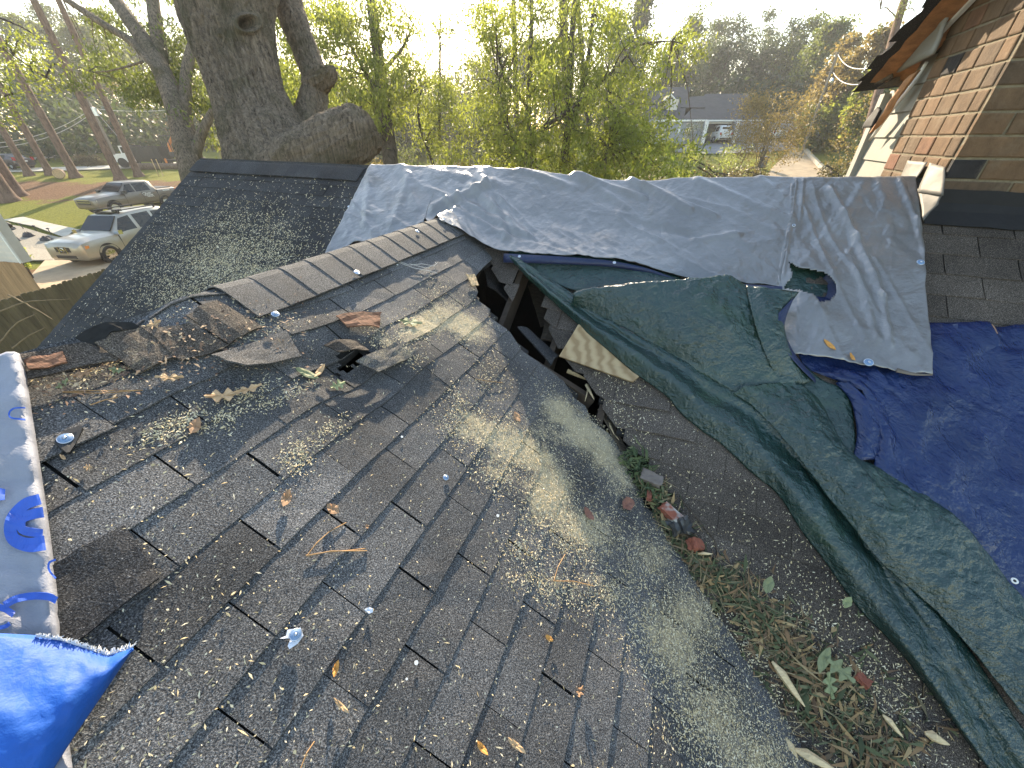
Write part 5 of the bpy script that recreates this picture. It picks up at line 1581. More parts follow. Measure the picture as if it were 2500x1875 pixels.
shrub(1690, 325, 46, 35, 22, LF_DK, 'dark round shrub under the far house window', 'shrub', 8, 22, 50, .16)
shrub(1000, 390, 26, 60, 40, LF_GR, 'grey green shrub by the far parked car', 'shrub', 10, 34, 50, .12)
shrub(900, 390, 20, 45, 40, LF_AU, 'spiky brown green shrub beside the brown trunk', 'shrub', 12, 30, 40, .14)
shrub(1160, 395, 28, 60, 36, LF_DK, 'dark hedge clump right of the leaning post', 'shrub', 10, 40, 50, .13)
shrub(560, 372, 34, 22, 14, LF_AU, 'rusty shrub seen left of the old oak base', 'shrub', 8, 16, 40, .12)
shrub(45, 610, 17, 20, 18, LF_YG, 'small spiky plant at the corner of the pale siding', 'shrub', 6, 12, 30, .12)
# brush piles: felled limbs with leaves
M_BRUSH = m_leaf('wilted_leaf', (0.05, 0.045, 0.02), (0.15, 0.12, 0.05), .35, (0.25, 0.2, 0.07))
def brush(x0, x1, y, depth, hpx, label, nst=60, mat=None):
    a, c = D(x0, y, depth), D(x1, y, depth)
    base = (a + c) / 2; base.z = ground_h(base.x, base.y)
    zt = D((x0 + x1) / 2, y - hpx, depth).z
    t = tag(empty('brush_pile', base), label, 'brush pile')
    b = MB(); C = []
    for k in range(nst):
        f = rr.uniform(0, 1); p = a.lerp(c, f)
        env = .5 + .5 * math.sin(f * 9 + x0) * .5 + .2
        p.y += rr.gauss(0, .5); p.z = base.z + (zt - base.z) * rr.uniform(.2, 1) * min(1, env + .2)
        d = Vector((rr.gauss(0, 1), rr.gauss(0, .7), rr.gauss(0, .35))).normalized() * rr.uniform(.4, 1.1)
        b.tube([p - d, p + Vector((0, 0, .1)), p + d], [.035, .025, .008], 5)
        C.append(tuple(p + d * .6)); C.append(tuple(p + Vector((0, 0, .1))))
    b.build('branches', BK_DK, t)
    L, tc = clumps(C, 80, .4, .7)
    leaf_mesh('foliage', L, .13, .055, mat or M_BRUSH, t, .2, org=base, tint_c=tc)
brush(1520, 1760, 432, 15, 26, 'long brush pile of cut limbs right behind the silver tarp', 90)
brush(1740, 2080, 440, 16, 24, 'brush pile of broken limbs at the foot of the driveway', 110)
brush(185, 250, 400, 44, 16, 'dark brush pile between the two roads', 50)
brush(880, 1200, 430, 18, 22, 'brush pile in front of the far parked car', 70)
# ------------------------------------------------------------------ vehicles
def m_paint(name, col, metal=.5, rough=.32):
    m, nt, b = nodes(name)
    n = tex(nt, 'noise', 2.2, 4, .6)
    c = ramp(nt, n, [(0.3, tuple(x * .9 for x in col)), (0.7, col)])
    dirt = ramp(nt, tex(nt, 'noise', 7, 6, .7), [(0.5, 0.0), (0.8, .35)])
    c = mixc(nt, dirt, c, (0.30, 0.24, 0.17))
    nt.links.new(c, b.inputs['Base Color']); b.inputs['Metallic'].default_value = metal
    nt.links.new(ramp(nt, n, [(0.3, rough), (0.7, rough + .12)]), b.inputs['Roughness'])
    b.inputs['Coat Weight'].default_value = .5; b.inputs['Coat Roughness'].default_value = .1
    return m
P_SILVER = m_paint('champagne_silver_paint', (0.36, 0.335, 0.28))
P_TAN = m_paint('grey_tan_paint', (0.17, 0.145, 0.115), .4)
P_WHITE = m_paint('white_car_paint', (0.72, 0.72, 0.70), .0, .3)
P_DARK = m_paint('dark_car_paint', (0.05, 0.035, 0.035), .3)
P_GREY = m_paint('grey_car_paint', (0.30, 0.31, 0.33), .5)
P_ORANGE = m_paint('orange_machine_paint', (0.65, 0.20, 0.03), .0, .4)
M_TYRE = simple('black_rubber', (0.018, 0.018, 0.018), .85, .3, 20)
M_PLASTIC = simple('black_plastic', (0.02, 0.02, 0.022), .5, .2, 20)
M_GLASS = simple('dark_car_glass', (0.010, 0.012, 0.013), .08, .2, 3, spec=.35)
M_CHROME = simple('chrome', (0.75, 0.75, 0.75), .12, .05, 5, metal=1.0)
M_LAMP = simple('clear_headlight', (0.62, 0.55, 0.45), .15, .2, 30, coat=.6)
M_AMBER = simple('amber_lens', (0.6, 0.22, 0.04), .2, .1, 10, coat=.6)
M_RED = simple('red_tail_lens', (0.40, 0.02, 0.02), .2, .1, 10, coat=.6)

def ringpts(s):
    x, zb, zl, zt, w0, w1, w2 = s
    half = [(w0 * .90, zb), (w0, zb + .10), (w0 + .012, zb + (zl - zb) * .55), (w1, zl), (w2, zt - .055), (w2 * .86, zt), (w2 * .45, zt + .016)]
    L = [(x, y, z) for y, z in half]
    return L + [(x, 0, zt + .02)] + [(x, -y, z) for y, z in half[::-1]]
def car(name, label, cat, pos, heading, S, paint, wheels, windows, group=None, wr=.39, glass_front=None, glass_rear=None, extras=None, rim='spoke', k=1.0):
    t = tag(empty(name, pos), label, cat, group)
    ch, sh = math.cos(heading), math.sin(heading)
    X = lambda v: Vector((pos[0] + k * (v[0] * ch - v[1] * sh), pos[1] + k * (v[0] * sh + v[1] * ch), pos[2] + k * v[2]))
    b = MB()
    R = [ringpts(s) for s in S]
    n = len(R[0])
    V = [X(p) for r in R for p in r]
    F = []
    for i in range(len(R) - 1):
        for j in range(n - 1): F.append((i * n + j, i * n + j + 1, (i + 1) * n + j + 1, (i + 1) * n + j))
        F.append((i * n + n - 1, i * n, (i + 1) * n, (i + 1) * n + n - 1))
    F.append(tuple(range(n))[::-1]); F.append(tuple((len(R) - 1) * n + k for k in range(n)))
    b.add(V, F)
    o = b.build('body', paint, t, smooth=True)
    bv = o.modifiers.new('edges', 'BEVEL'); bv.width = .02; bv.segments = 2; bv.limit_method = 'ANGLE'; bv.angle_limit = math.radians(28)
    def panel(nm, pts, mat, off=.012, th=.01, parent=t):
        c = sum((Vector(p) for p in pts), Vector()) / len(pts)
        nrm = (Vector(pts[1]) - Vector(pts[0])).cross(Vector(pts[2]) - Vector(pts[0])).normalized()
        out = c - Vector((c.x * .7, 0, .9))
        if nrm.dot(out) < 0: nrm = -nrm
        m = MB()
        A = [X(Vector(p) + nrm * off) for p in pts]; Bq = [X(Vector(p) - nrm * th) for p in pts]
        kk = len(pts)
        m.add(A + Bq, [tuple(range(kk)), tuple(range(kk, 2 * kk))[::-1]] + [(i, kk + i, kk + (i + 1) % kk, (i + 1) % kk) for i in range(kk)])
        ob = m.build(nm, mat, None, org=pos); ob.parent = parent; ob.location = (0, 0, 0)
        return ob
    def side_pt(i, j, u, v, sgn):
        a, c, d, e = (Vector(R[i][3]), Vector(R[j][3]), Vector(R[j][4]), Vector(R[i][4]))
        p = a.lerp(c, u).lerp(e.lerp(d, u), v)
        return (p.x, p.y * sgn, p.z)
    for (i, j, u0, u1, v0, v1) in windows:
        for sgn in (1, -1):
            panel('window', [side_pt(i, j, u0[0], v0, sgn), side_pt(i, j, u1[0], v0, sgn), side_pt(i, j, u1[1], v1, sgn), side_pt(i, j, u0[1], v1, sgn)], M_GLASS, .008)
    for key, gl in (('windshield', glass_front), ('rear_window', glass_rear)):
        if gl:
            i, j, f0, f1 = gl
            a, c = Vector(R[i][4]), Vector(R[j][4])
            p0, p1 = a.lerp(c, f0), a.lerp(c, f1)
            z0 = (Vector(R[i][7]).lerp(Vector(R[j][7]), f0)).z; z1 = (Vector(R[i][7]).lerp(Vector(R[j][7]), f1)).z
            panel(key, [(p0.x, p0.y * .95, z0), (p0.x, -p0.y * .95, z0), (p1.x, -p1.y * .95, z1), (p1.x, p1.y * .95, z1)], M_GLASS, .012)
    for wx in wheels:
        for sgn in (1, -1):
            w0 = S[len(S) // 2][4]
            y1 = sgn * (w0 + .035); y0 = sgn * (w0 - .22)
            m = MB()
            prof = [(.62, y0), (.98, y0), (1.0, y0 + (y1 - y0) * .15), (1.0, y0 + (y1 - y0) * .8), (.95, y1), (.68, y1), (.66, y1 - sgn * .02)]
            m.grid([[X((wx + rr_ * wr * math.cos(a), y, wr + rr_ * wr * math.sin(a))) for a in np.linspace(0, 2 * math.pi, 25)[:-1]] for rr_, y in prof], 0, True)
            wh = m.build('wheel', M_TYRE, t, smooth=True)
            m = MB()
            yy = y1 - sgn * .035
            if rim == 'spoke':
                for k6 in range(6):
                    a = k6 * math.pi / 3 + .3
                    for f0, f1, hw in ((.0, .64, .095),):
                        ca, sa = math.cos(a), math.sin(a)
                        q = []
                        for rr_, w in ((.05, .16), (.30, .13), (.64, .20)):
                            q.append([(wx + (ca * rr_ - sa * w * s) * wr, yy + sgn * .012 * (1 - rr_), wr + (sa * rr_ + ca * w * s) * wr) for s in (-1, 1)])
                        for r0, r1 in zip(q, q[1:]):
                            m.add([X(r0[0]), X(r0[1]), X(r1[1]), X(r1[0])], ((0, 1, 2, 3), (3, 2, 1, 0)))
                m.grid([[X((wx + rr_ * wr * math.cos(a), yy, wr + rr_ * wr * math.sin(a))) for a in np.linspace(0, 2 * math.pi, 25)[:-1]] for rr_ in (.60, .67)], 0, True)
            else:
                m.grid([[X((wx + rr_ * wr * math.cos(a), yy + sgn * hh, wr + rr_ * wr * math.sin(a))) for a in np.linspace(0, 2 * math.pi, 19)[:-1]] for rr_, hh in ((.02, .03), (.25, .03), (.3, 0), (.66, .0))], 0, True)
            ri = m.build('rim', M_CHROME if rim == 'spoke' else M_METAL, None, org=pos); ri.parent = wh; ri.location = (0, 0, 0)
            # black arch liner: a crescent standing just proud of the side
            m = MB()
            m.grid([[X((wx + rr_ * wr * math.cos(a), sgn * (w0 + yy_), wr + rr_ * wr * math.sin(a))) for a in np.linspace(-.25, math.pi + .25, 22)] for rr_, yy_ in ((.6, .004), (1.16, .006), (1.22, .016), (1.24, .0))])
            m.f += [f[::-1] for f in m.f]; m.m += list(m.m)
            m.build('wheel_arch', M_PLASTIC, t)
    if extras: extras(t, X, panel, R)
    return t
def bit(name, mat, parent, X, boxes, org):
    m = MB()
    for (x0, x1, y0, y1, z0, z1) in boxes:
        P = [X((x, y, z)) for z in (z0, z1) for x, y in ((x0, y0), (x1, y0), (x1, y1), (x0, y1))]
        m.box8(P)
    o = m.build(name, mat, None, org=org); o.parent = parent; o.location = (0, 0, 0)
    return o
SUV_S = [(2.66, .50, .92, .95, .72, .70, .55), (2.56, .36, 1.06, 1.11, .94, .90, .74), (2.2, .33, 1.13, 1.20, .99, .95, .80), (1.25, .30, 1.17, 1.25, .99, .95, .84), (1.02, .30, 1.16, 1.26, .99, .95, .83),
         (.30, .30, 1.19, 1.88, .99, .96, .72), (-.2, .30, 1.19, 1.95, .99, .96, .73), (-1.3, .30, 1.20, 1.98, .99, .96, .73), (-2.15, .32, 1.22, 1.95, .98, .95, .71), (-2.42, .36, 1.22, 1.78, .97, .94, .68), (-2.6, .45, 1.15, 1.24, .93, .90, .75)]
SUV_POS = (-21.95, 22.1, -1.0)
def suv_extras(t, X, panel, R):
    B = lambda n, m, bx: bit(n, m, t, X, bx, SUV_POS)
    B('grille', M_PLASTIC, [(2.60, 2.685, -.16, .16, .70, .95), (2.58, 2.672, .20, .36, .74, .94), (2.58, 2.672, -.36, -.20, .74, .94)])
    em = MB(); c = X((2.69, 0, .84)); c2 = X((2.72, 0, .84))
    em.tube([c + (X((2.69, .085 * math.cos(a), .84 + .085 * math.sin(a))) - c) for a in np.linspace(0, 2 * math.pi, 17)], .014, 6, cap=False)
    em.box8([X((x, y, z)) for z in (.82, .86) for x, y in ((2.685, -.12), (2.70, -.12), (2.70, .12), (2.685, .12))])
    em.build('emblem', M_CHROME, t)
    B('chrome_bar', M_CHROME, [(2.60, 2.69, -.20, -.165, .68, .97)]); B('chrome_bar', M_CHROME, [(2.60, 2.69, .165, .20, .68, .97)])
    for s in (1, -1):
        a = sorted((s * .46, s * .90))
        pts = [(2.645, s * .44, .80), (2.50, s * .92, .84), (2.34, s * .955, .98), (2.55, s * .80, .985), (2.63, s * .46, .95)]
        panel('headlight', pts, M_LAMP, .02)
        panel('indicator', [(2.49, s * .925, .84), (2.35, s * .965, .87), (2.33, s * .962, .975), (2.47, s * .915, .97)], M_AMBER, .026)
        B('mirror', M_CHROME, [(.80, 1.0, *sorted((s * .98, s * 1.20)), 1.17, 1.34)])
        B('roof_rail', M_PLASTIC, [(-1.9, .05, *sorted((s * .60, s * .66)), 2.03, 2.07), (.0, .06, *sorted((s * .60, s * .66)), 1.93, 2.07), (-1.9, -1.84, *sorted((s * .60, s * .66)), 1.93, 2.07)])
        B('door_handle', M_CHROME, [(-.25, -.05, *sorted((s * .985, s * 1.015)), 1.02, 1.06), (-1.15, -.95, *sorted((s * .985, s * 1.015)), 1.03, 1.07)])
        B('door_seam', M_PLASTIC, [(.86, .875, *sorted((s * .90, s * 1.007)), .45, 1.14), (-.36, -.345, *sorted((s * .90, s * 1.007)), .45, 1.14)])
        B('side_moulding', M_CHROME, [(-1.0, 1.0, *sorted((s * .99, s * 1.02)), .52, .56)])
        B('fog_lamp', M_LAMP, [(2.55, 2.60, *sorted((s * .62, s * .76)), .48, .57)])
        B('tail_lamp', M_RED, [(-2.56, -2.44, *sorted((s * .86, s * .96)), .95, 1.35)])
    B('bumper_intake', M_PLASTIC, [(2.58, 2.675, -.48, .48, .47, .60)])
    B('sunroof', M_GLASS, [(-.15, .25, -.40, .40, 1.93, 1.975)])
    B('roof_cargo_bag', M_PLASTIC, [(-.25, .05, .30, .55, 2.0, 2.09)])
car('parked_suv', 'champagne silver SUV parked on the tan driveway below the roof', 'SUV', SUV_POS, math.radians(264.6), SUV_S, P_SILVER, (1.62, -1.50),
    [(4, 5, (.25, .78), (1.0, 1.0), .06, .92), (5, 6, (0, 0), (1, 1), .06, .90), (6, 7, (.16, .16), (.98, .96), .06, .90), (7, 8, (.14, .14), (.92, .80), .08, .88)], None, .41, (4, 5, .06, .94), (9, 10, .05, .9), suv_extras, k=1.12)
PK_S = [(2.95, .55, .98, 1.02, .80, .78, .64), (2.85, .42, 1.06, 1.12, .96, .92, .76), (2.4, .40, 1.14, 1.20, 1.0, .96, .84), (1.35, .40, 1.20, 1.27, 1.01, .97, .86), (1.15, .40, 1.21, 1.30, 1.01, .97, .85),
        (.42, .40, 1.22, 1.86, 1.01, .97, .72), (.0, .40, 1.22, 1.91, 1.01, .97, .73), (-1.15, .40, 1.23, 1.90, 1.01, .97, .72), (-1.42, .40, 1.23, 1.80, 1.01, .97, .72), (-1.50, .40, 1.23, 1.30, 1.01, .97, .93), (-2.9, .42, 1.24, 1.30, 1.01, .97, .93), (-3.0, .50, 1.22, 1.27, .98, .95, .90)]
PK_POS = (-28.67, 31.1, ground_h(-28.67, 31.1) + .04)
def pk_extras(t, X, panel, R):
    B = lambda n, m, bx: bit(n, m, t, X, bx, PK_POS)
    B('bed', M_PLASTIC, [(-2.85, -1.56, -.78, .78, 1.26, 1.335)])
    B('grille', M_PLASTIC, [(2.90, 2.975, -.55, .55, .72, 1.0)])
    B('grille_bar', M_CHROME, [(2.93, 2.99, -.55, .55, .84, .88), (2.90, 2.99, -.60, .60, .98, 1.02)])
    for s in (1, -1):
        panel('headlight', [(2.93, s * .58, .80), (2.80, s * .95, .82), (2.78, s * .95, 1.0), (2.90, s * .60, 1.0)], M_LAMP, .02)
        B('mirror', M_PLASTIC, [(.88, 1.08, *sorted((s * 1.0, s * 1.26)), 1.20, 1.42)])
        B('door_seam', M_PLASTIC, [(.93, .945, *sorted((s * .90, s * 1.026)), .55, 1.2), (-.34, -.325, *sorted((s * .90, s * 1.026)), .55, 1.2), (-1.47, -1.44, *sorted((s * .90, s * 1.026)), .5, 1.26)])
        B('door_handle', M_CHROME, [(-.22, -.05, *sorted((s * 1.0, s * 1.04)), 1.06, 1.10), (-1.30, -1.12, *sorted((s * 1.0, s * 1.04)), 1.07, 1.11)])
        B('tail_lamp', M_RED, [(-2.98, -2.9, *sorted((s * .85, s * .98)), .9, 1.2)])
    # faded white lettering and mark on the rear door: two short wavy lines of strokes
    m = MB()
    for row, z, n, x0 in ((0, 1.02, 5, -.52), (1, .91, 7, -.47), (2, .82, 6, -.60)):
        for k in range(n):
            x = x0 - k * .085
            h = .075 if (k + row) % 3 else .10
            for (xa, za, xb, zb) in ((0, 0, .0, h), (0, h, -.05, h), (-.05, h, -.05, h * .5), (0, h * .5, -.05, h * .5)) if (k % 2 == 0) else ((0, 0, -.025, h), (-.025, h, -.055, 0), (-.012, h * .4, -.043, h * .4)):
                a, c = Vector((x + xa, 1.03, z + za)), Vector((x + xb, 1.03, z + zb))
                m.tube([X(a), X(c)], .009, 4)
    m.tube([X((-.42 + .13 * math.cos(a), 1.03, 1.06 + .08 * math.sin(a))) for a in np.linspace(0, 5.5, 12)], .012, 4)
    m.build('door_decal', M_WHITE, t)
    B('bed_lettering', M_WHITE, [(-2.0 - .11 * k, -1.93 - .11 * k, 1.0, 1.032, 1.10, 1.17) for k in range(5)])
car('pickup_truck', 'grey tan crew cab pickup with white door lettering parked behind the silver SUV', 'pickup truck', PK_POS, math.radians(258.6), PK_S, P_TAN, (1.90, -1.85),
    [(4, 5, (.25, .80), (1.0, 1.0), .06, .90), (5, 6, (0, 0), (.80, .80), .06, .88), (6, 7, (.02, .02), (.92, .86), .06, .88)], None, .42, (4, 5, .06, .94), (8, 9, .1, .9), pk_extras, rim='plain')
SED = [(2.35, .45, .80, .84, .66, .64, .5), (2.2, .30, .86, .90, .84, .80, .66), (1.1, .26, .92, .99, .90, .86, .76), (.9, .26, .93, 1.02, .90, .86, .76), (.15, .26, .94, 1.42, .90, .87, .62), (-1.0, .26, .96, 1.44, .90, .87, .62), (-1.7, .28, .98, 1.08, .90, .86, .74), (-2.2, .36, .95, 1.02, .84, .80, .68)]
def rear_bits(pos):
    def f(t, X, panel, R):
        x = R[-1][0][0]
        for s in (1, -1):
            bit('tail_lamp', M_RED, t, X, [(x - .03, x + .12, *sorted((s * .70, s * .92)), .85, 1.15)], pos)
        bit('number_plate', M_WHITE, t, X, [(x - .045, x - .01, -.25, .25, .72, .84)], pos)
        bit('bumper', M_PLASTIC, t, X, [(x - .04, x + .1, -.8, .8, .42, .55)], pos)
    return f
def far_car(name, label, cat, px, py, heading, S, paint, wh, fr, re, wins, wr=.36):
    g = G(px, py); pos = (g.x, g.y, g.z + .06)
    car(name, label, cat, pos, heading, S, paint, wh, wins, None, wr, fr, re, rear_bits(pos), rim='plain')
WV = [(4, 5, (.25, .78), (1.0, 1.0), .06, .9), (6, 7, (.05, .05), (.96, .96), .06, .9), (7, 8, (.1, .1), (.9, .8), .08, .88)]
far_car('parked_suv', 'white SUV seen from behind in front of the far garage', 'SUV', 1741, 349, math.radians(97), SUV_S, P_WHITE, (1.6, -1.5), (4, 5, .06, .94), (9, 10, .05, .5), WV)
far_car('parked_car', 'dark red car parked right of the white SUV behind the crepe myrtle', 'car', 1800, 342, math.radians(95), SED, P_DARK, (1.4, -1.35), (3, 4, .06, .94), (5, 6, .1, .9), [(3, 4, (.3, .8), (1, 1), .06, .9), (4, 5, (.04, .04), (.95, .95), .06, .9)], .33)
far_car('parked_car', 'white car parked at the far right of the driveway behind shrubs', 'car', 1893, 344, math.radians(70), SED, P_WHITE, (1.4, -1.35), (3, 4, .06, .94), (5, 6, .1, .9), [(3, 4, (.3, .8), (1, 1), .06, .9), (4, 5, (.04, .04), (.95, .95), .06, .9)], .33)
far_car('parked_suv', 'small grey SUV half hidden by shrubs behind the ridge', 'SUV', 998, 374, math.radians(190), SUV_S, P_GREY, (1.6, -1.5), (4, 5, .06, .94), (9, 10, .05, .5), WV)
far_car('parked_car', 'dark car parked by the road at the far left', 'car', 35, 414, math.radians(170), SED, P_DARK, (1.4, -1.35), (3, 4, .06, .94), (5, 6, .1, .9), [(3, 4, (.3, .8), (1, 1), .06, .9), (4, 5, (.04, .04), (.95, .95), .06, .9)], .33)
# the clearing crew's grapple truck: white cab, black dump body, orange boom, crane seat roof
gp = G(375, 408)
tr = tag(empty('grapple_truck', gp), 'work truck with white cab, black dump body and orange grapple boom by the road', 'truck')
hd = math.radians(186); TX = lambda v: Vector((gp.x + v[0] * math.cos(hd) - v[1] * math.sin(hd), gp.y + v[0] * math.sin(hd) + v[1] * math.cos(hd), gp.z + v[2]))
TB = lambda n, m, bx: bit(n, m, tr, TX, bx, gp)
TB('cab', P_WHITE, [(1.2, 2.7, -.95, .95, .55, 1.35), (1.2, 2.1, -.9, .9, 1.35, 2.1), (2.7, 3.3, -.85, .85, .55, 1.25)])
TB('cab_window', M_GLASS, [(1.35, 1.95, -.92, .92, 1.42, 1.98), (2.08, 2.14, -.8, .8, 1.42, 1.98)])
TB('dump_body', M_PLASTIC, [(-2.0, 1.1, -1.05, 1.05, .8, 1.0), (-2.0, 1.1, -1.08, -1.02, 1.0, 2.0), (-2.0, 1.1, 1.02, 1.08, 1.0, 2.0), (1.04, 1.1, -1.02, 1.02, 1.0, 2.15), (-1.5, 1.0, -.9, .9, 1.0, 1.5)] + [(-1.9 + .5 * k, -1.84 + .5 * k, -1.12, 1.12, .9, 2.05) for k in range(7)])
TB('chassis', M_PLASTIC, [(-5.6, 3.0, -.5, .5, .55, .78)])
for wx in (2.3, -1.2, -4.2, -5.1):
    for s in (1, -1):
        m = MB(); m.tube([TX((wx, s * .78, .48)), TX((wx, s * 1.06, .48))], .48, 18)
        m.build('wheel', M_TYRE, tr, smooth=False)
m = MB()
m.tube([TX((-2.6, 0, 1.0)), TX((-2.7, 0, 2.2)), TX((-3.4, .1, 2.9)), TX((-4.6, .2, 2.4)), TX((-5.2, .2, 1.5))], [.2, .18, .16, .14, .1], 8)
m.build('boom', P_ORANGE, tr)
TB('operator_canopy', M_PLASTIC, [(-3.1, -2.1, -.5, .5, 3.0, 3.08), (-3.05, -2.98, -.45, -.4, 1.0, 3.0), (-2.2, -2.15, -.45, -.4, 1.0, 3.0), (-3.05, -2.98, .4, .45, 1.0, 3.0), (-2.2, -2.15, .4, .45, 1.0, 3.0), (-2.9, -2.4, -.3, .3, 1.0, 1.5)])
TB('orange_outrigger', P_ORANGE, [(-2.6, -2.45, -1.5, -1.35, .0, .9), (-2.75, -2.3, -1.65, -1.2, .0, .05), (-2.6, -2.45, 1.35, 1.5, .0, .9)])
# log on the ground beside it, sawn log by the pine, two marker stakes
BKL = m_bark('felled_log_bark', (0.06, 0.04, 0.03), (0.22, 0.16, 0.12), 8, bmp=.8, dist=.03)
M_CUT = simple('sawn_wood_face', (0.50, 0.34, 0.18), .8, .35, 14)
def log(label, a, c, r, lean=.2):
    ax = (c - a).normalized()
    m = MB()
    m.tube([a, a.lerp(c, .3) + Vector((0, 0, .01)), a.lerp(c, .7), c], [r, r * 1.04, r * .97, r * .93], 18, cap=False)
    for e, d in ((a, -ax), (c, ax)):
        m.disc(e - d * .01, d, r * .93, .012, 18, 1)
    o = m.build('felled_log', [BKL, M_CUT]); tag(o, label, 'log')
g1 = G(150, 436); log('sawn log with a pale cut end lying beside a pine on the straw', g1 + Vector((.25, -.3, .42)), g1 + Vector((-1.1, 1.2, .42)), .42)
g1 = G(395, 414); log('long felled log lying on the grass beside the grapple truck', g1 + Vector((-3, 0, .3)), g1 + Vector((3.2, .5, .3)), .3)
M_STAKE = simple('pale_stake_wood', (.5, .36, .18), .8, .2, 8)
for x, lab in ((388, 'pale marker stake on the grass, the nearer to the trees'), (399, 'pale marker stake right of its twin, on the grass before the log')):
    g1 = G(x, 430); m = MB(); m.box(g1 + Vector((0, 0, .7)), .05, .05, 1.5); m.box(g1 + Vector((0, 0, 1.42)), .09, .03, .16)
    tag(m.build('marker_stake', M_STAKE), lab, 'stake')

# ------------------------------------------------------------------ far houses, sheds, fences, poles
M_ROOFG = simple('grey_brown_far_shingles', (0.05, 0.048, 0.05), .85, .25, 1.5, bmp=.4, bscale=12)
M_WALLB = simple('pale_blue_grey_siding', (0.27, 0.29, 0.33), .7, .1, 2)
M_WALLC = simple('cream_far_siding', (0.55, 0.52, 0.46), .7, .1, 2)
M_DARKIN = simple('garage_shade_black', (0.02, 0.02, 0.022), .9, .3, 2)
M_SHUT = simple('dark_shutter', (0.04, 0.045, 0.05), .7, .2, 4)
DH = 52.0
hb = D(1680, 345, DH); hb.z = ground_h(hb.x, hb.y)
fh = tag(empty('far_house', hb), 'grey house with dormer and open white framed garage beyond the driveway', 'house')
def fb(name, mat, parts, par=None):
    m = MB()
    for P in parts: m.box8(P)
    o = m.build(name, mat, None, org=hb); o.parent = par or fh; o.location = (0, 0, 0); return o
def fq(x0, x1, y0, y1, d0, d1):
    """box whose front spans the photo rectangle at depth d0 and runs back to depth d1"""
    a = D(x0, y1, d0); c = D(x1, y0, d0)
    yb = a.y + (d1 - d0)
    z0, z1 = a.z, c.z
    return [Vector(p) for p in ((a.x, a.y, z0), (c.x, a.y, z0), (c.x, yb, z0), (a.x, yb, z0), (a.x, a.y, z1), (c.x, a.y, z1), (c.x, yb, z1), (a.x, yb, z1))]
wl = fb('wall', M_WALLB, [fq(1575, 1712, 293, 352, DH, DH + 8), fq(1712, 1718, 296, 352, DH - 1, DH), fq(1788, 1850, 296, 352, DH - 1, DH + 7), fq(1712, 1790, 294, 301, DH - 1, DH + 7)])
fb('garage_shade_block', M_DARKIN, [fq(1718, 1788, 301, 350, DH + .6, DH + 6)])  # solid near-black block stands for the shade inside the open garage
fb('garage_frame', M_WHITE, [fq(1711, 1719, 297, 350, DH - 1.15, DH - 1.02), fq(1787, 1793, 297, 350, DH - 1.15, DH - 1.02), fq(1719, 1787, 297, 302, DH - 1.15, DH - 1.02)])
wf = fb('window', M_WHITE, [fq(1674, 1696, 297, 322, DH - .12, DH - .02)])
fb('pane', M_GLASS, [fq(1676, 1683, 299, 320, DH - .16, DH - .125), fq(1687, 1694, 299, 320, DH - .16, DH - .125)], wf)
fb('shutter', M_SHUT, [fq(1668, 1673, 297, 322, DH - .15, DH - .02)]); fb('shutter', M_SHUT, [fq(1697, 1702, 297, 322, DH - .15, DH - .02)])
fb('porch_post', M_WHITE, [fq(1655, 1659, 296, 325, DH - 1.6, DH - 1.4)])
def roofp(name, e0, e1, r0, r1, de, dr, mat=M_ROOFG):
    A, Bq = D(*e0, de), D(*e1, de)
    C2, D2 = D(*r1, dr), D(*r0, dr)
    m = MB()
    P = [[A.lerp(D2, i / 6).lerp(Bq.lerp(C2, i / 6), j / 6) for j in range(7)] for i in range(7)]
    m.slab(P, .15)
    back = Vector((0, 6, -3.2))
    P = [[D2.lerp(D2 + back, i / 3).lerp(C2.lerp(C2 + back, i / 3), j / 3) for j in range(4)] for i in range(4)]
    m.slab(P, .15)
    o = m.build(name, mat, None, org=hb); o.parent = fh; o.location = (0, 0, 0); return o
rf = roofp('roof', (1560, 294), (1668, 294), (1572, 213), (1686, 212), DH - 1.2, DH + 4)
roofp('garage_roof', (1660, 295), (1860, 295), (1722, 229), (1826, 228), DH - 1.6, DH + 3.5)
roofp('link_roof', (1662, 262), (1722, 262), (1684, 236), (1722, 234), DH + .5, DH + 3)
fb('gutter', M_WHITE, [fq(1600, 1860, 292.5, 296.5, DH - 1.75, DH - 1.55)])
dm = fb('dormer', M_WALLC, [fq(1626, 1650, 244, 280, DH + .6, DH + 4)])
fb('dormer_window', M_GLASS, [fq(1632, 1643, 250, 270, DH + .5, DH + .58)], dm)
A, Bq, T_ = D(1622, 246, DH + .4), D(1652, 248, DH + .4), D(1638, 231, DH + .4)
m = MB(); m.tube([A, T_, Bq], .14, 4); o = m.build('dormer_trim', M_WHITE, None, org=hb); o.parent = fh; o.location = (0, 0, 0)
m = MB(); back = Vector((0, 3.4, 0)); m.slab([[A, T_], [A + back, T_ + back]], .1); m.slab([[T_, Bq], [T_ + back, Bq + back]], .1)
o = m.build('dormer_roof', M_ROOFG, None, org=hb); o.parent = fh; o.location = (0, 0, 0)
m = MB(); c = D(1679, 320, DH - 2); m.tube([c + Vector((.26 * math.cos(a), 0, .26 * math.sin(a))) for a in np.linspace(0, 2 * math.pi, 17)], .1, 6, cap=False)
tag(m.build('wreath', simple('yellow_wreath', (.5, .36, .06), .8, .4, 20)), 'yellow wreath hanging by the far house door', 'wreath')
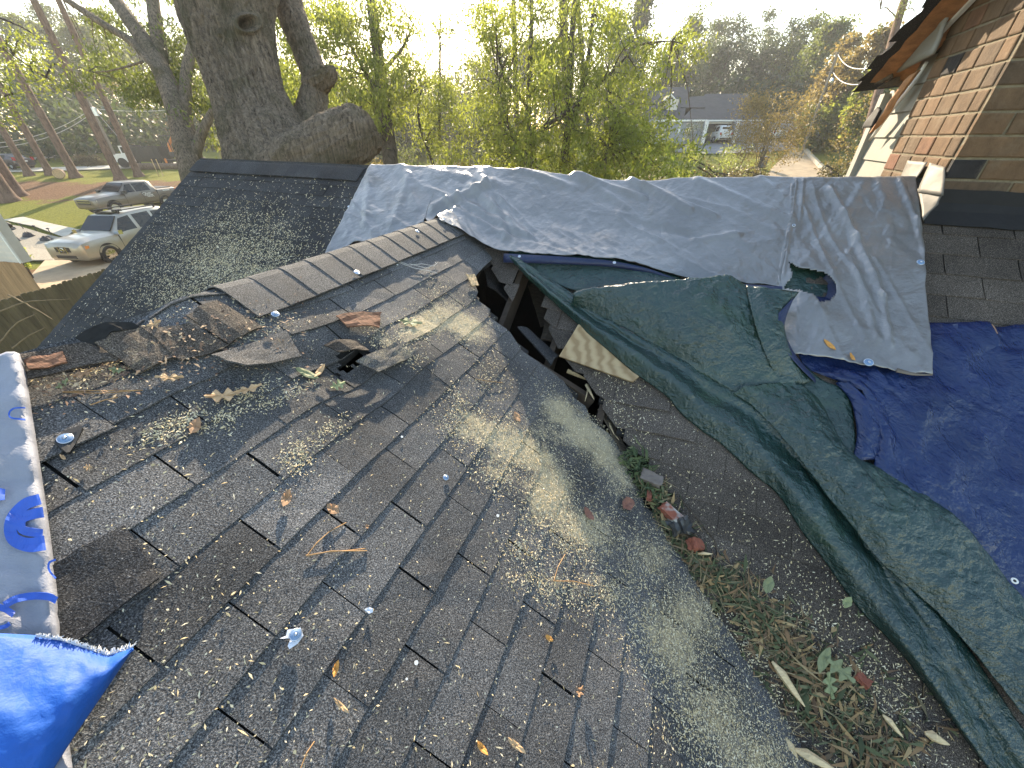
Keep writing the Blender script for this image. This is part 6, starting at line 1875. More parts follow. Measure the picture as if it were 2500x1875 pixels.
def small_house(name, label, cat, x0, x1, yt, yb, yr, depth, wall, roof, win=()):
    base = D((x0 + x1) / 2, yb, depth); base.z = ground_h(base.x, base.y)
    t = tag(empty(name, base), label, cat)
    P = fq(x0, x1, yt, yb, depth, depth + 6)
    for k in range(4): P[k].z = min(P[k].z, base.z - .1)
    m = MB(); m.box8(P); m.build('wall', wall, t)
    A, Bq = D(x0 - 4, yt, depth), D(x1 + 4, yt, depth)
    A.y -= .5; Bq.y -= .5
    zr = D(x0, yr, depth + 3).z
    R0, R1 = A + Vector((0, 3.5, 0)), Bq + Vector((0, 3.5, 0)); R0.z = R1.z = zr
    m = MB(); m.slab([[A, Bq], [R0, R1]], .12); m.slab([[R0, R1], [R0 + Vector((0, 3.5, A.z - zr)), R1 + Vector((0, 3.5, A.z - zr))]], .12)
    m.build('roof', roof, t)
    for (a, c, d, e) in win:
        m = MB(); m.box8(fq(a, c, d, e, depth - .1, depth - .01)); m.build('window', M_GLASS, t)
small_house('shed', 'blue grey shed roof showing over the fence left of the pole', 'shed', 1936, 1982, 290, 318, 276, 50, M_WALLB, M_ROOFG, ((1948, 1958, 294, 304),))
small_house('far_house', 'low house half hidden under trees left of the garage house', 'house', 1500, 1560, 292, 345, 262, 56, M_WALLC, M_ROOFG, ((1515, 1525, 300, 318), (1538, 1548, 300, 318)))
small_house('far_house', 'white house glimpsed behind golden trees right of the utility pole', 'house', 2030, 2060, 262, 330, 246, 44, M_WALLC, M_ROOFG, ((2040, 2046, 275, 290),))
small_house('far_house', 'pale house glimpsed behind the brush left of the broad tree', 'house', 1125, 1230, 320, 372, 300, 50, M_WALLB, M_ROOFG, ((1140, 1152, 330, 348), (1180, 1192, 330, 348)))
# picket fences
def fence(name, label, A, Bq, h, mat, w=.14, gap=.012, dog=True, rails=2, two=False):
    L = (Bq - A).length; d = (Bq - A) / L; n = int(L / (w + gap))
    base = (A + Bq) / 2
    t = tag(empty(name, base), label, 'fence')
    nr = Vector((-d.y, d.x, 0)).normalized()
    m = MB()
    for k in range(n):
        a = A + d * k * (w + gap); hh = h + rr.uniform(-.02, .02); j = nr * rr.uniform(-.006, .006)
        b0, b1 = a + j, a + d * w + j
        c = w * .22
        prof = [b0, b1, b1 + Vector((0, 0, hh - c)), b1 - d * c + Vector((0, 0, hh)), b0 + d * c + Vector((0, 0, hh)), b0 + Vector((0, 0, hh - c))]
        k2 = len(prof)
        m.add(prof + [p + nr * .02 for p in prof], [tuple(range(k2))[::-1], tuple(range(k2, 2 * k2))] + [(i, (i + 1) % k2, k2 + (i + 1) % k2, k2 + i) for i in range(k2)])
    m.build('pickets', mat, t)
    for r in range(rails):
        z = h * (.25 + .5 * r); m = MB()
        m.box8([p + Vector((0, 0, zz)) for zz in (z, z + .09) for p in (A + nr * .022, Bq + nr * .022, Bq + nr * .06, A + nr * .06)])
        m.build('rail', mat, t)
    for k in range(int(L / 2.4) + 1):
        p = A + d * min(L, k * 2.4) + nr * .1
        m = MB(); m.box(p + Vector((0, 0, h * .48)), .09, .09, h * .96, math.atan2(d.y, d.x)); m.build('post', mat, t)
M_FENCE = simple('shaded_olive_fence_boards', (0.13, 0.105, 0.06), .9, .4, 5, bmp=.4, bscale=20, stretch=(1, 1, .15))  # shaded side of the fence, its shade put into a darker colour
M_FENCEB = simple('sunlit_tan_fence_boards', (0.36, 0.22, 0.11), .85, .3, 5, bmp=.3, bscale=20, stretch=(1, 1, .15))  # lit boards, the sunlight put into a lighter tan
M_FENCEG = simple('grey_fence_boards', (0.28, 0.25, 0.21), .9, .3, 3, stretch=(1, 1, .2))
def at_z(px, py, z):
    r = ray(px, py); lam = (z - EYE) / r[2]
    return Vector((lam * r[0], lam * r[1], z))
HF = 1.0
fa, fb_ = at_z(262, 655, HF), at_z(10, 732, HF)
fdir = (fb_ - fa).normalized()
fb2 = fb_ + fdir * 1.6; fa2 = fa - fdir * 1.5
fence('wooden_fence', 'shade-darkened picket fence between the house and the driveway', Vector((fb2.x, fb2.y, -1)), Vector((fa2.x, fa2.y, -1)), HF + 1, M_FENCE)
# the neighbour's pale siding corner and the tan boards below it
nb = at_z(95, 700, -1.0)
e0 = at_z(70, 665, HF * .9)
nx = Vector((e0.x, e0.y, -1))
t = tag(empty('neighbour_shed', nx + Vector((-3, .5, 0))), 'pale lap sided building corner with tan boards below at the left edge', 'building')
m = MB()
zc = D(52, 640, (nx.y * CP - (1.0 - EYE) * SP)).z
for k in range(16):
    z = zc + k * .17
    m.add([nx + Vector((0, 0, z + 1)) + Vector((0, -.014, 0)), nx + Vector((-6, 1.2, z + 1)) + Vector((0, -.014, 0)), nx + Vector((-6, 1.2, z + 1.17)), nx + Vector((0, 0, z + 1.17)),
           nx + Vector((.02, .3, z + 1)), nx + Vector((.02, .3, z + 1.17))], ((0, 3, 2, 1), (0, 4, 5, 3)))
m.build('siding', M_WALLC, t)
m = MB()
for k in range(40):
    a = nx + Vector((-.15 * k, .03 * k, 0)) + Vector((.04, -.05, 0)); c = a + Vector((-.14, .028, 0))
    m.box8([a, c, c + Vector((0, .02, 0)), a + Vector((0, .02, 0))] + [p + Vector((0, 0, zc + 1.02 + rr.uniform(-.01, .01))) for p in (a, c, c + Vector((0, .02, 0)), a + Vector((0, .02, 0)))])
m.build('skirt_boards', M_FENCEB, t)
m = MB(); m.box(nx + Vector((.0, -.02, zc + 2.45)), .05, .05, 2.9); m.build('corner_trim', M_WHITE, t)
m = MB(); g0 = D(14, 548, 12.5); m.tube([g0 + Vector((-1.2, .3, .02)), g0, g0 + Vector((.12, 0, -.05))], [.1, .1, .07], 8); m.build('gutter_end', M_PLASTIC, t)
gA, gB = D(1935, 329, 48), D(1997, 328, 46)
fence('wooden_fence', 'grey board fence at the end of the driveway below the blue grey shed', Vector((gA.x, gA.y, ground_h(gA.x, gA.y))), Vector((gB.x, gB.y, ground_h(gB.x, gB.y))), 1.75, M_FENCEG)
# low block wall along the driveway
pts = [G(1957, 362), G(1975, 384), G(1998, 408), G(2020, 432)]
m = MB()
for a, c in zip(pts, pts[1:]):
    L = (c - a).length; n = max(1, int(L / .42))
    for k in range(n):
        p = a.lerp(c, (k + .5) / n); m.box(p + Vector((0, 0, .15 + rr.uniform(-.01, .01))), .26, L / n - .02, .5, math.atan2(-(c - a).x, (c - a).y))
tag(m.build('retaining_wall', M_CONC), 'low pale block retaining wall between driveway and lawn', 'wall')
# bin
g1 = G(1858, 412); m = MB()
m.box8([g1 + Vector((x * s, y * s, z)) for z, s in ((.08, .8), (1.0, 1.0)) for x, y in ((-.3, -.33), (.3, -.33), (.3, .33), (-.3, .33))])
t = tag(empty('wheeled_bin', g1), 'dark wheeled bin standing by the driveway shrubs', 'bin')
M_BIN = simple('dark_blue_grey_plastic', (.045, .05, .065), .6, .2, 6)
m.build('body', M_BIN, t)
m = MB(); m.box(g1 + Vector((0, -.03, 1.05)), .68, .76, .08, rx=.06); m.build('lid', M_BIN, t)
for s in (1, -1):
    m = MB(); m.tube([g1 + Vector((s * .26, .3, .12)), g1 + Vector((s * .33, .3, .12))], .12, 12); m.build('wheel', M_TYRE, t)
# utility poles with their wires
M_POLE = m_bark('weathered_pole', (.10, .08, .06), (.30, .26, .21), 5, (1, 1, .1), bmp=.3, dist=.01)
M_WIRE = simple('pale_cable', (.45, .43, .40), .6, .1, 3)
M_WIRED = simple('dark_cable', (.05, .05, .05), .6, .1, 3)
def wire(parent, a, c, sagz, r, mat, name='wire'):
    m = MB(); m.tube([a.lerp(c, k / 14) - Vector((0, 0, sagz * 4 * (k / 14) * (1 - k / 14))) for k in range(15)], r, 5); return m.build(name, mat, parent)
pd = 38.0
top = D(2046, 127, pd); gb = Vector((top.x, top.y, ground_h(top.x, top.y)))
t = tag(empty('utility_pole', gb), 'grey utility pole with lamp, guy wires and two pale cables right of the driveway', 'utility pole')
m = MB(); m.tube([gb, top], [.15, .11], 10); m.build('pole', M_POLE, t)
wire(t, D(2046, 133, pd), D(2168, 150, 24), .7, .026, M_WIRE); wire(t, D(2035, 178, pd), D(2130, 200, 24), .45, .026, M_WIRE)
for x in (1996, 2012, 2018):
    wire(t, D(2038, 170, pd), G(x, 348), 0, .02, M_WIRED, 'guy_wire')
wire(t, D(2036, 176, pd), D(1200, 190, 70), 1.2, .02, M_WIRED)
m = MB(); c = D(2033, 190, pd - .3); m.tube([c, c + Vector((0, 0, -.25)), c + Vector((0, 0, -.4))], [.08, .16, .12], 10); m.build('lamp_head', M_METAL, t)
pl = G(290, 397); topz = D(222, 245, 46)
t = tag(empty('utility_pole', pl), 'pale utility pole with transformer between the two roads at the left', 'utility pole')
m = MB(); m.tube([pl, Vector((pl.x, pl.y, topz.z))], [.15, .11], 10); m.build('pole', M_POLE, t)
tp = Vector((pl.x, pl.y, topz.z))
m = MB(); m.tube([tp + Vector((.3, -.1, -.9)), tp + Vector((.3, -.1, -1.7))], .24, 12); m.build('transformer', M_METAL, t)
m = MB(); m.box(tp + Vector((0, 0, -.25)), 1.6, .09, .1); m.build('crossarm', M_POLE, t)
wire(t, tp + Vector((0, 0, -1.0)), D(-40, 352, 40), .7, .03, M_WIRE); wire(t, tp + Vector((0, 0, -1.3)), D(-40, 362, 40), .8, .03, M_WIRE); wire(t, tp + Vector((0, 0, -1.0)), D(560, 235, 50), .8, .03, M_WIRE); wire(t, tp + Vector((0, 0, -.6)), G(345, 400), 0, .02, M_WIRE, 'guy_wire')
a = D(1092, 310, 18); c = D(1109, 425, 18)
m = MB(); d = (c - a).normalized(); m.tube([a - d * .3, c + d * 1.6], [.085, .10], 10)
tag(m.build('leaning_post', M_POLE), 'grey post leaning behind the ridge under the sun gap', 'post')
# planting bed by the walkway: stones, path lights, dark plants
M_STONE = simple('pale_bed_gravel', (.27, .235, .18), .9, .4, 14, bmp=.8, bscale=18)
ribbon('planting_bed', [(20, 552), (50, 640), (150, 640)], [(50, 556), (110, 575), (175, 590)], M_STONE, .012)
M_SLATE = simple('dark_slate_rock', (.04, .04, .045), .8, .4, 10)
for i, (x, y, s, lab) in enumerate(((28, 565, .35, 'dark rock nearest the siding in the gravel bed'), (40, 592, .4, 'dark rock on the lower edge of the gravel bed'), (75, 582, .35, 'dark rock in the middle of the gravel bed'), (118, 591, .35, 'dark rock at the right end of the gravel bed'))):
    g1 = G(x, y); m = MB()
    P = [[g1 + Vector((math.cos(a) * s * math.sin(f) * (1 + .3 * fbm(math.cos(a) * 2 + i, f * 2)), math.sin(a) * s * .7 * math.sin(f), .05 + .28 * math.cos(f) * (1 + .5 * fbm(a, f + i)))) for a in np.linspace(0, 2 * math.pi, 13)[:-1]] for f in np.linspace(.05, 2.2, 8)]
    m.grid(P, 0, True); tag(m.build('rock', M_SLATE), lab, 'rock')
for x, y, lab in ((60, 563, 'path light nearest the siding beside the walkway'), (92, 568, 'middle path light beside the walkway'), (127, 575, 'path light nearest the silver SUV beside the walkway')):
    g1 = G(x, y); t = tag(empty('path_light', g1), lab, 'path light', 'path lights along the walkway')
    m = MB(); m.tube([g1, g1 + Vector((0, 0, .38))], .022, 8); m.build('stake', M_PLASTIC, t)
    m = MB(); m.tube([g1 + Vector((0, 0, .38)), g1 + Vector((0, 0, .42)), g1 + Vector((0, 0, .46))], [.06, .10, .03], 10); m.build('lamp_cap', M_PLASTIC, t)
# vine with bare twigs between fence and roof
base = Vector((-6.6, 5.6, -1)); t = tag(empty('overgrown_shrub', base), 'straggling shrub with long bare twigs over the dark fence', 'shrub')
m = MB(); C = []
for k in range(46):
    f = rr.random(); s = Vector((-8.6 + rr.uniform(-1, 1.2) + 2.0 * f, 4.4 + 3.6 * f + rr.uniform(-.5, .5), -.9 + rr.uniform(0, .6)))
    e = s + Vector((rr.uniform(-.6, 1.4), rr.uniform(-.3, .9), rr.uniform(.7, 1.9)))
    md = s.lerp(e, .5) + Vector((rr.uniform(-.2, .2), 0, .25))
    m.tube([s, md, e], [.012, .009, .004], 4)
    C += [tuple(s.lerp(e, rr.uniform(.1, .9)) + Vector((rr.gauss(0, .15), rr.gauss(0, .15), rr.gauss(0, .12)))) for _ in range(3)]
for (pts) in ([(0, 760), (60, 738), (110, 733), (172, 730)], [(0, 835), (40, 790), (90, 765)], [(20, 720), (70, 745), (130, 780)], [(30, 850), (70, 820), (110, 800)]):
    limb_px(m, pts, 7.2, .014, .005, 10, 5)
m.build('twigs', simple('tan_twig', (.22, .16, .09), .9, .3, 9), t)
L, tc = clumps(C, 22, .28, .7); leaf_mesh('foliage', L, .075, .03, LF_GR, t, .3, org=base, tint_c=tc)
# ------------------------------------------------------------------ small things lying on the roof
def nrm_at(px, py, surf):
    f = (lambda x, y: W(*hitN(x, y))) if surf == 'near' else (lambda x, y: W(*hit(x, y, 0, 'main')))
    c = f(px, py); n = (f(px + 5, py) - c).cross(f(px, py - 5) - c).normalized()
    return n if n.z > 0 else -n
def pos_at(px, py, h, surf):
    if surf == 'near':
        p, q, z = hitN(px, py, h); return W(p, q, z + damage_near(p, q))
    return W(*hit(px, py, h, 'main'))
M_CAPBLUE = simple('blue_grey_plastic_cap', (0.16, 0.26, 0.42), .4, .15, 30)
def cap_nail(px, py, surf, r, label, mat=M_CAPBLUE, h=.014, tilt=None):
    c = pos_at(px, py, h, surf); n = nrm_at(px, py, surf)
    if tilt: n = (n + Vector(tilt)).normalized()
    t = tag(empty('cap_nail', c), label, 'roofing nail', 'cap nails holding the coverings')
    m = MB(); m.disc(c, n, r, .003, 20, 0, .003); m.build('cap', mat, t, smooth=False)
    m = MB(); m.disc(c + n * .006, n, r * .27, .003, 10, 0, .002); m.build('nail_head', M_METAL, t, smooth=True)
    m = MB(); s = n.orthogonal().normalized(); u = n.cross(s)
    m.tube([c + n * .003 + (s * math.cos(a) + u * math.sin(a)) * r * .93 for a in np.linspace(0, 2 * math.pi, 21)], r * .07, 5, cap=False); m.build('rim', M_METAL, t, smooth=True)
cap_nail(675, 776, 'near', .0155, 'flat blue cap nail on the ridge cap nearest the torn pieces', h=.034)
cap_nail(871, 666, 'near', .016, 'bright cap nail with washer in the middle of the ridge cap run', M_METAL, h=.036)
cap_nail(1019, 565, 'near', .013, 'small dull cap nail near the top of the ridge caps', M_METAL, h=.034)
cap_nail(158, 1070, 'near', .016, 'large cap nail pinning the loose black triangle of shingle', h=.023)
cap_nail(1088, 1165, 'near', .012, 'small blue cap nail in the middle of the shingle slope', h=.014)
cap_nail(723, 1552, 'near', .0145, 'blue cap nail holding a torn white scrap in the foreground', h=.02)
cap_nail(2247, 641, 'main', .018, 'blue cap nail at the right edge of the silver tarp', h=.075)
cap_nail(2120, 885, 'main', .021, 'blue cap nail at the lower hem of the silver tarp', h=.105)
cap_nail(1305, 600, 'main', .006, 'tiny metal nail in the silver tarp near the lifted hem', M_METAL, h=.09)
M_DISCW = simple('white_plastic_disc', (.75, .75, .73), .5, .05, 20)
for x, y, r, lab in ((981, 1066, .0048, 'small white plastic disc in the middle of the slope'), (1215, 1259, .0062, 'white plastic disc right of the centre of the slope'), (1016, 1618, .0058, 'white plastic disc lying in a shingle slot in the foreground'), (970, 646, .005, 'white plastic disc below the ridge caps'), (993, 1659, .0032, 'tiny white disc just below the shingle slot')):
    m = MB(); m.disc(pos_at(x, y, .012, 'near'), nrm_at(x, y, 'near'), r, .002, 14); tag(m.build('plastic_disc', M_DISCW), lab, 'plastic disc', 'white plastic discs on the shingles')
M_SCRAP = simple('torn_white_wrap', (.66, .70, .78), .6, .15, 30)
def flat_piece(name, outline, surf, h, th, mat, label, cat, curl=.0, group=None, smooth=False):
    """outline in photo pixels, laid on a slope with a real thickness and a curl"""
    cx = sum(p[0] for p in outline) / len(outline); cy = sum(p[1] for p in outline) / len(outline)
    n = nrm_at(cx, cy, surf); c0 = pos_at(cx, cy, h, surf)
    top = []
    R = max(math.hypot(x - cx, y - cy) for x, y in outline)
    for x, y in outline:
        e = math.hypot(x - cx, y - cy) / R
        top.append(pos_at(x, y, h, surf) + n * curl * e * (1 + .8 * fbm(x * .21, y * .21)))
    mid = [c0.lerp(t_, .55) + n * (curl * .12 + .001) for t_ in top]
    k = len(top)
    V = [c0 + n * .001] + mid + top + [t_ - n * th for t_ in top] + [c0 - n * th]
    F = [(0, 1 + i, 1 + (i + 1) % k) for i in range(k)] + [(1 + i, 1 + k + i, 1 + k + (i + 1) % k, 1 + (i + 1) % k) for i in range(k)]
    F += [(1 + k + i, 1 + 2 * k + i, 1 + 2 * k + (i + 1) % k, 1 + k + (i + 1) % k) for i in range(k)] + [(1 + 3 * k, 1 + 2 * k + (i + 1) % k, 1 + 2 * k + i) for i in range(k)]
    a = V[1 + k] - V[0]; b2 = V[2 + k] - V[0]
    if a.cross(b2).dot(n) < 0: F = [f[::-1] for f in F]
    m = MB(); m.add(V, F)
    return tag(m.build(name, mat, smooth=smooth), label, cat, group)
flat_piece('shingle_scrap', [(131, 1080), (150, 1050), (196, 1036), (200, 1042), (184, 1085), (172, 1106), (164, 1108)], 'near', .020, .010, simple('smooth_dark_shingle', (.013, .014, .016), .6, .2, 8), 'loose black triangular scrap of shingle under a cap nail', 'shingle scrap', .004)
flat_piece('wrap_scrap', [(684, 1562), (700, 1555), (703, 1540), (735, 1535), (742, 1555), (728, 1574), (708, 1588), (704, 1580), (713, 1562), (695, 1560)], 'near', .013, .001, M_SCRAP, 'torn white scrap of house wrap under the foreground cap nail', 'scrap', .004)
flat_piece('paper_scrap', [(888, 1490), (893, 1486), (902, 1483), (910, 1488), (909, 1496), (900, 1499), (894, 1494)], 'near', .012, .001, M_SCRAP, 'small crumpled white scrap above the foreground shingle slot', 'scrap', .006)
PLY = simple('plywood_face', (.52, .36, .19), .75, .12, 6)
def m_ply():
    m, nt, b = nodes('swirly_plywood')
    w = tex(nt, 'wave', 7.0, 2, .5, dist=7.0, stretch=(.6, 1.4, 1))
    n = tex(nt, 'noise', 3, 5, .6)
    c = ramp(nt, math_(nt, 'ADD', math_(nt, 'MULTIPLY', w, .6), math_(nt, 'MULTIPLY', n, .4)), [(.25, (.30, .20, .10)), (.5, (.40, .28, .15)), (.8, (.46, .34, .19))])
    nt.links.new(c, b.inputs['Base Color']); b.inputs['Roughness'].default_value = .75; return m
m = MB()
C4 = [W(*hitM(x, y, h)) for x, y, h in ((1412, 792, .03), (1365, 869, .02), (1545, 932, .03), (1575, 905, .012), (1450, 795, .015))]
nn = (C4[1] - C4[0]).cross(C4[2] - C4[0]).normalized()
nn = nn if nn.z > 0 else -nn
k = 5
m.add([c for c in C4] + [c - nn * .014 for c in C4], [tuple(range(k))[::1], tuple(range(k, 2 * k))[::-1]] + [(i, k + i, k + (i + 1) % k, (i + 1) % k) for i in range(k)])
tag(m.build('plywood_sheet', m_ply()), 'pale swirly plywood sheet bridging the hole beneath the green tarp', 'plywood')

# leaves one can point at
LEAFM = [simple('dry_brown_leaf', (.34, .20, .11), .75, .25, 40), simple('dry_tan_leaf', (.50, .33, .18), .75, .25, 40), simple('orange_leaf', (.55, .26, .06), .7, .3, 40), simple('grey_green_leaf', (.20, .22, .11), .7, .2, 40), simple('dark_red_brown_leaf', (.22, .10, .07), .75, .3, 40), simple('pale_green_leaf', (.24, .27, .13), .7, .15, 40), simple('leaf_green', (.10, .15, .045), .6, .3, 40)]
def oak_leaf(cx, cy, L, wid, ang, lobes=3):
    """lobed leaf outline in photo pixels around a centre"""
    P = []
    n = 7 * lobes
    for s in (1, -1):
        for i in range(n):
            t_ = i / n if s > 0 else 1 - i / n
            env = math.sin(math.pi * t_) ** .7
            w = s * wid * (.25 + .75 * (.5 + .5 * math.cos(2 * math.pi * lobes * t_))) * env * .5
            x = (t_ - .5) * L
            P.append((cx + x * math.cos(ang) - w * math.sin(ang), cy + x * math.sin(ang) + w * math.cos(ang)))
    return P
def simple_leaf(cx, cy, L, wid, ang, n=9):
    P = []
    for s in (1, -1):
        for i in range(n):
            t_ = i / n if s > 0 else 1 - i / n
            w = s * wid * .5 * math.sin(math.pi * t_) ** .8
            x = (t_ - .5) * L
            P.append((cx + x * math.cos(ang) - w * math.sin(ang), cy + x * math.sin(ang) + w * math.cos(ang)))
    return P
R_ = math.radians
SL = [(698, 1217, 46, 24, -70, 0, 's', 'brown curled leaf on the shingles, left of the pine needles'), (812, 1245, 36, 26, 35, 0, 's', 'brown leaf lying against a shingle edge above the pine needles'), (475, 1040, 44, 28, -60, 0, 's', 'pointed brown leaf standing on a sawdust streak'),
      (412, 921, 74, 22, 2, 1, 'o', 'long tan oak leaf below the broken ridge pieces'), (540, 960, 90, 40, -10, 1, 'o', 'large tan lobed oak leaf beside shavings'), (602, 942, 70, 26, -18, 1, 'o', 'tan oak leaf overlapping the shavings, right of the large one'),
      (1262, 1019, 28, 14, 60, 0, 's', 'small brown leaf in the upper sawdust patch'), (1531, 1232, 34, 30, 70, 4, 's', 'round dull brown leaf on sawdust left of the leaf litter'), (820, 1635, 44, 14, -75, 2, 's', 'yellow orange leaf standing in the foreground'),
      (1175, 1826, 44, 16, 55, 2, 's', 'orange brown leaf at the bottom of the photo'), (1415, 1688, 32, 20, -70, 0, 'o', 'ragged brown leaf in the right foreground'), (819, 926, 40, 32, -30, 5, 'o', 'pale grey green leaf at the torn hole'),
      (1258, 1820, 60, 16, 42, 1, 's', 'curled tan leaf in a shingle slot at the bottom right'), (833, 1725, 56, 13, 45, 1, 's', 'narrow tan leaf in the lower shingle slot'), (217, 1144, 22, 18, 0, 1, 'o', 'small crumpled tan leaf near the white wrap'),
      (155, 1118, 20, 9, 35, 1, 's', 'small curled tan husk below the black triangle'), (896, 1287, 12, 9, 70, 0, 's', 'tiny brown leaf bit right of the pine needles'), (1340, 1558, 24, 12, 40, 2, 's', 'small yellow leaf on the lower slope'),
      (1436, 1255, 40, 16, 55, 4, 's', 'reddish brown leaf left of the brick pieces'), (1001, 792, 60, 26, 5, 3, 'o', 'grey green leaf half buried in sawdust on the lifted shingle'), (775, 893, 44, 13, -55, 1, 's', 'pale leaf standing at the edge of the torn hole'), (745, 902, 60, 18, 20, 3, 's', 'dull green leaf wedged at the torn hole'),
      (355, 832, 44, 14, 15, 1, 's', 'tan leaf on the broken ridge pieces'), (253, 905, 26, 22, 10, 1, 'o', 'rounded tan leaf on the rotten end of the ridge'), (190, 895, 60, 22, -20, 0, 'o', 'brown bark like leaf at the rotten ridge end'), (140, 925, 40, 20, -40, 3, 'o', 'grey leaf at the rotten end beside the white wrap'), (275, 890, 44, 20, 10, 3, 'o', 'grey brown leaf right of the rotten ridge end'), (375, 792, 40, 26, -10, 1, 'o', 'tan leaf beneath the lifted ridge caps'), (105, 928, 16, 12, 0, 0, 's', 'small reddish leaf beside the white wrap'), (247, 947, 24, 10, 10, 0, 's', 'small reddish leaf on the pine needles by the wrap')]
for x, y, L, w, a, mi, ty, lab in SL:
    o = (oak_leaf if ty == 'o' else simple_leaf)(x, y, L, w, R_(a))
    hh = .016 if y > 960 or x > 620 else .034
    flat_piece('fallen_leaf', o, 'near', hh, .0008, LEAFM[mi], lab, 'leaf', .010 if L > 30 else .005, 'fallen leaves on the shingle slope')
for x, y, L, w, a, lab, h in ((2025, 842, 40, 11, 40, 'long orange leaf on the lower part of the silver tarp', .085), (2080, 872, 24, 8, 55, 'short orange leaf below its longer twin on the silver tarp', .085), (2265, 897, 26, 9, -70, 'orange leaf at the corner of the silver tarp', .085), (2425, 805, 28, 10, 60, 'brown leaf on the upper edge of the blue tarp', .04)):
    flat_piece('fallen_leaf', simple_leaf(x, y, L, w, R_(a)), 'main', h, .0008, LEAFM[2 if 'orange' in lab else 0], lab, 'leaf', .008, 'fallen leaves on the tarps')
for x, y, L, w, a, mi, lab in ((2025, 1672, 70, 38, 80, 5, 'broad pale green leaf at the bottom of the litter'), (2050, 1655 - 20, 90, 50, 40, 3, 'large grey green oak leaf in the litter'), (1875, 1427, 44, 28, -75, 3, 'upright green leaf on the litter edge'), (2066, 1470, 32, 24, -60, 5, 'pale green leaf by the edge of the green tarp'), (2010, 1610, 70, 30, -70, 3, 'dull green lobed leaf in the middle of the litter')):
    flat_piece('fallen_leaf', (oak_leaf if w > 36 else simple_leaf)(x, y, L, w, R_(a)), 'main', .05, .0008, LEAFM[mi], lab, 'leaf', .012, 'larger leaves in the valley litter')
# pine needles
M_NEEDLE = simple('pine_needle', (.42, .24, .10), .7, .3, 20)
for pts, lab in (([[(752, 1358), (775, 1330), (805, 1300), (845, 1275)], [(748, 1359), (800, 1352), (850, 1345), (893, 1338)], [(752, 1360), (810, 1350), (896, 1345)]], 'bundle of three orange pine needles on the mid slope'),
                 ([[(140, 940), (230, 942), (345, 946)], [(140, 941), (240, 950), (330, 945)], [(212, 978), (250, 968), (280, 960)]], 'long pale pine needles below the rotten ridge end'),
                 ([[(735, 1875), (750, 1840), (768, 1810)]], 'single tan pine needle at the bottom edge'), ([[(1160, 926), (1190, 932), (1228, 934)]], 'fine pine needle on the upper slope'),
                 ([[(1352, 1418), (1362, 1385), (1380, 1352)], [(1352, 1418), (1400, 1420), (1450, 1430)]], 'forked pine needle on the sawdust slope'), ([[(1660, 1215), (1700, 1265), (1745, 1320), (1758, 1370)], [(1745, 1320), (1752, 1350), (1750, 1390)]], 'thin dark twig across the slope below the green tarp')):
    m = MB()
    sf = 'main' if 'twig' in lab else 'near'
    for p in pts: m.tube([pos_at(x, y, .014, sf) + Vector((0, 0, .004 * math.sin(i * 1.7))) for i, (x, y) in enumerate(p)], .0016 if sf == 'near' else .003, 5)
    tag(m.build('pine_needles' if sf == 'near' else 'twig', M_NEEDLE if sf == 'near' else BK_DK), lab, 'pine needles' if sf == 'near' else 'twig')
m = MB()
for pts in ([(968, 635), (1000, 648), (1030, 645), (1060, 650), (1068, 642)], [(972, 640), (1010, 655), (1050, 662), (1068, 668)], [(1000, 645), (1040, 655), (1066, 645), (1062, 640)]):
    m.tube([pos_at(x, y, .014 + .006 * ((i * 7) % 3), 'near') for i, (x, y) in enumerate(pts)], .0014, 5)
tag(m.build('frayed_threads', simple('white_thread', (.62, .60, .56), .8)), 'tangle of white tarp threads below the ridge caps', 'threads')
# pieces of brick, a crumpled dark can, wood chunks at the valley
def chunk(name, px, py, sx, sy, sz, mat, label, cat, rot, surf='main', h=.03, jag=.25):
    c = pos_at(px, py, h, surf)
    m = MB(); bm = bmesh.new()
    bmesh.ops.create_cube(bm, size=1.0); bmesh.ops.subdivide_edges(bm, edges=bm.edges[:], cuts=3, use_grid_fill=True)
    M = Matrix.Rotation(rot[2], 3, 'Z') @ Matrix.Rotation(rot[1], 3, 'Y') @ Matrix.Rotation(rot[0], 3, 'X')
    V = []
    for v in bm.verts:
        p = Vector((v.co.x * sx, v.co.y * sy, v.co.z * sz))
        k = 1 + jag * fbm(v.co.x * 2.3 + px, v.co.y * 2.3, v.co.z * 2.3 + py)
        V.append(c + M @ (p * k))
    m.add(V, [tuple(x.index for x in f.verts) for f in bm.faces]); bm.free()
    o = m.build(name, mat, smooth=False); tag(o, label, cat); return o
M_BR = simple('broken_red_brick', (.27, .085, .05), .9, .3, 30, bmp=.5, bscale=60)
def m_brk2():
    m, nt, b = nodes('brick_with_mortar')
    c = ramp(nt, tex(nt, 'noise', 9, 3, .5), [(.48, (.27, .085, .05)), (.54, (.40, .38, .34))])
    nt.links.new(c, b.inputs['Base Color']); b.inputs['Roughness'].default_value = .9; return m
chunk('brick_piece', 1636, 1252, .10, .05, .05, m_brk2(), 'broken red brick with pale mortar beside the crumpled can', 'brick piece', (.3, .2, -.9), h=.05)
chunk('brick_piece', 1698, 1330, .06, .05, .045, M_BR, 'small red brick chip below the crumpled can', 'brick piece', (.3, .5, .2), h=.05)
chunk('brick_piece', 2107, 1660, .045, .045, .02, M_BR, 'flat red chip on the shingles by the litter', 'brick piece', (.1, .2, .6), h=.02)
chunk('crumpled_can', 1664, 1285, .075, .07, .07, simple('dark_crumpled_metal', (.06, .06, .06), .4, .4, 20, metal=.3), 'crumpled dark metal can lying in the leaf litter', 'can', (.5, .3, .4), h=.055, jag=.5)
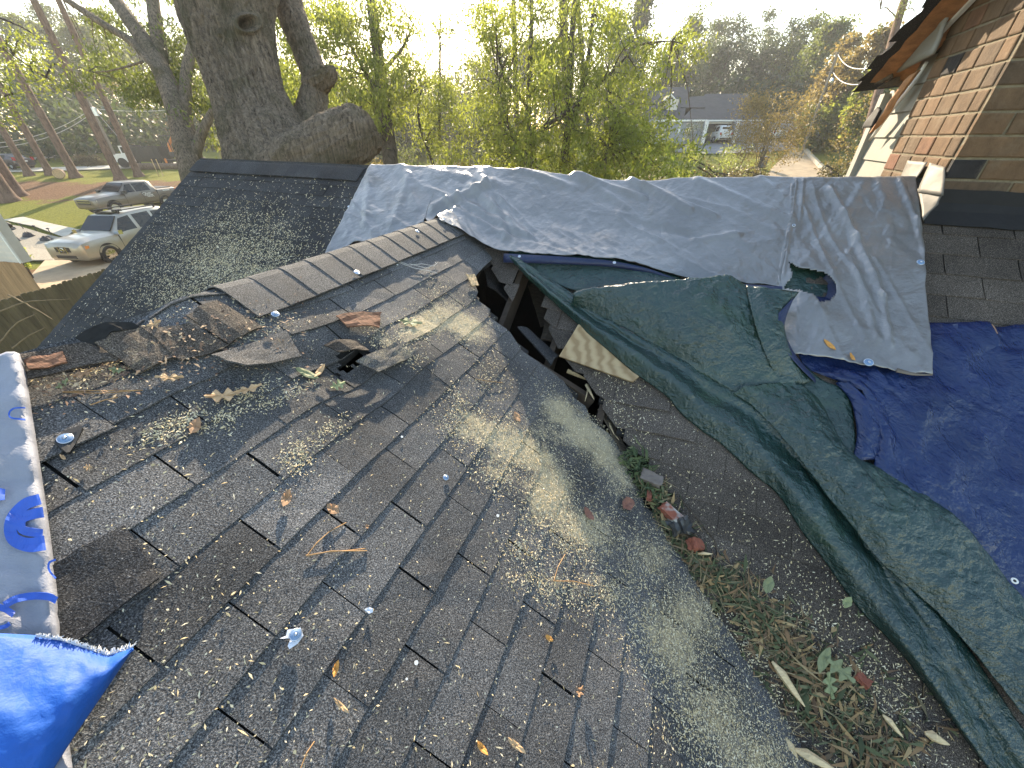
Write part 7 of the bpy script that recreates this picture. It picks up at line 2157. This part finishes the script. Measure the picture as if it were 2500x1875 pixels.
chunk('wood_chunk', 1590, 1168, .10, .06, .035, simple('grey_old_wood', (.17, .14, .12), .9, .3, 20), 'grey wood block half buried in green leaves at the crack', 'wood chunk', (.3, .1, -.5), h=.05)
chunk('bark_strip', 1585, 1205, .10, .022, .012, M_BR, 'curled orange bark strip below the grey wood block', 'bark', (.1, .2, 1.2), h=.05)
M_SPL2 = simple('pale_split_wood', (.62, .48, .28), .8, .25, 30, stretch=(1, 4, 1))
for x0, y0, x1, y1, w, lab in ((1885, 1615, 1965, 1725, .018, 'long split wood splinter across the leaf litter'), (1915, 1800, 1955, 1875, .016, 'wood splinter at the bottom of the litter'), (2258, 1790, 2318, 1818, .018, 'pale wood splinter lying by the green tarp edge'), (1940, 1830, 2040, 1880, .02, 'ragged splinter at the bottom centre of the litter'), (1705, 1352, 1740, 1352, .008, 'short pale splinter above the litter'), (2155, 1745, 2205, 1800, .012, 'tan splinter near the green tarp at the lower right')):
    a, c = pos_at(x0, y0, .05, 'main'), pos_at(x1, y1, .045, 'main')
    m = MB(); m.tube([a, a.lerp(c, .3) + Vector((0, 0, .006)), a.lerp(c, .7), c], [w * .3, w, w * .7, w * .15], 5)
    tag(m.build('wood_splinter', M_SPL2), lab, 'splinter')

# ---- loose litter that nobody could count
def scatter(name, label, cat, n, sampler, mat, L, Wd, flat=True, surf='near', hmax=.006, ups=.15):
    C, Dv, S, T = [], [], [], []
    for _ in range(n):
        s = sampler()
        if s is None: continue
        px, py, hh = s
        c = pos_at(px, py, hh, surf)
        C.append(c)
    C = np.array([tuple(c) for c in C]); N = len(C)
    nr = np.array(tuple(W(0, 0, 0) - W(0, 0, 0)))
    if surf == 'near': nv = np.array(tuple(Vector((T1 * AY, -T1 * AX, 1)).normalized()))
    else: nv = np.array(tuple(Vector((-T2 * AX, -T2 * AY, 1)).normalized()))
    r = NPR.normal(size=(N, 3)); d = r - (r @ nv)[:, None] * nv; d /= np.linalg.norm(d, axis=1, keepdims=True)
    d += nv * NPR.normal(size=(N, 1)) * ups; d /= np.linalg.norm(d, axis=1, keepdims=True)
    s = np.cross(d, nv + NPR.normal(size=(N, 3)) * ups * 1.6); s /= np.linalg.norm(s, axis=1, keepdims=True)
    up = np.cross(s, d)
    l = L * np.exp(NPR.normal(size=(N, 1)) * .45); w = Wd * np.exp(NPR.normal(size=(N, 1)) * .35)
    b_ = l * NPR.uniform(.0, .22, size=(N, 1))
    V = np.stack([C - d * l / 2, C + s * w / 2 + up * b_, C + d * l / 2, C - s * w / 2 + up * b_], 1).reshape(-1, 3)
    me = bpy.data.meshes.new(name); org = Vector(C.mean(0))
    V -= np.array(org)
    me.vertices.add(4 * N); me.vertices.foreach_set('co', V.ravel()); me.loops.add(4 * N); me.loops.foreach_set('vertex_index', np.arange(4 * N, dtype=np.int32))
    me.polygons.add(N); me.polygons.foreach_set('loop_start', np.arange(0, 4 * N, 4, dtype=np.int32)); me.polygons.foreach_set('loop_total', np.full(N, 4, np.int32))
    me.materials.append(mat); a = me.attributes.new('tint', 'FLOAT', 'POINT'); a.data.foreach_set('value', np.repeat(NPR.uniform(0, 1, N), 4))
    me.update(); me.validate()
    o = bpy.data.objects.new(name, me); COL.objects.link(o); o.location = org
    return tag(o, label, cat, kind='stuff')
def m_flake(name, stops):
    m, nt, b = nodes(name)
    nt.links.new(ramp(nt, attr(nt, 'tint'), stops), b.inputs['Base Color']); b.inputs['Roughness'].default_value = .8; return m
M_SHAV = m_flake('pale_wood_shaving', [(0, (.50, .38, .19)), (.5, (.72, .60, .36)), (1, (.80, .72, .53))])
M_LITT = m_flake('mixed_dead_leaves', [(0, (.035, .045, .018)), (.35, (.085, .10, .04)), (.5, (.13, .135, .07)), (.62, (.13, .08, .045)), (.8, (.24, .14, .065)), (1, (.40, .28, .13))])
SR = random.Random(21)
def on_near(px, py):
    p, q, z = hitN(px, py)
    return -1.5 < p < 2.95 and q > RIDGE_Q + .02 and q < near_limit(p) - .01
def samp_dust(mask, base, xr, yr, ok):
    def f():
        for _ in range(400):
            x, y = SR.uniform(*xr), SR.uniform(*yr)
            if SR.random() < ell(x, y, mask) * 1.0 + base and ok(x, y): return (x, y, .009 + SR.uniform(0, .005))
        return None
    return f
scatter('wood_shavings', 'pale sawdust and wood shavings strewn in patches over the shingle slope', 'sawdust', 26000, samp_dust([(*d[:5], d[5] * 1.25) for d in DUST_DAPPLE], .012, (60, 1990), (640, 1875), on_near), M_SHAV, .0074, .0029)
def on_left(px, py):
    p, q, z = hitM(px, py)
    return 1.05 < p < 3.3 and rake_q(p) + .05 < q < -1.7 and z_near(p, q) < z_main(p, q) and not (px > 780 - (py - 420) * .0 and False)
scatter('wood_shavings', 'pale wood shavings scattered over the dark roof slope at the left', 'sawdust', 12000, samp_dust([(a, b_, c * 1.1, d, e, f * 1.5) for a, b_, c, d, e, f in DUST_MAIN[:6]], .04, (100, 860), (405, 850), on_left), M_SHAV, .0145, .0055, surf='main', ups=.08)
def on_right(px, py):
    p, q, z = hitM(px, py)
    return p > main_limit(q) + .02 and (px - 1560) * .86 < (py - 900) * 1.0 + 120
scatter('wood_shavings', 'pale shavings sprinkled on the shingles between valley and green tarp', 'sawdust', 4200, samp_dust(DUST_MAIN[6:], .06, (1330, 2400), (860, 1875), on_right), M_SHAV, .0085, .0032, surf='main')
LIT = [(1575, 1150), (1600, 1200), (1640, 1290), (1690, 1350), (1730, 1400), (1800, 1440), (1870, 1520), (1930, 1590), (2000, 1680), (2080, 1770), (2180, 1880)]
LITW = [18, 22, 18, 26, 34, 48, 58, 70, 90, 110, 130]
def samp_lit():
    t_ = SR.random() ** .8 * (len(LIT) - 1); i = min(int(t_), len(LIT) - 2); f = t_ - i
    x = LIT[i][0] + (LIT[i + 1][0] - LIT[i][0]) * f; y = LIT[i][1] + (LIT[i + 1][1] - LIT[i][1]) * f; w = LITW[i] + (LITW[i + 1] - LITW[i]) * f
    g_ = SR.gauss(0, .62) * (1 + .5 * math.sin(t_ * 9))
    return (x + g_ * w * .9 + SR.gauss(0, 5), y - g_ * w * .55, .010 + abs(SR.gauss(0, .014)) * math.exp(-g_ * g_))
scatter('leaf_litter', 'thick green and brown leaf litter filling the roof valley', 'leaf litter', 1900, samp_lit, M_LITT, .054, .0105, surf='main', ups=.25)
scatter('leaf_litter', 'fine twigs and needles mixed in the valley litter', 'twigs', 500, samp_lit, m_flake('thin_twig', [(0, (.10, .07, .04)), (1, (.40, .30, .16))]), .10, .003, surf='main', ups=.3)
def samp_top():
    g_ = SR.gauss(0, .5); t_ = SR.random()
    return (1530 + 80 * t_ + g_ * 22, 1100 + 130 * t_ - g_ * 16, .01 + abs(SR.gauss(0, .02)))
scatter('leaf_litter', 'heap of small dark green leaves at the lower end of the crack', 'leaf litter', 420, samp_top, m_flake('willow_oak_green', [(0, (.03, .05, .02)), (.6, (.08, .11, .04)), (1, (.16, .17, .08))]), .042, .011, surf='main', ups=.4)
def samp_ridge():
    x = SR.uniform(70, 760); y = 905 - (x - 70) * .16 + SR.gauss(0, 40)
    return (x, y, .034 + SR.uniform(0, .006)) if on_near(x, y) and SR.random() < .75 else None
scatter('bark_crumbs', 'brown bark crumbs and leaf bits over the broken ridge end', 'bark', 700, samp_ridge, m_flake('bark_crumb', [(0, (.07, .04, .03)), (.5, (.26, .15, .09)), (1, (.5, .38, .24))]), .013, .006)
# ------------------------------------------------------------------ the hazy air
m = bpy.data.materials.new('haze'); m.use_nodes = True; nt = m.node_tree; nt.nodes.clear()
out = nt.nodes.new('ShaderNodeOutputMaterial'); vol = nt.nodes.new('ShaderNodeVolumePrincipled')
vol.inputs['Density'].default_value = .0007; vol.inputs['Color'].default_value = (.93, .96, 1, 1); vol.inputs['Anisotropy'].default_value = .45
nt.links.new(vol.outputs[0], out.inputs['Volume'])
b = MB(); b.box((0, 190, 19), 900, 480, 46)
hz = b.build('haze', m, org=(0, 190, -4)); tag(hz, 'thin pale haze filling the air', 'haze', kind='stuff')
